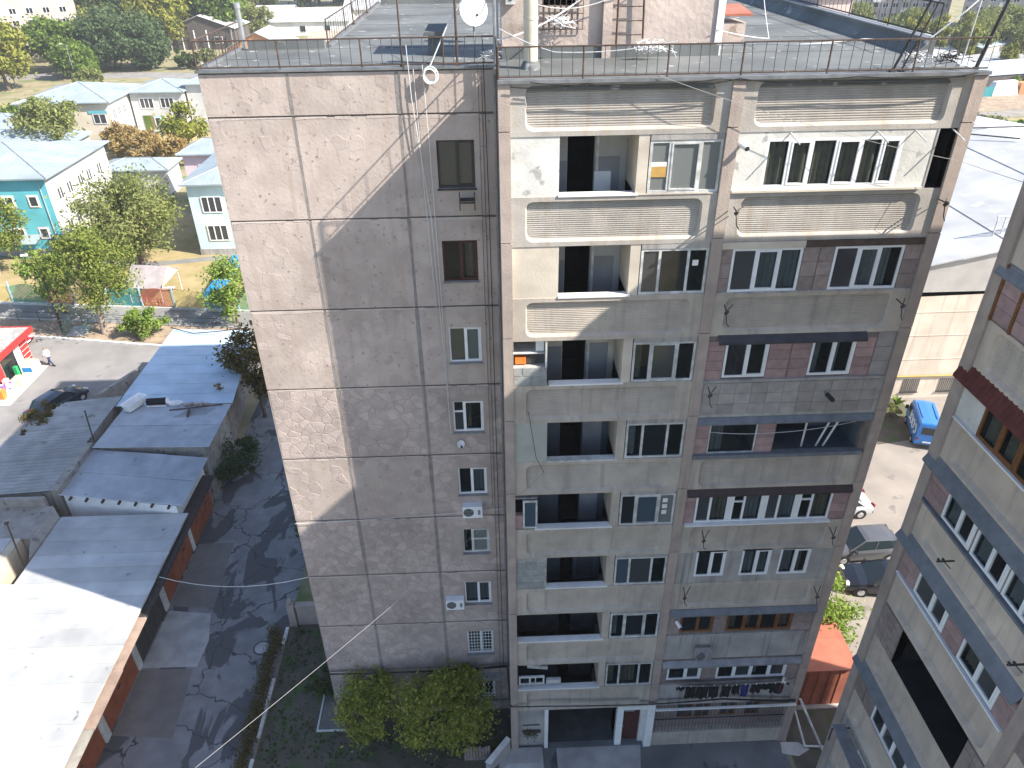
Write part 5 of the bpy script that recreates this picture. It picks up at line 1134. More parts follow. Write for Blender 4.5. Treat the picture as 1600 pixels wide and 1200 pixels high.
# low railing on the street side of the footpath
t = thing('handrail', 'thin dark handrail with posts along the street side of the footpath', 'railing', (-38, 44, 0))
def hy(x): return 45.2 - .135 * (x + 47)
for i in range(12): x = -47 + i * 2.1; MB().cyl((x, hy(x), 0), (x, hy(x), 1.0), .03, n=5).build('post', 'steel_dark', t)
MB().cyl((-47, hy(-47), .98), (-24, hy(-24), .98), .025, n=5).build('rail', 'steel_dark', t); MB().cyl((-47, hy(-47), .5), (-24, hy(-24), .5), .02, n=5).build('rail', 'steel_dark', t)
t = thing('steps', 'short concrete steps with green railings between verge and footpath', 'steps', (-38, 42.8, 0))
for i in range(4): MB().box(-38.9, -37.3, 41.5 + i * .4, 41.9 + i * .4, 0, .05 + i * .05).build('step', 'kerb_stone', t)
for x in (-39.0, -37.2):
    MB().cyl((x, 41.4, .9), (x, 43.2, 1.1), .03).build('rail', 'fence_green', t)
    for i in range(8): MB().cyl((x, 41.45 + i * .24, 0), (x, 41.45 + i * .24, .92 + i * .025), .014, n=4).build('baluster', 'fence_green', t)
# play yard
M('play_roof', (.36, .32, .32), (.28, .25, .25), 1.5, bump=.2)
t = thing('play_pavilion', 'small play pavilion with grey brown pitched roof and pink red frame', 'pavilion', (-33.5, 48.6, 0))
MB().hexa([(-35.6, 47.5, 1.9), (-32.0, 46.9, 1.9), (-31.7, 49.2, 3.3), (-35.4, 49.8, 3.3), (-35.6, 47.5, 1.98), (-32.0, 46.9, 1.98), (-31.7, 49.2, 3.38), (-35.4, 49.8, 3.38)]).build('roof_slope', 'play_roof', t)
MB().hexa([(-35.4, 49.8, 3.3), (-31.7, 49.2, 3.3), (-31.4, 51.2, 2.2), (-35.2, 51.8, 2.2), (-35.4, 49.8, 3.38), (-31.7, 49.2, 3.38), (-31.4, 51.2, 2.28), (-35.2, 51.8, 2.28)]).build('roof_slope', 'play_roof', t)
MB().poly([(-31.9, 47.3, 1.95), (-31.55, 51.0, 2.25), (-31.72, 49.2, 3.3)]).build('gable', 'surround', t)
for x, y in ((-35.3, 47.7), (-32.1, 47.2), (-31.6, 50.8), (-34.9, 51.4)): MB().cyl((x, y, 0), (x, y, 2.0), .06).build('post', 'surround_pink', t)
for z in (.4, .8): MB().cyl((-35.3, 47.7, z), (-32.1, 47.2, z), .04).build('rail', 'fence_red', t)
for i in range(9): MB().box(-35.2 + i * .35, -35.08 + i * .35, 47.66 - i * .055, 47.7 - i * .055, .1, .85).build('slat', 'fence_red' if i % 2 else 'surround_pink', t)
MB().box(-34.8, -32.3, 50.6, 51.0, .35, .42).build('bench', 'surround_pink', t)
t = thing('play_slide', 'bright blue sloping play roof beside the end wall', 'play equipment', (-26.5, 49, 0)); M('play_blue', (.02, .26, .58), (.02, .22, .5), 2, rough=.5)
MB().hexa([(-28.3, 46.8, .9), (-26.6, 46.4, .9), (-25.0, 52.2, 2.9), (-26.4, 52.6, 2.9), (-28.3, 46.8, 1.0), (-26.6, 46.4, 1.0), (-25.0, 52.2, 3.0), (-26.4, 52.6, 3.0)]).build('roof', 'play_blue', t)
for x, y, z in ((-28.1, 47.0, .9), (-26.7, 46.7, .9), (-25.2, 52, 2.8), (-26.3, 52.3, 2.8)): MB().cyl((x, y, 0), (x, y, z), .06).build('post', 'play_blue', t)
# ================================================================ vehicles
def paint(name, c, metal=0.): 
    m = M(name, c, tuple(x * .92 for x in c), 2, rough=.28, metal=metal, spec=.5, big=.03); m.node_tree.nodes['Principled BSDF'].inputs['Coat Weight'].default_value = .6
paint('paint_red', (.38, .02, .03)); paint('paint_silver', (.52, .54, .56), .3); paint('paint_grey_car', (.13, .135, .145), .4); paint('paint_black', (.012, .014, .022)); paint('paint_navy', (.012, .018, .035)); paint('paint_van', (.015, .17, .52))
M('tyre', (.02, .02, .02), (.015, .015, .015), 5, rough=.9); M('rim', (.55, .56, .57), (.45, .46, .47), 3, rough=.35, metal=.5); M('lamp_red', (.22, .015, .012), (.18, .012, .01), 3, rough=.3); M('lamp_white', (.8, .8, .78), (.7, .7, .7), 3, rough=.2); M('plastic', (.03, .03, .032), (.022, .022, .024), 4, rough=.6)
glass('car_glass', (.02, .03, .035), rough=.03)
def car(name, label, loc, rz, pm, L_=4.3, W=1.78, H=1.52, kind='hatch', roofm=None, cat='car'):
    t = thing(name, label, cat); h = W / 2
    if kind == 'hatch': st = [(-1, .52, .34, .80), (-.96, .66, .26, .92), (-.7, .86, .22, 1.0), (-.2, .93, .2, 1.0), (.3, .95, .2, 1.0), (.75, .97, .22, .98), (.95, .97, .28, .92), (1, .9, .36, .80)]
    else: st = [(-1, .52, .34, .80), (-.96, .64, .26, .92), (-.7, .82, .22, 1.0), (-.2, .9, .2, 1.0), (.3, .91, .2, 1.0), (.6, .92, .2, 1.0), (.95, .88, .26, .93), (1, .74, .36, .82)]
    rings = []
    for u, s, b, ww in st:
        x = -u * L_ / 2; y = h * ww; S_ = s * (1.0 if H < 1.6 else 1.06)
        half = [(x, y * .86, b), (x, y * .99, b + .14), (x, y, S_ * .62), (x, y * .985, S_ * .86), (x, y * .9, S_), (x, y * .5, S_ + .03), (x, 0, S_ + .04)]
        rings.append(half + [(a, -b_, c) for a, b_, c in reversed(half[:-1])])
    mb = MB(); n = len(rings[0])
    for p, q in zip(rings, rings[1:]):
        for i in range(n - 1): mb.poly([p[i], p[i + 1], q[i + 1], q[i]])
        mb.poly([p[n - 1], p[0], q[0], q[n - 1]])
    mb.poly(rings[0]); mb.poly(rings[-1]); body = mb.build('body', pm, t, smooth=38)
    sh = .92 * (1 if H < 1.6 else 1.06)
    xa, xb, xc, xd = (L_ * .24, L_ * .04, -L_ * .36, -L_ * .455) if kind == 'hatch' else (L_ * .22, L_ * .03, -L_ * .20, -L_ * .36)
    yb, yt = h * .9, h * .70
    B = {1: ((xa, yb, sh), (xb, yt, H - .05), (xc, yt, H - .05), (xd, yb * .96, sh))}
    L4 = B[1]; R4 = tuple((x, -y, z) for x, y, z in L4)
    MB().poly([L4[0], R4[0], R4[1], L4[1]]).build('windscreen', 'car_glass', t); MB().poly([L4[3], R4[3], R4[2], L4[2]]).build('rear_window', 'car_glass', t)
    for Q in (L4, R4):
        m = [Vector(q) for q in Q]; c1 = m[0].lerp(m[3], .47); c2 = m[1].lerp(m[2], .42)
        MB().poly([m[0], c1, c2, m[1]]).build('side_window', 'car_glass', t); MB().poly([c1, m[3], m[2], c2]).build('side_window', 'car_glass', t)
        mb = MB(); mb.cyl(m[0], m[1], .045, .04, 6).cyl(m[3], m[2], .07, .06, 6).cyl(c1, c2, .035, .035, 6).cyl(m[1], m[2], .04, .04, 6); mb.build('pillar', pm, t, smooth=50)
        s_ = 1 if Q is L4 else -1
        MB().ob((xa - .25, s_ * (h + .06), sh + .08), (.12, .2, .13), 0).build('mirror', pm if kind != 'hatch' else 'plastic', t)
        for x in (xb - .25, xc + .45): MB().box(x, x + .16, s_ * h * .985 - .012, s_ * h * .985 + .012, .76, .79).build('door_handle', pm, t)
        MB().ob((L_ * .47, s_ * h * .66, .66), (.16, .34, .13), -s_ * .3).build('headlight', 'lamp_white', t); MB().ob((-L_ * .487, s_ * h * .72, .86), (.1, .26, .2), s_ * .25).build('tail_light', 'lamp_red', t)
        for x in (L_ * .31, -L_ * .31):
            wy = s_ * (h - .1); wl = MB().cyl((x, wy - .105, .32), (x, wy + .105, .32), .325, n=18).build('wheel', 'tyre', t, smooth=40)
            MB().cyl((x, wy + s_ * .1, .32), (x, wy + s_ * .115, .32), .2, .19, 14).build('rim', 'rim', wl)
            MB().cyl((x, s_ * (h - .16), .33), (x, s_ * (h + .003), .33), .375, n=20).build('wheel_arch', 'plastic', t)
    mb = MB(); k = 6
    pr = [(xb, H - .06), (xb * .5 + xc * .1, H - .01), ((xb + xc) / 2, H), (xc * .8 + xb * .1, H - .015), (xc, H - .05)]
    for (x0, z0), (x1, z1) in zip(pr, pr[1:]):
        ys = [(-yt, -.03), (-yt * .6, 0), (0, .02), (yt * .6, 0), (yt, -.03)]
        for (a, da), (b, db) in zip(ys, ys[1:]): mb.poly([(x0, a, z0 + da), (x0, b, z0 + db), (x1, b, z1 + db), (x1, a, z1 + da)])
    mb.build('roof', roofm or pm, t, smooth=40)
    MB().box(L_ * .485, L_ * .507, -h * .55, h * .55, .34, .5).build('grille', 'plastic', t); MB().box(L_ * .507, L_ * .515, -.26, .26, .42, .52).build('number_plate', 'lamp_white', t)
    MB().box(-L_ * .515, -L_ * .495, -.26, .26, .5, .61).build('number_plate', 'lamp_white', t); MB().box(-L_ * .508, -L_ * .49, -h * .8, h * .8, .28, .44).build('bumper', 'plastic', t)
    t.location = loc; t.rotation_euler = (0, 0, rz); return t
PI = math.pi
car('parked_car', 'grey crossover car with pale roof rails parked between the white and the black car', (20.62, 11.35, 0), PI + .02, 'paint_grey_car', 4.3, 1.8, 1.6)
car('parked_car', 'white silver saloon car half hidden behind the right end of the block', (20.5, 15.0, 0), PI + .05, 'paint_silver', 4.5, 1.76, 1.46, 'sedan')
car('parked_car', 'black car parked nearest the red shed and the flowering bush', (20.75, 8.75, 0), PI - .16, 'paint_black', 4.3, 1.8, 1.5)
car('parked_car', 'dark blue car standing in the shade beside the grey ridged garage roof', (-33.7, 29.6, 0), 1.2, 'paint_navy', 4.2, 1.75, 1.5)
car('parked_car', 'red car parked behind the kiosk at the left edge', (-43.4, 40.1, 0), -.12, 'paint_red', 4.2, 1.75, 1.45, 'sedan')
# blue delivery van
t = thing('delivery_van', 'bright blue van with white lettering parked by the warehouse wall', 'van'); L_, W, H = 3.9, 1.6, 2.12
st = [(-1, .3, 2.02, .93), (-.97, .26, 2.1, .97), (.45, .26, 2.12, .97), (.62, .26, 2.05, .95), (.84, .28, 1.3, .93), (.97, .3, 1.1, .9), (1, .36, .95, .82)]
rings = []
for u, b, tp, ww in st:
    x = u * L_ / 2; y = W / 2 * ww
    half = [(x, y * .92, b), (x, y, b + .15), (x, y, 1.0 if tp > 1.2 else tp * .7), (x, y * .93, tp - .1), (x, y * .8, tp), (x, 0, tp + .03)]
    rings.append(half + [(a, -q, c) for a, q, c in reversed(half[:-1])])
mb = MB(); n = len(rings[0])
for p, q in zip(rings, rings[1:]):
    for i in range(n): mb.poly([p[i], p[(i + 1) % n], q[(i + 1) % n], q[i]])
mb.poly(rings[0]).poly(rings[-1]); mb.build('body', 'paint_van', t, smooth=35)
MB().box(-L_ / 2 - .012, -L_ / 2 + .02, -.5, .5, 1.22, 1.78).build('rear_window', 'car_glass', t); MB().poly([(L_ * .315, -.66, 2.0), (L_ * .315, .66, 2.0), (L_ * .425, .7, 1.32), (L_ * .425, -.7, 1.32)]).build('windscreen', 'car_glass', t)
for s_ in (1, -1):
    MB().box(-L_ / 2 - .014, -L_ / 2 + .02, s_ * .66 - .07, s_ * .66 + .07, .75, .95).build('tail_light', 'lamp_red', t)
    MB().box(.55, 1.15, s_ * .775 - .01, s_ * .775 + .01, 1.25, 1.75).build('side_window', 'car_glass', t); MB().ob((1.3, s_ * .92, 1.35), (.12, .2, .28)).build('mirror', 'plastic', t)
    for x in (1.2, -1.2):
        wl = MB().cyl((x, s_ * .62, .29), (x, s_ * .81, .29), .29, n=16).build('wheel', 'tyre', t, smooth=40); MB().cyl((x, s_ * .81, .29), (x, s_ * .825, .29), .17, n=12).build('rim', 'rim', wl)
MB().box(-L_ / 2 - .05, -L_ / 2 - .0, -.72, .72, .3, .42).build('bumper', 'plastic', t); MB().box(-L_ / 2 - .02, -L_ / 2 - .006, -.26, .26, .55, .66).build('number_plate', 'lamp_white', t)
def loopline(cx, cz, rx, rz_, a0, a1, y): return [(cx + rx * math.cos(a0 + (a1 - a0) * i / 14), y, cz + rz_ * math.sin(a0 + (a1 - a0) * i / 14)) for i in range(15)]
for nm, pts in (('letter', loopline(-1.35, 1.25, .26, .34, .9, 5.4, .79)), ('letter', loopline(-.72, 1.25, .27, .34, 0, 6.3, .79)), ('letter', loopline(-.08, 1.25, .27, .34, 0, 6.3, .79)), ('letter', [(.32, .79, 1.65), (.32, .79, .95), (.6, .79, .93)])):
    MB().tube(pts, .04, 5).build(nm, 'white_paint', t)
MB().box(-1.2, .7, -.5, -.42, H + .02, H + .06).build('roof_rib', 'paint_van', t); MB().box(-1.2, .7, .42, .5, H + .02, H + .06).build('roof_rib', 'paint_van', t)
t.location = (30.0, 22.75, 0); t.rotation_euler = (0, 0, math.radians(72))
# ================================================================ kiosk, goods, passer-by
M('kiosk_red', (.42, .04, .038), (.36, .034, .03), 3, rough=.5); M('sign_green', (.02, .35, .12), (.02, .3, .1), 3); M('sign_blue', (.03, .25, .55), (.03, .2, .5), 3); M('carton', (.60, .50, .32), (.52, .43, .27), 3); M('orange_bag', (.75, .22, .04), (.65, .18, .03), 3); M('purple_bag', (.25, .12, .42), (.2, .1, .36), 3)
t = thing('kiosk', 'street kiosk with grey roof and bright red fascia at the left edge', 'kiosk', (-42, 35, 0))
MB().box(-46, -39.9, 32.0, 37.6, 0, 2.6).build('wall', 'white_paint', t); MB().box(-46.3, -39.25, 31.8, 37.7, 2.85, 2.93).build('roof', 'plaster_grey', t)
MB().box(-39.24, -39.12, 31.7, 37.8, 2.5, 3.0).build('fascia', 'kiosk_red', t); MB().box(-46.3, -39.25, 37.71, 37.8, 2.5, 3.0).build('fascia', 'kiosk_red', t)
for y0, y1, m in ((36.4, 37.5, 'kiosk_red'), (35.5, 36.35, 'upvc'), (33.6, 35.45, 'glass_dark'), (32.4, 33.5, 'kiosk_red')): MB().box(-39.899, -39.84, y0, y1, .1, 2.45).build('shutter' if 'red' in m else 'door' if m == 'upvc' else 'shop_window', m, t)
for i in range(5): MB().box(-39.839, -39.825, 36.45, 37.45, .4 + i * .42, .43 + i * .42).build('shutter_rib', 'white_paint', t)
MB().box(-39.2, -37.9, 30.0, 36.2, .01, .06).build('platform', 'kerb_stone', t)
tag(MB().hexa([(-39.3, 34.7, .06), (-38.3, 34.7, .06), (-38.3, 35.9, .06), (-39.3, 35.9, .06), (-39.3, 34.7, .95), (-38.35, 34.7, .8), (-38.35, 35.9, .8), (-39.3, 35.9, .95)]).build('chest_freezer', 'white_paint'), 'white chest freezer with a blue picture in front of the kiosk', 'freezer')
fz = bpy.data.objects['chest_freezer']; MB().box(-39.15, -38.4, 34.685, 34.699, .3, .7).build('picture', 'sign_blue', fz); MB().hexa([(-39.3, 34.72, .951), (-38.36, 34.72, .801), (-38.36, 35.88, .801), (-39.3, 35.88, .951), (-39.3, 34.72, 1.0), (-38.36, 34.72, .85), (-38.36, 35.88, .85), (-39.3, 35.88, 1.0)]).build('lid', 'carton', fz)
tag(MB().box(-39.62, -39.35, 34.3, 34.6, .06, 1.0).build('sign_board', 'sign_green'), 'green upright board between freezer and kiosk door', 'board')
for i, (x, y, s_, m, l) in enumerate(((-38.9, 33.4, (.9, 1.2, .5), 'carton', 'low carton tray of goods before the kiosk window'), (-38.8, 32.3, (.6, .7, .7), 'white_paint', 'white sack nearest the platform edge before the kiosk'), (-39.3, 31.9, (.5, .5, .7), 'purple_bag', 'purple bag among the goods before the kiosk'), (-39.1, 31.2, (.7, .6, .75), 'orange_bag', 'orange bag at the near end of the kiosk goods'), (-38.5, 31.6, (.5, .6, .55), 'white_paint', 'white box at the near end of the kiosk goods'), (-39.4, 32.7, (.4, .5, .8), 'surround_pink', 'pink box leaning against the kiosk front'))):
    mb = MB(); c = Vector((x, y, .06)); a, b, h = s_
    mb.hexa([c + Vector(q) for q in ((-a / 2, -b / 2, 0), (a / 2, -b / 2, 0), (a / 2, b / 2, 0), (-a / 2, b / 2, 0), (-a * .4, -b * .42, h), (a * .42, -b * .4, h * .94), (a * .4, b * .42, h), (-a * .42, b * .4, h * .96))])
    o = tag(mb.build('carton' if 'carton' in l or 'box' in l else 'bag', m), l, 'box' if 'box' in l or 'carton' in l else 'bag', 'goods before the kiosk')
    MB().box(x - a * .2, x + a * .2, y - b * .2, y + b * .2, .06 + h * .98, .06 + h * 1.06).build('top_flap', 'white_paint' if m != 'white_paint' else 'purple_bag', o)
t = thing('person', 'walking person in white shirt and dark blue trousers crossing the street by the kiosk', 'person')
M('skin', (.42, .25, .17), (.38, .22, .15), 5, rough=.6); M('hair', (.25, .22, .2), (.2, .18, .16), 6); M('shirt', (.75, .76, .78), (.68, .69, .71), 4); M('jeans', (.03, .045, .10), (.025, .035, .08), 4); M('shoe', (.03, .028, .028), (.02, .02, .02), 4)
def skin_body(name, J, E, mat, parent, sub=1):
    me = bpy.data.meshes.new(name); me.from_pydata([j[:3] for j in J], E, []); o = bpy.data.objects.new(name, me); COL.objects.link(o); o.parent = parent
    me.materials.append(MATS[mat]); md = o.modifiers.new('skin', 'SKIN'); sm_ = o.modifiers.new('sub', 'SUBSURF'); sm_.levels = sub; sm_.render_levels = sub
    if not me.skin_vertices: me.attributes
    lay = me.skin_vertices[0] if len(me.skin_vertices) else None
    return o, me
def limb(mb, pts, radii, n=8):
    for (a, b), (ra, rb) in zip(zip(pts, pts[1:]), zip(radii, radii[1:])): mb.cyl(a, b, ra, rb, n, True)
def blob(mb, c, r, n=8, k=5):
    c = Vector(c); rg = []
    for j in range(k + 1):
        th = math.pi * j / k; rg.append([c + Vector((r[0] * math.sin(th) * math.cos(2 * math.pi * i / n), r[1] * math.sin(th) * math.sin(2 * math.pi * i / n), r[2] * math.cos(th))) for i in range(n)])
    for p, q in zip(rg, rg[1:]):
        for i in range(n): mb.poly([p[i], p[(i + 1) % n], q[(i + 1) % n], q[i]])
def loft(mb, rings_):
    n = len(rings_[0])
    for p, q in zip(rings_, rings_[1:]):
        for i in range(n): mb.poly([p[i], p[(i + 1) % n], q[(i + 1) % n], q[i]])
    mb.poly(rings_[0]); mb.poly(rings_[-1])
def ell(cx, cy, z, rx, ry, n=12): return [(cx + rx * math.cos(2 * math.pi * i / n), cy + ry * math.sin(2 * math.pi * i / n), z) for i in range(n)]
# walks towards -x (his front); body is one loft with head, clothes over it
mb = MB(); loft(mb, [ell(0, 0, .86, .12, .16), ell(0, 0, 1.0, .115, .165), ell(-.02, 0, 1.2, .125, .18), ell(-.05, 0, 1.38, .12, .2), ell(-.07, 0, 1.45, .08, .12), ell(-.085, 0, 1.48, .055, .055), ell(-.1, 0, 1.53, .055, .055), ell(-.12, 0, 1.56, .075, .07), ell(-.125, 0, 1.63, .1, .078), ell(-.115, 0, 1.7, .095, .075), ell(-.11, 0, 1.75, .05, .045)])
limb(mb, [(-.08, .17, 1.38), (.02, .24, 1.12), (-.12, .25, .9)], [.055, .042, .032]); limb(mb, [(-.08, -.17, 1.38), (-.14, -.24, 1.12), (-.3, -.22, .95)], [.055, .042, .032])
for s_, x in ((1, -.14), (-1, -.33)):
    blob(mb, (x, s_ * .25, .86 if s_ > 0 else .92), (.035, .025, .05))
    for f in range(4): mb.cyl((x - .02 + f * .013, s_ * .25, .84 if s_ > 0 else .9), (x - .025 + f * .013, s_ * .25, .77 + .01 * abs(f - 1.5) if s_ > 0 else .83), .008, .006, 5)
    mb.cyl((x - .03, s_ * .24, .87 if s_ > 0 else .93), (x - .055, s_ * .235, .82 if s_ > 0 else .88), .009, .007, 5)
blob(mb, (-.225, 0, 1.62), (.018, .014, .022), 6, 3)
for s_ in (1, -1): blob(mb, (-.115, s_ * .08, 1.63), (.02, .012, .03), 6, 3); blob(mb, (-.212, s_ * .03, 1.65), (.008, .012, .008), 6, 3)
mb.build('body', 'skin', t, smooth=70)
mb = MB(); loft(mb, [ell(0, 0, .9, .15, .19), ell(0, 0, 1.05, .145, .19), ell(-.02, 0, 1.22, .15, .205), ell(-.05, 0, 1.38, .14, .215), ell(-.07, 0, 1.46, .085, .12)])
limb(mb, [(-.08, .17, 1.4), (.01, .235, 1.16), (-.03, .24, 1.08)], [.075, .065, .065]); limb(mb, [(-.08, -.17, 1.4), (-.13, -.235, 1.16), (-.18, -.235, 1.08)], [.075, .065, .065]); mb.build('shirt', 'shirt', t, smooth=60)
mb = MB(); loft(mb, [ell(0, 0, .8, .13, .17), ell(0, 0, .92, .135, .175)]); limb(mb, [(0, .09, .86), (-.18, .1, .48), (-.3, .1, .1)], [.1, .07, .055]); limb(mb, [(0, -.09, .86), (.12, -.1, .48), (.36, -.1, .14)], [.1, .07, .055]); mb.build('trousers', 'jeans', t, smooth=60)
for x, s_, z, ry in ((-.35, 1, .045, 0), (.36, -1, .09, .5)): MB().ob((x, s_ * .1, z), (.27, .1, .09), 0, 0, ry).build('shoe', 'shoe', t)
mb = MB(); blob(mb, (-.10, 0, 1.69), (.1, .082, .075)); mb.build('hair', 'hair', t, smooth=70)
t.location = (-37.7, 36.25, .0); t.rotation_euler = (0, 0, -.25)
# street lamps
def lamp(loc, h, label, arm=(-.9, .2)):
    t = thing('street_lamp', label, 'street lamp', loc, 'street lamps'); x, y, z = loc
    MB().cyl((x, y, 0), (x, y, h), .11, .07, 8).build('pole', 'rust' if h < 8 else 'steel_grey', t, smooth=50); MB().cyl((x, y, h), (x + arm[0], y + arm[1], h + .3), .035).build('arm', 'steel_grey', t); MB().ob((x + arm[0], y + arm[1], h + .3), (.55, .22, .13), .2).build('lamp_head', 'white_paint', t)
lamp((-39.5, 42.2, 0), 7.2, 'street lamp pole on the verge left of the forked tree', (-1.0, .2)); lamp((-97, 172, 0), 8, 'distant lamp by the road in front of the conifers', (-1.2, .2)); lamp((-108, 166, 0), 8.2, 'distant lamp by the road beside the yellow green tree', (-1.2, 0))
# ================================================================ warehouse on the right
M('wh_wall', (.60, .52, .43), (.52, .45, .37), .8, bump=.25, streak=((.42, .36, .3), .75)); M('wh_grey', (.42, .41, .39), (.36, .35, .33), .9, bump=.3); M('sheet_white', (.44, .445, .44), (.38, .385, .39), .5, rough=.5, spots=((.55, .56, .57), .66, .6)); M('yellow_pipe', (.45, .34, .10), (.38, .28, .08), 3)
WH = thing('warehouse', 'long warehouse with beige wall and blinding white sheet roof behind the gap', 'building', (40, 27.4, 0))
FH = frame((0, 27.4, 0), (1, 0, 0), (0, -1, 0)); zt = lambda x: 10.95 + .22 * (x - 29.5)
MB().fq(FH, [(18, 0, 0), (46, 0, 0), (46, 8.9, 0), (18, 8.9, 0)]).build('wall', 'wh_wall', WH); MB().fq(FH, [(18, 8.9, .0), (46, 8.9, .0), (46, zt(46) - .1, .0), (18, zt(18) - .1, .0)]).build('upper_wall', 'wh_grey', WH)
MB().poly([(18, 27.4, 0), (18, 58, 0), (18, 58, zt(18) - .1), (18, 27.4, zt(18) - .1)]).build('wall', 'wh_wall', WH)
for z, n_ in ((7.3, .03), (5.4, .03), (3.4, .03)): MB().fb(FH, 18, 46, z, z + .06, .001, n_).build('string_course', 'wh_wall' if n_ < .05 else 'wh_grey', WH)
for i in range(8):
    a, b = 18 + i * 3.5 - (.3 if i == 0 else 0), 18 + (i + 1) * 3.5 + .05; dz = .06 * (i % 2)
    MB().hexa([(a, 27.1, zt(a) + dz - .1), (b, 27.1, zt(b) + dz - .1), (b, 58.3, zt(b) + dz - .1), (a, 58.3, zt(a) + dz - .1), (a, 27.1, zt(a) + dz), (b, 27.1, zt(b) + dz), (b, 58.3, zt(b) + dz), (a, 58.3, zt(a) + dz)]).build('roof_sheet', 'sheet_white', WH)
MB().hexa([(46, 27.1, zt(46) - .1), (74, 27.1, zt(46) - 5), (74, 58.3, zt(46) - 5), (46, 58.3, zt(46) - .1), (46, 27.1, zt(46)), (74, 27.1, zt(46) - 4.9), (74, 58.3, zt(46) - 4.9), (46, 58.3, zt(46))]).build('roof_sheet', 'sheet_white', WH)
for u in (30.7, 33.5, 36.5, 27.5):
    w_ = MB().fb(FH, u, u + 1.3, .6, 1.65, -.12, -.1).build('window', 'glass_dark', WH)
    for i in range(9): MB().fb(FH, u + .05 + i * .15, u + .07 + i * .15, .55, 1.7, .01, .05).build('window_bar', 'steel_dark', w_)
    MB().fb(FH, u - .03, u + 1.33, .5, .56, .001, .12).build('sill', 'steel_dark', w_)
MB().cyl((18, 27.28, 2.05), (46, 27.28, 1.95), .06).build('pipe', 'yellow_pipe', WH)
for x, y, s_ in ((33.5, 40.8, .7), (40.3, 46.5, .55)):
    z = zt(x); MB().box(x - s_ / 2, x + s_ / 2, y - s_ / 2, y + s_ / 2, z - .1, z + 1.1).build('chimney', 'plaster_grey', WH); MB().box(x - 2.5, x + s_ * 6, y - .1, y + .1, z + .12, z + .2).build('roof_seam', 'steel_grey', WH)
t = thing('roof_railing', 'small grey railing frame on the near edge of the white warehouse roof', 'railing', (36, 30, zt(36)))
for i in range(5): MB().cyl((35.2 + i * .55, 29.4, zt(35.2 + i * .55)), (35.2 + i * .55, 29.4, 13.6), .05).build('post', 'old_white', t)
MB().cyl((35.1, 29.4, 13.6), (37.6, 29.4, 13.6), .06).build('rail', 'old_white', t)
t = thing('pipe_frame', 'dark pipe frame lying on the far part of the white warehouse roof', 'frame', (45, 50, zt(45)))
MB().cyl((42, 50.5, zt(42) + .8), (52, 49, zt(46) + .4), .06).build('bar', 'steel_dark', t); MB().cyl((42, 50.5, zt(42) + .6), (46, 45, zt(46) + .3), .06).build('bar', 'steel_dark', t); MB().cyl((42, 50.5, zt(42)), (42, 50.5, zt(42) + 1.6), .05).build('post', 'steel_dark', t)
# ================================================================ far buildings
M('far_panel', (.40, .36, .34), (.33, .30, .29), .6, streak=((.25, .23, .22), .7)); M('far_beige', (.55, .47, .40), (.48, .41, .35), .6); M('far_pink', (.66, .54, .49), (.6, .49, .45), .6); M('far_white', (.74, .73, .71), (.66, .65, .63), .6)
def slab(label, c, rz, Lx, Ly, H, wall, floors, cols, z0=1.0, fh=3.0, balc=True, side_cols=0, group=None, name='apartment_block'):
    t = thing(name, label, 'building', (0, 0, 0), group); F = frame((0, -Ly / 2, 0), (1, 0, 0), (0, -1, 0))
    MB().box(-Lx / 2, Lx / 2, -Ly / 2, Ly / 2, 0, H).build('wall', wall, t); MB().box(-Lx / 2 - .2, Lx / 2 + .2, -Ly / 2 - .2, Ly / 2 + .2, H, H + .5).build('roof', 'membrane', t)
    wm = None; step = Lx / cols
    def place(F2, u, z, proto):
        o = proto[0].copy(); COL.objects.link(o); o.parent = t; p = F2[0] + F2[1] * u + F2[2] * z; o.location = p; o.rotation_euler = (0, 0, math.atan2(F2[1].y, F2[1].x))
        g = proto[1].copy(); COL.objects.link(g); g.parent = o; return o
    Z = frame((0, 0, 0), (1, 0, 0), (0, -1, 0))
    wf = MB(); wf.fb(Z, -.85, .85, -.75, -.67, .0, .06).fb(Z, -.85, .85, .67, .75, .0, .06).fb(Z, -.85, -.77, -.67, .67, .0, .06).fb(Z, .77, .85, -.67, .67, .0, .06).fb(Z, -.06, .06, -.67, .67, .0, .06)
    f0 = wf.build('window', 'upvc', t); p0 = MB().fb(Z, -.78, .78, -.68, .68, .005, .03).build('pane', 'glass_dark', f0)
    f0.location = F[0] + F[1] * (-Lx / 2 + step / 2) + F[2] * (z0 + 1.4); first = True
    for k in range(floors):
        for i in range(cols):
            if first: first = False; continue
            place(F, -Lx / 2 + (i + .5) * step, z0 + 1.4 + k * fh, (f0, p0))
        if balc:
            for i in range(0, cols, 3): MB().fb(F, -Lx / 2 + i * step + .3, -Lx / 2 + (i + 1) * step - .3, z0 + k * fh - .6, z0 + k * fh + .5, .01, 1.1).build('balcony', 'far_white' if (i + k) % 2 else wall, t)
    if side_cols:
        FR = frame((Lx / 2, 0, 0), (0, 1, 0), (1, 0, 0))
        for k in range(floors):
            for i in range(side_cols): place(FR, -Ly / 2 + (i + .5) * Ly / side_cols, z0 + 1.4 + k * fh, (f0, p0))
    t.location = c; t.rotation_euler = (0, 0, rz); return t
slab('large grey apartment block in shade at the upper right corner', (176, 236, 0), -.55, 44, 14, 27, 'far_panel', 4, 14)
slab('beige grey apartment block behind the poplars left of the corner block', (140, 262, 0), -.25, 34, 14, 27, 'far_panel', 4, 11)
slab('pinkish apartment block far behind the flat roof', (104, 300, 0), -.1, 40, 14, 27, 'far_beige', 4, 12)
slab('long dull apartment block farthest right of the stair head', (62, 330, 0), .05, 44, 14, 24, 'far_beige', 4, 13)
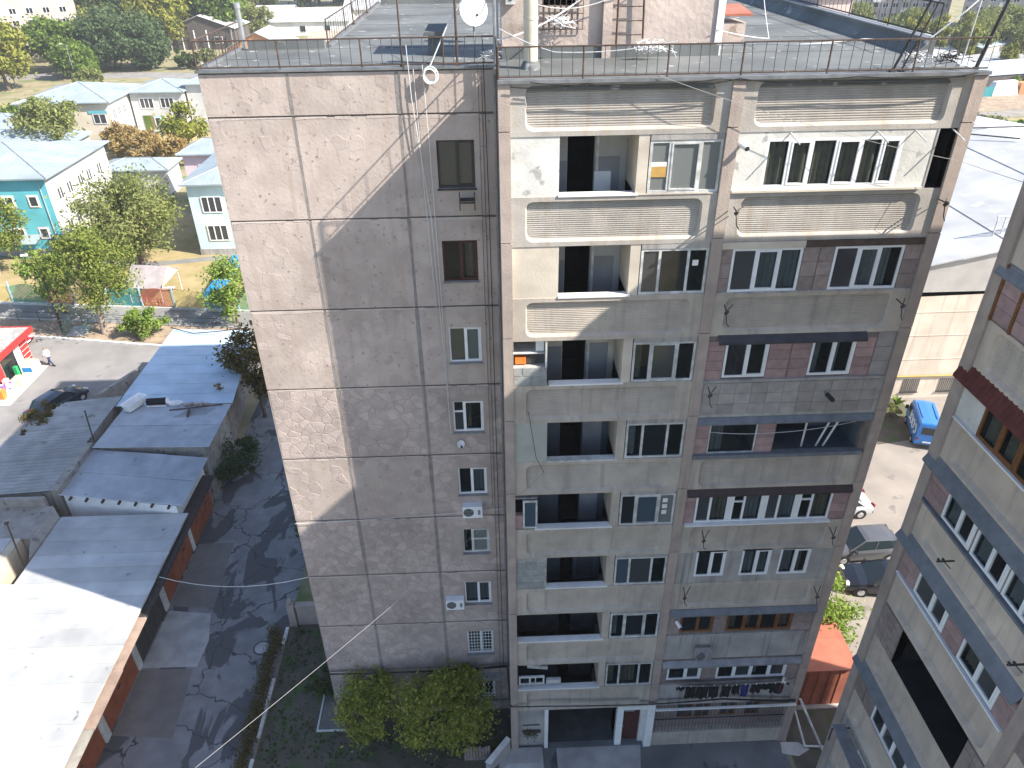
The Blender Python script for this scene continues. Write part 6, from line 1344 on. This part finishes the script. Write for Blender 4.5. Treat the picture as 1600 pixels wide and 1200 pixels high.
slab('pale stone apartment house at the upper left behind the park trees', (-141, 219, 0), .35, 46, 12, 18, 'far_beige', 4, 11, balc=False, side_cols=3)
slab('small beige house block glimpsed among the trees beside the conifers', (-112, 262, 0), .2, 14, 10, 12, 'far_beige', 3, 4, balc=False)
slab('white house with dark windows behind the right side of the flat roof', (50, 205, 0), 0., 16, 8, 7.5, 'far_white', 2, 6, balc=False, name='house')
def house(label, x0, x1, y0, y1, h, rise, wall, roofm='roof_white', axis='x', wins=(), ov=.6):
    t = thing('house', label, 'house', ((x0 + x1) / 2, (y0 + y1) / 2, 0)); MB().box(x0, x1, y0, y1, 0, h).build('wall', wall, t)
    X0, X1, Y0, Y1 = x0 - ov, x1 + ov, y0 - ov, y1 + ov
    if axis == 'x':
        m = (Y0 + Y1) / 2; E = [[(X0, Y0, h), (X1, Y0, h), (X1, m, h + rise), (X0, m, h + rise)], [(X0, m, h + rise), (X1, m, h + rise), (X1, Y1, h), (X0, Y1, h)]]; G = [[(x0, y0, h), (x0, y1, h), (x0, m, h + rise - .1)], [(x1, y0, h), (x1, y1, h), (x1, m, h + rise - .1)]]
    else:
        m = (X0 + X1) / 2; E = [[(X0, Y0, h), (m, Y0, h + rise), (m, Y1, h + rise), (X0, Y1, h)], [(m, Y0, h + rise), (X1, Y0, h), (X1, Y1, h), (m, Y1, h + rise)]]; G = [[(x0, y0, h), (x1, y0, h), (m, y0, h + rise - .1)], [(x0, y1, h), (x1, y1, h), (m, y1, h + rise - .1)]]
    for e in E: MB().hexa([Vector(q) for q in e] + [Vector(q) + Vector((0, 0, .12)) for q in e]).build('roof_slope', roofm, t)
    for g in G: MB().poly(g).build('gable', wall, t)
    F = frame((0, y0, 0), (1, 0, 0), (0, -1, 0))
    for u, v, w_, hh in wins:
        fr = MB().fb(F, u, u + w_, v, v + hh, .01, .1).build('window', 'upvc', t); MB().fb(F, u + .12, u + w_ - .12, v + .12, v + hh - .12, .101, .12).build('pane', 'glass_dark', fr)
    return t
M('ochre', (.56, .28, .13), (.5, .24, .11), 1); M('timber', (.10, .085, .075), (.07, .06, .055), 3); M('rusty_sheet', (.42, .34, .27), (.34, .26, .2), 1.2, rough=.7)
t = house('timber porch house with wide white gable roof left of the flue pipe', -92, -73, 222, 238, 5.4, 3.6, 'timber', axis='y', wins=((-79, 1.6, 2.4, 1.8),))
for i in range(6): MB().cyl((-91.5 + i * 3.6, 221, 0), (-91.5 + i * 3.6, 221, 5.3), .2).build('porch_post', 'old_white', t)
house('ochre gabled house with white roof beside the flue pipe', -67, -51, 193, 208, 3.6, 4.0, 'ochre', axis='y', wins=((-65, 1.4, 1.6, 1.6), (-56, 1.4, 1.6, 1.6), (-60, 3.6, 1.4, 1.4)))
house('house with broad white roof behind the ochre house', -74, -44, 250, 266, 4, 3.4, 'far_white', axis='x', wins=((-60, 1, 2, 2), (-52, 1, 2, 2)))
house('shed with rusty ribbed roof beside the edge of the flat roof', -50, -36, 214, 226, 2.6, 2.0, 'far_beige', 'rusty_sheet', 'x', wins=((-40, .5, 2.4, 1.6),))
house('far white house above the rusty shed roof', -50, -24, 280, 296, 4.5, 2.6, 'far_white', axis='x', wins=((-44, 1, 2, 2), (-36, 1, 2, 2), (-30, 1, 2, 2)))
house('long white roofed outbuilding behind the flue pipe', -98, -70, 286, 296, 3.5, 2, 'far_white', axis='x')
house('low white walled building seen over the rear edge of the flat roof', -28, -8, 262, 272, 3.8, 1.6, 'far_white', axis='x', wins=((-26, 1, 2, 1.8), (-20, 1, 2, 1.8)))
def shed(label, pts, h0, h1, wall, roofm):
    c = [sum(p[i] for p in pts) / 4 for i in (0, 1)]; t = thing('shed', label, 'shed', (*c, 0)); hh = [h0, h0, h1, h1]
    sm_ = [(c[0] + (x - c[0]) * .95, c[1] + (y - c[1]) * .95) for x, y in pts]
    MB().hexa([(x, y, 0) for x, y in sm_] + [(x, y, h - .05) for (x, y), h in zip(sm_, hh)]).build('wall', wall, t)
    MB().hexa([(x, y, h) for (x, y), h in zip(pts, hh)] + [(x, y, h + .15) for (x, y), h in zip(pts, hh)]).build('roof', roofm, t)
    e = Vector((*sm_[0], 0)).lerp(Vector((*sm_[1], 0)), .5); MB().ob((e.x, e.y, 1.1), (1.2, .3, 2.0), math.atan2(sm_[1][1] - sm_[0][1], sm_[1][0] - sm_[0][0])).build('door', 'steel_dark', t)
shed('very long white roofed shed in front of the poplars', [(98, 146), (104.5, 144), (128, 216), (119, 220)], 3.2, 3.6, 'far_white', 'sheet_white')
shed('pale blue roofed shed at the right edge below the corner block', [(120, 172), (156, 196), (152, 206), (116, 182)], 3.6, 5, 'far_panel', 'roof_blue')
shed('small flat grey shed between the pale blue sheds', [(112, 158), (128, 165), (125, 171), (110, 164)], 2.6, 3, 'timber', 'roof_grey')
shed('blue and white roofed shed above the bare yard', [(98, 139), (128, 146), (124, 154), (95, 146)], 3.0, 4.2, 'timber', 'roof_blue')
t = thing('tarpaulin_stack', 'white tarpaulin covered stack beside the sheds at the right edge', 'stack', (106, 138, 0)); MB().hexa([(102, 135.5, 0), (108, 136.5, 0), (108, 139, 0), (102, 138.5, 0), (103, 136.5, 2.4), (107.6, 137.2, 2.6), (107.5, 138.4, 2.6), (103, 138, 2.4)]).build('tarpaulin', 'white_paint', t); MB().box(108.2, 110.6, 136.6, 138.6, 0, 2.2).build('crate', 'ochre', t)
t = thing('yard_fence', 'greenish metal fence in front of the dark shed', 'fence', (95, 134, 0))
for i in range(14): MB().box(88 + i, 88.9 + i, 132.8 + i * .18, 132.9 + i * .18, 0, 1.9).build('panel', 'fence_teal', t)
tag(MB().ob((87.3, 117.3, .5), (2.6, 1.6, 1.0), .7).ob((88.8, 117.2, .25), (2.0, 1.0, .5), .2).build('rubbish_heap', 'steel_dark'), 'dark heap lying on the bare yard beyond the warehouse', 'heap')
# ================================================================ roof railings, masts, wires
def railing(label, a, b, h, step, posts, mat='rust', lean=0.):
    a = Vector(a); b = Vector(b); t = thing('roof_railing', label, 'railing', a); n = max(2, int((b - a).length / step)); rr = random.Random(n)
    up = Vector((0, 0, h))
    MB().cyl(a + up, b + up, .022, n=5).build('top_rail', mat, t); MB().cyl(a + Vector((0, 0, .06)), b + Vector((0, 0, .06)), .022, n=5).build('bottom_rail', mat, t)
    for i in range(n + 1):
        p = a.lerp(b, i / n); q = p + up + Vector(((rr.uniform(-.02, .02) if rr.random() < .8 else rr.uniform(-.1, .1)) + lean * h, 0, 0))
        if i in posts or i % 8 == 0: MB().cyl(p - Vector((0, 0, .0)), p + up * 1.02, .024, n=5).build('post', mat, t)
        else: MB().cyl(p + Vector((0, 0, .06)), q, .0085, n=4).build('baluster', 'steel_dark', t)
railing('rusty roof railing over the pink end wall', (-8.06, 2.29, 28.25), (-.03, 2.29, 28.25), .72, .27, ())
railing('rusty roof railing running back along the left roof edge', (-8.08, 2.35, 28.25), (-8.08, 6.6, 28.25), .72, .3, ())
railing('rusty roof railing over the left balcony bay', (.02, .06, 28.25), (6.05, .06, 28.25), .74, .26, ())
railing('rusty roof railing over the right balcony bay', (6.06, .06, 28.25), (12.3, .06, 28.25), .76, .27, ())
railing('short rusty roof railing on the inner corner of the roof', (.0, .1, 28.25), (.0, 2.25, 28.25), .74, .3, ())
railing('dark tall railing standing on the right roof kerb', (12.36, 2.9, 28.66), (12.36, 20.6, 28.66), .85, .36, (), 'steel_dark')
railing('rusty roof railing along the set back roof edge on the left', (-5.3, 6.7, 28.28), (-5.3, 20.8, 28.28), .72, .45, ())
def mast(loc, h, label, r=.03, mat='rust', dx=0.):
    t = thing('mast', label, 'pole', loc, 'thin masts on the roof'); x, y, z = loc
    MB().cyl(loc, (x + dx, y, z + h), r, r * .8, 6).build('pole', mat, t); MB().box(x - .06, x + .06, y - .06, y + .06, z, z + .05).build('base', mat, t)
mast((-1.05, 2.33, 28.25), 3.2, 'rusty mast on the end wall railing beside the cable coil', .035); mast((-2.55, 2.33, 28.25), 3.2, 'rusty mast on the middle of the end wall railing', .026)
mast((-.02, 2.0, 28.2), 3.5, 'grey twin mast at the inner corner of the roof', .045, 'steel_grey'); mast((.06, 2.2, 28.2), 3.5, 'grey mast against the stair head corner', .03, 'steel_grey')
mast((9.9, .1, 28.25), 2.6, 'dark leaning mast at the right end of the front railing', .035, 'steel_dark', .9); mast((10.15, .16, 28.25), 2.6, 'rusty leaning mast beside the dark leaning mast', .022, 'rust', .9)
mast((12.15, .3, 28.25), 2.4, 'dark leaning mast at the right roof corner', .05, 'steel_dark', .5); mast((11.8, .4, 28.3), 2.6, 'thin grey mast near the right roof corner', .02, 'old_white', .1)
for y, l in ((12.0, 'thin mast on the far left roof edge'), (16, 'farthest thin mast on the left roof edge')): mast((-5.25, y, 28.28), 2.0, l, .025)
t = thing('flue_pipe', 'silver flue pipe rising beside the left roof edge', 'pipe', (-8.0, 6.85, 27)); M('galv', (.52, .53, .55), (.42, .43, .45), 4, rough=.35, metal=.7)
MB().cyl((-8.05, 6.85, 24), (-8.0, 6.8, 29.35), .075, n=10).build('pipe', 'galv', t, smooth=50); MB().cyl((-8.0, 6.8, 29.35), (-8.0, 6.8, 29.5), .1, n=10).build('cap', 'galv', t, smooth=50)
t = thing('vent_stack', 'thick cream vent stack in front of the stair head', 'vent pipe', (.93, 1.95, 28.2))
MB().cyl((.93, 1.95, 28.2), (.93, 1.95, 31.8), .19, n=18).build('pipe', 'cream_pipe', t, smooth=40); MB().cyl((.93, 1.95, 28.201), (.93, 1.95, 28.4), .3, .2, 18).build('collar', 'membrane', t, smooth=40)
for z in (29.4, 30.6): MB().cyl((.93, 1.95, z), (.93, 1.95, z + .06), .2, n=18).build('band', 'cream_pipe', t, smooth=40)
# chimney cowl and dish
t = thing('roof_vent', 'grey roofing felt vent with open hood behind the cable coil', 'vent', (-1.7, 5.0, 28.2)); MB().hexa([(-2.0, 4.6, 28.2), (-1.5, 4.6, 28.2), (-1.5, 5.0, 28.2), (-2.0, 5.0, 28.2), (-1.95, 4.65, 28.75), (-1.55, 4.65, 28.75), (-1.55, 4.95, 28.75), (-1.95, 4.95, 28.75)]).build('body', 'membrane', t); MB().hexa([(-2.1, 4.4, 28.75), (-1.5, 4.4, 28.75), (-1.4, 5.1, 28.9), (-2.0, 5.1, 28.9), (-2.05, 4.4, 28.85), (-1.45, 4.4, 28.85), (-1.35, 5.1, 29.0), (-1.95, 5.1, 29.0)]).build('hood', 'membrane', t)
def dish(loc, r, face, label, mast_h=.6, grp=None, cat='satellite dish'):
    t = thing('satellite_dish', label, cat, loc, grp); c = Vector(loc) + Vector((0, 0, mast_h)); f = Vector(face).normalized(); q = f.to_track_quat('Z', 'Y'); mb = MB(); rg = []
    for j in range(6): s_ = j / 5; rg.append([c + q @ Vector((r * s_ * math.cos(i * math.pi / 10), r * s_ * 1.08 * math.sin(i * math.pi / 10), .16 * r * s_ * s_)) for i in range(20)])
    for p, w_ in zip(rg, rg[1:]):
        for i in range(20): mb.poly([p[i], p[(i + 1) % 20], w_[(i + 1) % 20], w_[i]])
    mb.build('reflector', 'white_paint', t, smooth=80); MB().cyl(loc, c - f * .05, .03).build('bracket', 'steel_grey', t); e = c + f * r * .9 + q @ Vector((0, -r * .5, 0)); MB().tube([c + q @ Vector((0, -r, .12 * r)), e], .012).build('arm', 'steel_grey', t); MB().cyl(e - f * .04, e + f * .06, .04).build('receiver', 'plastic', t)
dish((-.62, 7.2, 28.2), .46, (.25, -1, .3), 'large white satellite dish standing on the roof beside the stair head', .95)
dish((-1.57, 2.2, 15.45), .14, (.2, -1, .35), 'small white dish under a window of the end wall', .1)
dish((11.5, .02, 4.35), .2, (.6, -.8, .3), 'white dish beside the washing line at the right corner', .0)
t = thing('junction_box', 'white junction box on the stair head wall left of the vent stack', 'box', (.5, 3.5, 29.6)); MB().box(.32, .58, 3.46, 3.6, 29.62, 30.02).build('box', 'old_white', t); MB().box(.42, .5, 3.445, 3.459, 29.72, 29.78).build('latch', 'steel_dark', t)
t = thing('roof_hut', 'small plastered roof hut with red brown sheet lid behind the stair head', 'roof hut', (7.2, 6.2, 28.2)); MB().box(6.6, 8.0, 6.2, 7.4, 28.2, 28.75).build('wall', 'ph_plaster', t); MB().hexa([(6.5, 6.1, 28.95), (8.15, 6.1, 28.95), (8.15, 7.6, 29.1), (6.5, 7.6, 29.1), (6.5, 6.1, 29.02), (8.15, 6.1, 29.02), (8.15, 7.6, 29.17), (6.5, 7.6, 29.17)]).build('lid', 'red_metal', t); MB().box(6.75, 6.95, 6.3, 6.5, 28.75, 28.96).build('leg', 'steel_dark', t)
t = thing('roof_hut', 'low brick hut beyond the right roof kerb', 'roof hut', (14, 13, 0)); MB().box(12.6, 13.9, 12, 17.0, 27.4, 28.9).build('wall', 'far_pink', t); MB().box(12.5, 14.0, 11.9, 17.1, 28.9, 29.0).build('cap', 'kerb_white', t)
# cable coil and wires
t = thing('cable_coil', 'coil of white cable hanging from the end wall railing', 'coil of cable', (-1.8, 2.18, 28.05)); rr = random.Random(2)
for k in range(7):
    r = .17 + rr.uniform(-.02, .03); c = Vector((-1.8 + rr.uniform(-.02, .02), 2.18 - k * .015, 28.05 + rr.uniform(-.03, .03)))
    MB().tube([c + Vector((r * math.cos(i * .393), .0, r * 1.1 * math.sin(i * .393))) for i in range(17)], .018, 5).build('loop', 'white_paint', t)
def tangle(c, r, n, label, mat='white_cable'):
    t = thing('cable_tangle', label, 'cables', c, None); rr_ = random.Random(int(c[0] * 10)); c = Vector(c)
    for i in range(n):
        p = [c + Vector((rr_.uniform(-r, r), rr_.uniform(-r, r) * .4, rr_.uniform(.03, r * .8)))]
        for k in range(9): p.append(p[-1].lerp(c + Vector((rr_.uniform(-r, r), rr_.uniform(-r, r) * .4, rr_.uniform(.03, r * .9))), .45))
        MB().tube(p, .008, 4).build('strand', mat, t)
tangle((4.4, 3.0, 28.25), .7, 14, 'tangle of white cables at the foot of the ladder'); tangle((1.9, 3.35, 28.9), .6, 12, 'tangle of white cables hanging in front of the barred opening'); tangle((10.6, .35, 28.25), .6, 14, 'tangle of white cables at the leaning masts'); tangle((-.15, 2.1, 28.4), .35, 12, 'tangle of white cables at the corner masts'); tangle((11.6, .6, 28.25), .6, 9, 'tangle of black cables at the right roof corner', 'black_cable')
def wire(pts, label, mat='white_cable', r=.012, drop=.0, grp='loose cables on the roof and walls'):
    P_ = []
    for a, b in zip(pts, pts[1:]): P_ += sag(a, b, drop * (Vector(b) - Vector(a)).length, 8)[:-1]
    P_.append(Vector(pts[-1])); return cable(P_, r, mat, label, grp)
wire([(-1.8, 2.15, 28.25), (-1.3, 2.4, 29.2), (-.05, 2.2, 31)], 'white cable rising from the cable coil to the roof corner masts', r=.02)
wire([(-2.4, 2.2, 28.8), (-2.36, 2.18, 27.5), (-2.05, 2.2, 24), (-1.95, 2.22, 19), (-1.9, 2.25, 16)], 'longest white cable hanging down the end wall', r=.012)
wire([(-2.0, 2.2, 28.3), (-1.95, 2.2, 26), (-1.92, 2.22, 22), (-1.9, 2.25, 17.5)], 'white cable hanging below the cable coil')
wire([(-2.25, 2.2, 28.2), (-2.2, 2.22, 25), (-2.1, 2.25, 21)], 'shorter white cable hanging left of the coil cables')
wire([(-.35, 2.2, 28.9), (-.3, 2.24, 24), (-.28, 2.25, 12), (-.25, 2.25, 3.2)], 'dark cable running down beside the inner corner', 'black_cable', .012)
wire([(-.5, 2.2, 28.3), (-.52, 2.26, 22), (-.5, 2.26, 12.5)], 'grey cable running down the end wall edge', 'joint', .01)
wire([(-.1, 2.1, 30.2), (-.6, 7.0, 29.0)], 'white cable from corner mast to the large dish', drop=.05)
wire([(-.05, 2.1, 30.5), (-5.25, 12, 29.6)], 'white cable crossing the left roof', drop=.03)
wire([(.05, 2.1, 28.9), (2.2, 3.4, 29.6), (3.4, 3.4, 30.6), (6.4, 3.4, 32)], 'thick white cable across the stair head wall', r=.02, drop=.05)
wire([(1.2, 3.5, 29.6), (3.1, 3.4, 29.7), (5.2, 3.3, 31)], 'white cable looping past the barred opening', r=.014, drop=.08)
wire([(.1, 1.8, 29.2), (1.5, 1.2, 28.7), (4.5, .5, 29.0)], 'white cable along the front railing', drop=.03)
wire([(4.8, .1, 29.0), (6.6, .1, 28.95), (9.0, .15, 28.98)], 'white cable tied along the top rail of the front railing', r=.015, drop=.02)
wire([(6.5, 3.5, 30.6), (9.5, 9, 30.3), (12.3, 14, 30.2)], 'white cable sagging from the stair head over the roof', r=.018, drop=.05)
wire([(6.3, 3.5, 28.9), (8.2, 4.5, 28.5), (9.8, 11, 30.2), (10.5, 16, 31)], 'white cable rising across the right roof', r=.014, drop=.02)
wire([(12.0, .2, 29.0), (9, .1, 29.02), (7, .2, 28.9)], 'white pipe like cable along the right top rail', r=.018, drop=.01)
wire([(10.6, .2, 28.9), (11.4, .15, 29.6), (12.2, .3, 30.3)], 'white cable slanting to the right corner mast', r=.018)
wire([(4.0, -.1, 28.3), (8.25, -.3, 27.0), (12.05, -.3, 26.1), (16, -2.9, 25.2)], 'pale cable crossing the top right windows', 'grey_cable', .007, drop=.01)
wire([(.3, -.09, 28.1), (2.2, -.1, 28.15), (3.9, -.12, 28.05), (6, -.1, 28.2), (8.5, -.1, 28.1), (12.0, -.1, 28.22)], 'black cable slung under the roof edge of the balcony side', 'black_cable', .014, .03)
wire([(.8, -.1, 28.2), (3.0, -.12, 28.12), (5.5, -.1, 28.2), (9, -.12, 28.2), (11.7, -.1, 28.15)], 'second black cable slung under the roof edge', 'black_cable', .012, .02)
wire([(1.27, -.1, 15.95), (-7.04, -10, 16.08)], 'pale cable stretching diagonally from the fifth floor towards the lower left', 'grey_cable', .0055, drop=.012, grp=None)
wire([(1.27, -.1, 15.95), (1.0, -.1, 16.6), (.75, -.1, 18.4)], 'thin cable climbing from the fifth floor ledge', 'steel_dark', .01)
wire([(-17.7, 8.2, 3.3), (-8.1, 2.3, 9.0)], 'pale cable sagging from the garages to the end wall', r=.013, drop=.05, grp=None)
wire([(-8.1, 2.2, 12.0), (-4, 2.2, 12.15), (-.1, 2.2, 12.4)], 'white cable running across the end wall', r=.01, drop=.005)
for i in range(4):
    wire([(-8.15, 2.12 - i * .03, 3.12 + i * .03), (-4, 2.1 - i * .03, 3.05 + i * .05), (-.1, 2.1, 3.15 + i * .03), (.02, -.08, 3.4), (1.5, -.1 - i * .02, 3.38 + i * .03), (6, -.08 - i * .02, 3.2 + i * .03), (9, -.1 - i * .02, 3.38 + i * .04), (12.2, -.08, 3.0 + i * .03)], ['lowest black service cable wrapped round the first floor line', 'second black service cable of the first floor bundle', 'third black service cable of the first floor bundle', 'topmost black service cable of the first floor bundle'][i], 'black_cable', .026, .008, 'service cables round the building')
wire([(6.5, .1, 17.3), (8.9, .05, 17.2), (11.8, .1, 17.6)], 'clothes line across the open sixth floor balcony', 'old_white', .012, .03, None)
wire([(-26.0, 34.4, 4.2), (-24, 33.6, 4.05), (-19.6, 33.2, 4.6)], 'black cable lying over the pale blue garage roof', 'black_cable', .04, .01, None)
# air conditioners, brackets, lights
def ac(loc, label, w_=.75, h=.55, fan=-.15, cm='upvc'):
    x, y, z = loc; t = thing('air_conditioner', label, 'air conditioner', loc, 'outdoor air conditioner units')
    MB().box(x - w_ / 2, x + w_ / 2, y - .28, y, z - h / 2, z + h / 2).build('casing', cm, t)
    MB().cyl((x + fan, y - .285, z), (x + fan, y - .281, z), .2, n=18).build('fan_opening', 'plastic', t); g = MB()
    for i in range(5): g.box(x + fan - .2 + .02 * abs(i - 2), x + fan + .2 - .02 * abs(i - 2), y - .292, y - .286, z - .14 + i * .07, z - .13 + i * .07)
    g.build('fan_guard', 'old_white', t)
    MB().box(x + .2, x + .3, y - .287, y - .281, z - .12, z + .12).build('label_plate', 'steel_grey', t)
    for d in (-.25, .25): MB().box(x + d - .02, x + d + .02, y - .3, y, z - h / 2 - .05, z - h / 2 - .001).build('bracket', 'steel_grey', t)
ac((-1.27, 2.3, 12.42), 'white air conditioner centred below the curtained window of the end wall'); ac((-2.2, 2.3, 7.35), 'white air conditioner to the left of the third floor window of the end wall')
ac((7.75, -.08, 6.55), 'dusty grey air conditioner on the pale parapet above the washing line', .62, .38, -.12, 'plaster_grey')
t = thing('bracket', 'empty dark metal bracket below the top window of the end wall', 'bracket', (-.95, 2.3, 24.5)); 
for x in (-1.16, -.72): MB().box(x - .015, x + .015, 2.0, 2.03, 24.28, 24.84).build('leg', 'steel_dark', t)
MB().box(-1.16, -.72, 1.98, 2.01, 24.5, 24.54).build('bar', 'steel_dark', t); MB().box(-1.16, -.72, 2.0, 2.3, 24.56, 24.58).build('shelf', 'steel_dark', t)
def camera_light(loc, label, m='white_paint', s_=1): 
    x, y, z = loc; t = thing('wall_light', label, 'lamp', loc); MB().cyl((x, y, z), (x + .1, y - .28 * s_, z - .06), .075 * s_, n=10).build('housing', m, t); MB().cyl((x + .1, y - .281 * s_, z - .06), (x + .105, y - .3 * s_, z - .065), .065 * s_, n=10).build('lens', 'plastic', t); MB().box(x - .05, x + .05, y, y + .12, z - .03, z + .03).build('bracket', 'steel_grey', t)
camera_light((6.32, .1, 26.56), 'white security light beside the top right windows'); camera_light((6.55, -.0, 8.25), 'small white light under the blue awning left of the brown windows'); camera_light((10.2, -.1, 18.75), 'black lamp on the tiled parapet of the right bay', 'plastic')
def linebr(loc, label, d=.55):
    t = thing('line_bracket', label, 'bracket', loc, 'clothes line brackets on the right bay'); x, y, z = loc
    MB().cyl((x, y, z), (x - .1, y - d, z + .08), .02).build('arm', 'rust', t); MB().cyl((x + .25, y, z), (x - .1, y - d, z + .08), .016).build('stay', 'steel_dark', t); MB().cyl((x - .12, y - d, z), (x - .08, y - d - .06, z + .1), .05).build('pulley', 'steel_dark', t); MB().tube([(x - .1, y - d, z), (x - .05, y - d, z - .3), (x + .05, y - d + .05, z - .45)], .015).build('line_end', 'steel_dark', t)
for p, l in (((6.5, -.05, 21.95), 'rusty line bracket at the left end of the eighth floor parapet'), ((11.6, -.05, 22.0), 'dark line bracket at the right end of the eighth floor parapet'), ((6.4, -.02, 19.1), 'line bracket at the left end of the tiled parapet'), ((11.95, -.05, 25.0), 'rusty line bracket at the dark gap of the top floor'),
             ((6.95, -.05, 13.05), 'line bracket at the left end of the fifth floor ledge'), ((11.55, -.05, 13.0), 'line bracket at the right end of the fifth floor ledge'), ((6.6, -.05, 10.2), 'line bracket at the left end of the fourth floor parapet'), ((11.6, -.05, 10.0), 'line bracket at the right end of the fourth floor parapet'), ((6.35, -.05, 24.9), 'rusty line bracket on the middle pilaster below the top windows')): linebr(p, l)
# washing
wire([(6.6, -.32, 4.7), (9, -.34, 4.6), (11.6, -.3, 4.72)], 'washing line below the second floor windows', 'old_white', .008, .004, None)
xs_ = [(6.85, .35, .22, 'black_cloth', 'short black garment first on the left of the washing line'), (7.25, .42, .75, 'black_cloth', 'long black garment second on the washing line'), (7.7, .5, .8, 'black_cloth', 'widest long black garment on the washing line'), (8.22, .42, .78, 'black_cloth', 'long black garment left of the gap in the washing'), (8.75, .4, .75, 'black_cloth', 'black garment with white peg right of the gap'), (9.2, .32, .6, 'black_cloth', 'black garment left of the blue one'), (9.56, .34, .78, 'navy_cloth', 'blue garment on the washing line'), (9.98, .42, .55, 'black_cloth', 'black garment right of the blue one'), (10.4, .4, .38, 'black_cloth', 'short black garment near the right of the washing line'), (10.8, .36, .6, 'black_cloth', 'black ragged garment near the right of the washing line'), (11.15, .2, .72, 'maroon_cloth', 'dark maroon garment last on the washing line')]
rr = random.Random(4)
for x, w_, h, m, l in xs_:
    mb = MB(); k = 6; zt_ = 4.63
    for i in range(k):
        for j in range(3):
            def q(a, b): return (x + w_ * a / k + .015 * math.sin(b * 2 + x * 5), -.33 + .035 * math.sin(a * 1.7 + x * 9) * (b / 3 + .3), zt_ - h * b / 3 * (1 + .06 * math.sin(a * 2.1 + x)))
            mb.poly([q(i, j), q(i + 1, j), q(i + 1, j + 1), q(i, j + 1)])
    o = tag(mb.build('garment', m), l, 'clothes', 'garments drying on the line'); o.modifiers.new('cloth_thickness', 'SOLIDIFY').thickness = .012
    MB().box(x + w_ * .5 - .012, x + w_ * .5 + .012, -.35, -.31, 4.6, 4.68).build('peg', 'white_paint', o)
# things stored on the balconies
t = thing('window_frame', 'old white window frame lying on its side on the second floor loggia ledge', 'window frame', (.9, .2, 4.56)); f = MB()
f.box(.36, 1.42, .1, .17, 4.58, 4.65).box(.36, 1.42, .1, .17, 5.0, 5.08).box(.36, .43, .1, .17, 4.651, 5.0).box(1.35, 1.42, .1, .17, 4.651, 5.0).box(.78, .86, .1, .17, 4.651, 5.0).box(1.02, 1.07, .1, .17, 4.651, 5.0); f.build('frame', 'old_white', t); MB().box(.43, .78, .13, .14, 4.65, 5.0).build('pane', 'glass_dark', t)
t = thing('window_frame', 'second white window frame tilted behind the first on the loggia', 'window frame', (1.1, .4, 5.2)); MB().ob((1.15, .45, 5.3), (.85, .08, .1), 0, 0, .18).build('rail', 'old_white', t); MB().ob((1.15, .45, 5.2), (.85, .08, .06), 0, 0, .18).build('rail', 'old_white', t); MB().ob((1.2, .45, 5.55), (.08, .08, .6), 0, 0, -.1).build('stile', 'old_white', t)
t = thing('plank_stack', 'short stack of white planks on the second floor ledge', 'planks', (1.75, .15, 4.6))
for i in range(3): MB().box(1.5, 2.1, .1, .25, 4.605 + i * .07, 4.665 + i * .07).build('plank', 'old_white', t)
tag(MB().box(1.0, 1.25, .3, .5, 20.39, 20.75).build('carton', 'white_paint'), 'white carton on the boarded shelf of the seventh floor', 'box'); tag(MB().box(.36, .7, .25, .5, 19.97, 20.2).build('carton', 'orange_bag'), 'orange brown carton below the shelf of the seventh floor', 'box'); tag(MB().box(.72, .98, .28, .5, 19.97, 20.3).build('carton', 'steel_dark'), 'dark box below the shelf of the seventh floor', 'box')
t = thing('chair', 'white plastic chair standing inside the top floor loggia', 'chair', (2.95, 1.25, 24.05)); MB().box(2.72, 3.2, 1.05, 1.5, 24.45, 24.5).build('seat', 'white_paint', t); MB().hexa([(2.72, 1.45, 24.5), (3.2, 1.45, 24.5), (3.2, 1.5, 24.5), (2.72, 1.5, 24.5), (2.72, 1.55, 25.5), (3.2, 1.55, 25.5), (3.2, 1.59, 25.5), (2.72, 1.59, 25.5)]).build('backrest', 'white_paint', t)
for x in (2.74, 3.14):
    for y in (1.07, 1.44): MB().box(x, x + .04, y, y + .04, 24.05, 24.45).build('leg', 'white_paint', t)
t = thing('plant_basket', 'rusty wall basket with withered plants beside the entrance', 'plant basket', (.9, .2, 1.4)); MB().box(.5, 1.3, .1, .24, 1.2, 1.25).build('shelf', 'rust', t); MB().box(.5, 1.25, .2, .24, 1.6, 1.63).build('bar', 'rust', t)
rng = np.random.default_rng(9); o = bpy.data.objects.new('foliage', quads_mesh('foliage', leaf_quads(np.array([[.8, .15, 1.2], [1.0, .13, 1.05], [.7, .14, 1.1]]) - np.array([.9, .2, 1.4]), np.array([.18, .2, .16]), 260, .04, rng), 'leaf_dark')); COL.objects.link(o); o.parent = t
t = thing('white_sign', 'small white board behind the young tree on the end wall', 'sign', (-6.4, 2.3, 2.5)); MB().box(-6.6, -6.15, 2.25, 2.3, 2.2, 2.7).build('board', 'white_paint', t); MB().box(-6.5, -6.25, 2.24, 2.249, 2.35, 2.55).build('print', 'plaster_grey', t)
# ================================================================ faint autumn haze
hm = bpy.data.materials.new('haze_air'); hm.use_nodes = True; hn = hm.node_tree; hn.nodes.remove(hn.nodes['Principled BSDF'])
pv = hn.nodes.new('ShaderNodeVolumePrincipled'); pv.inputs['Color'].default_value = (.92, .95, 1, 1); pv.inputs['Density'].default_value = .00028
hn.links.new(pv.outputs[0], hn.nodes['Material Output'].inputs['Volume']); MATS['haze_air'] = hm
MB().box(-905, 905, -305, 1205, -1, 36).build('haze', 'haze_air', None, kind='stuff')
S.cycles.volume_bounces = 0
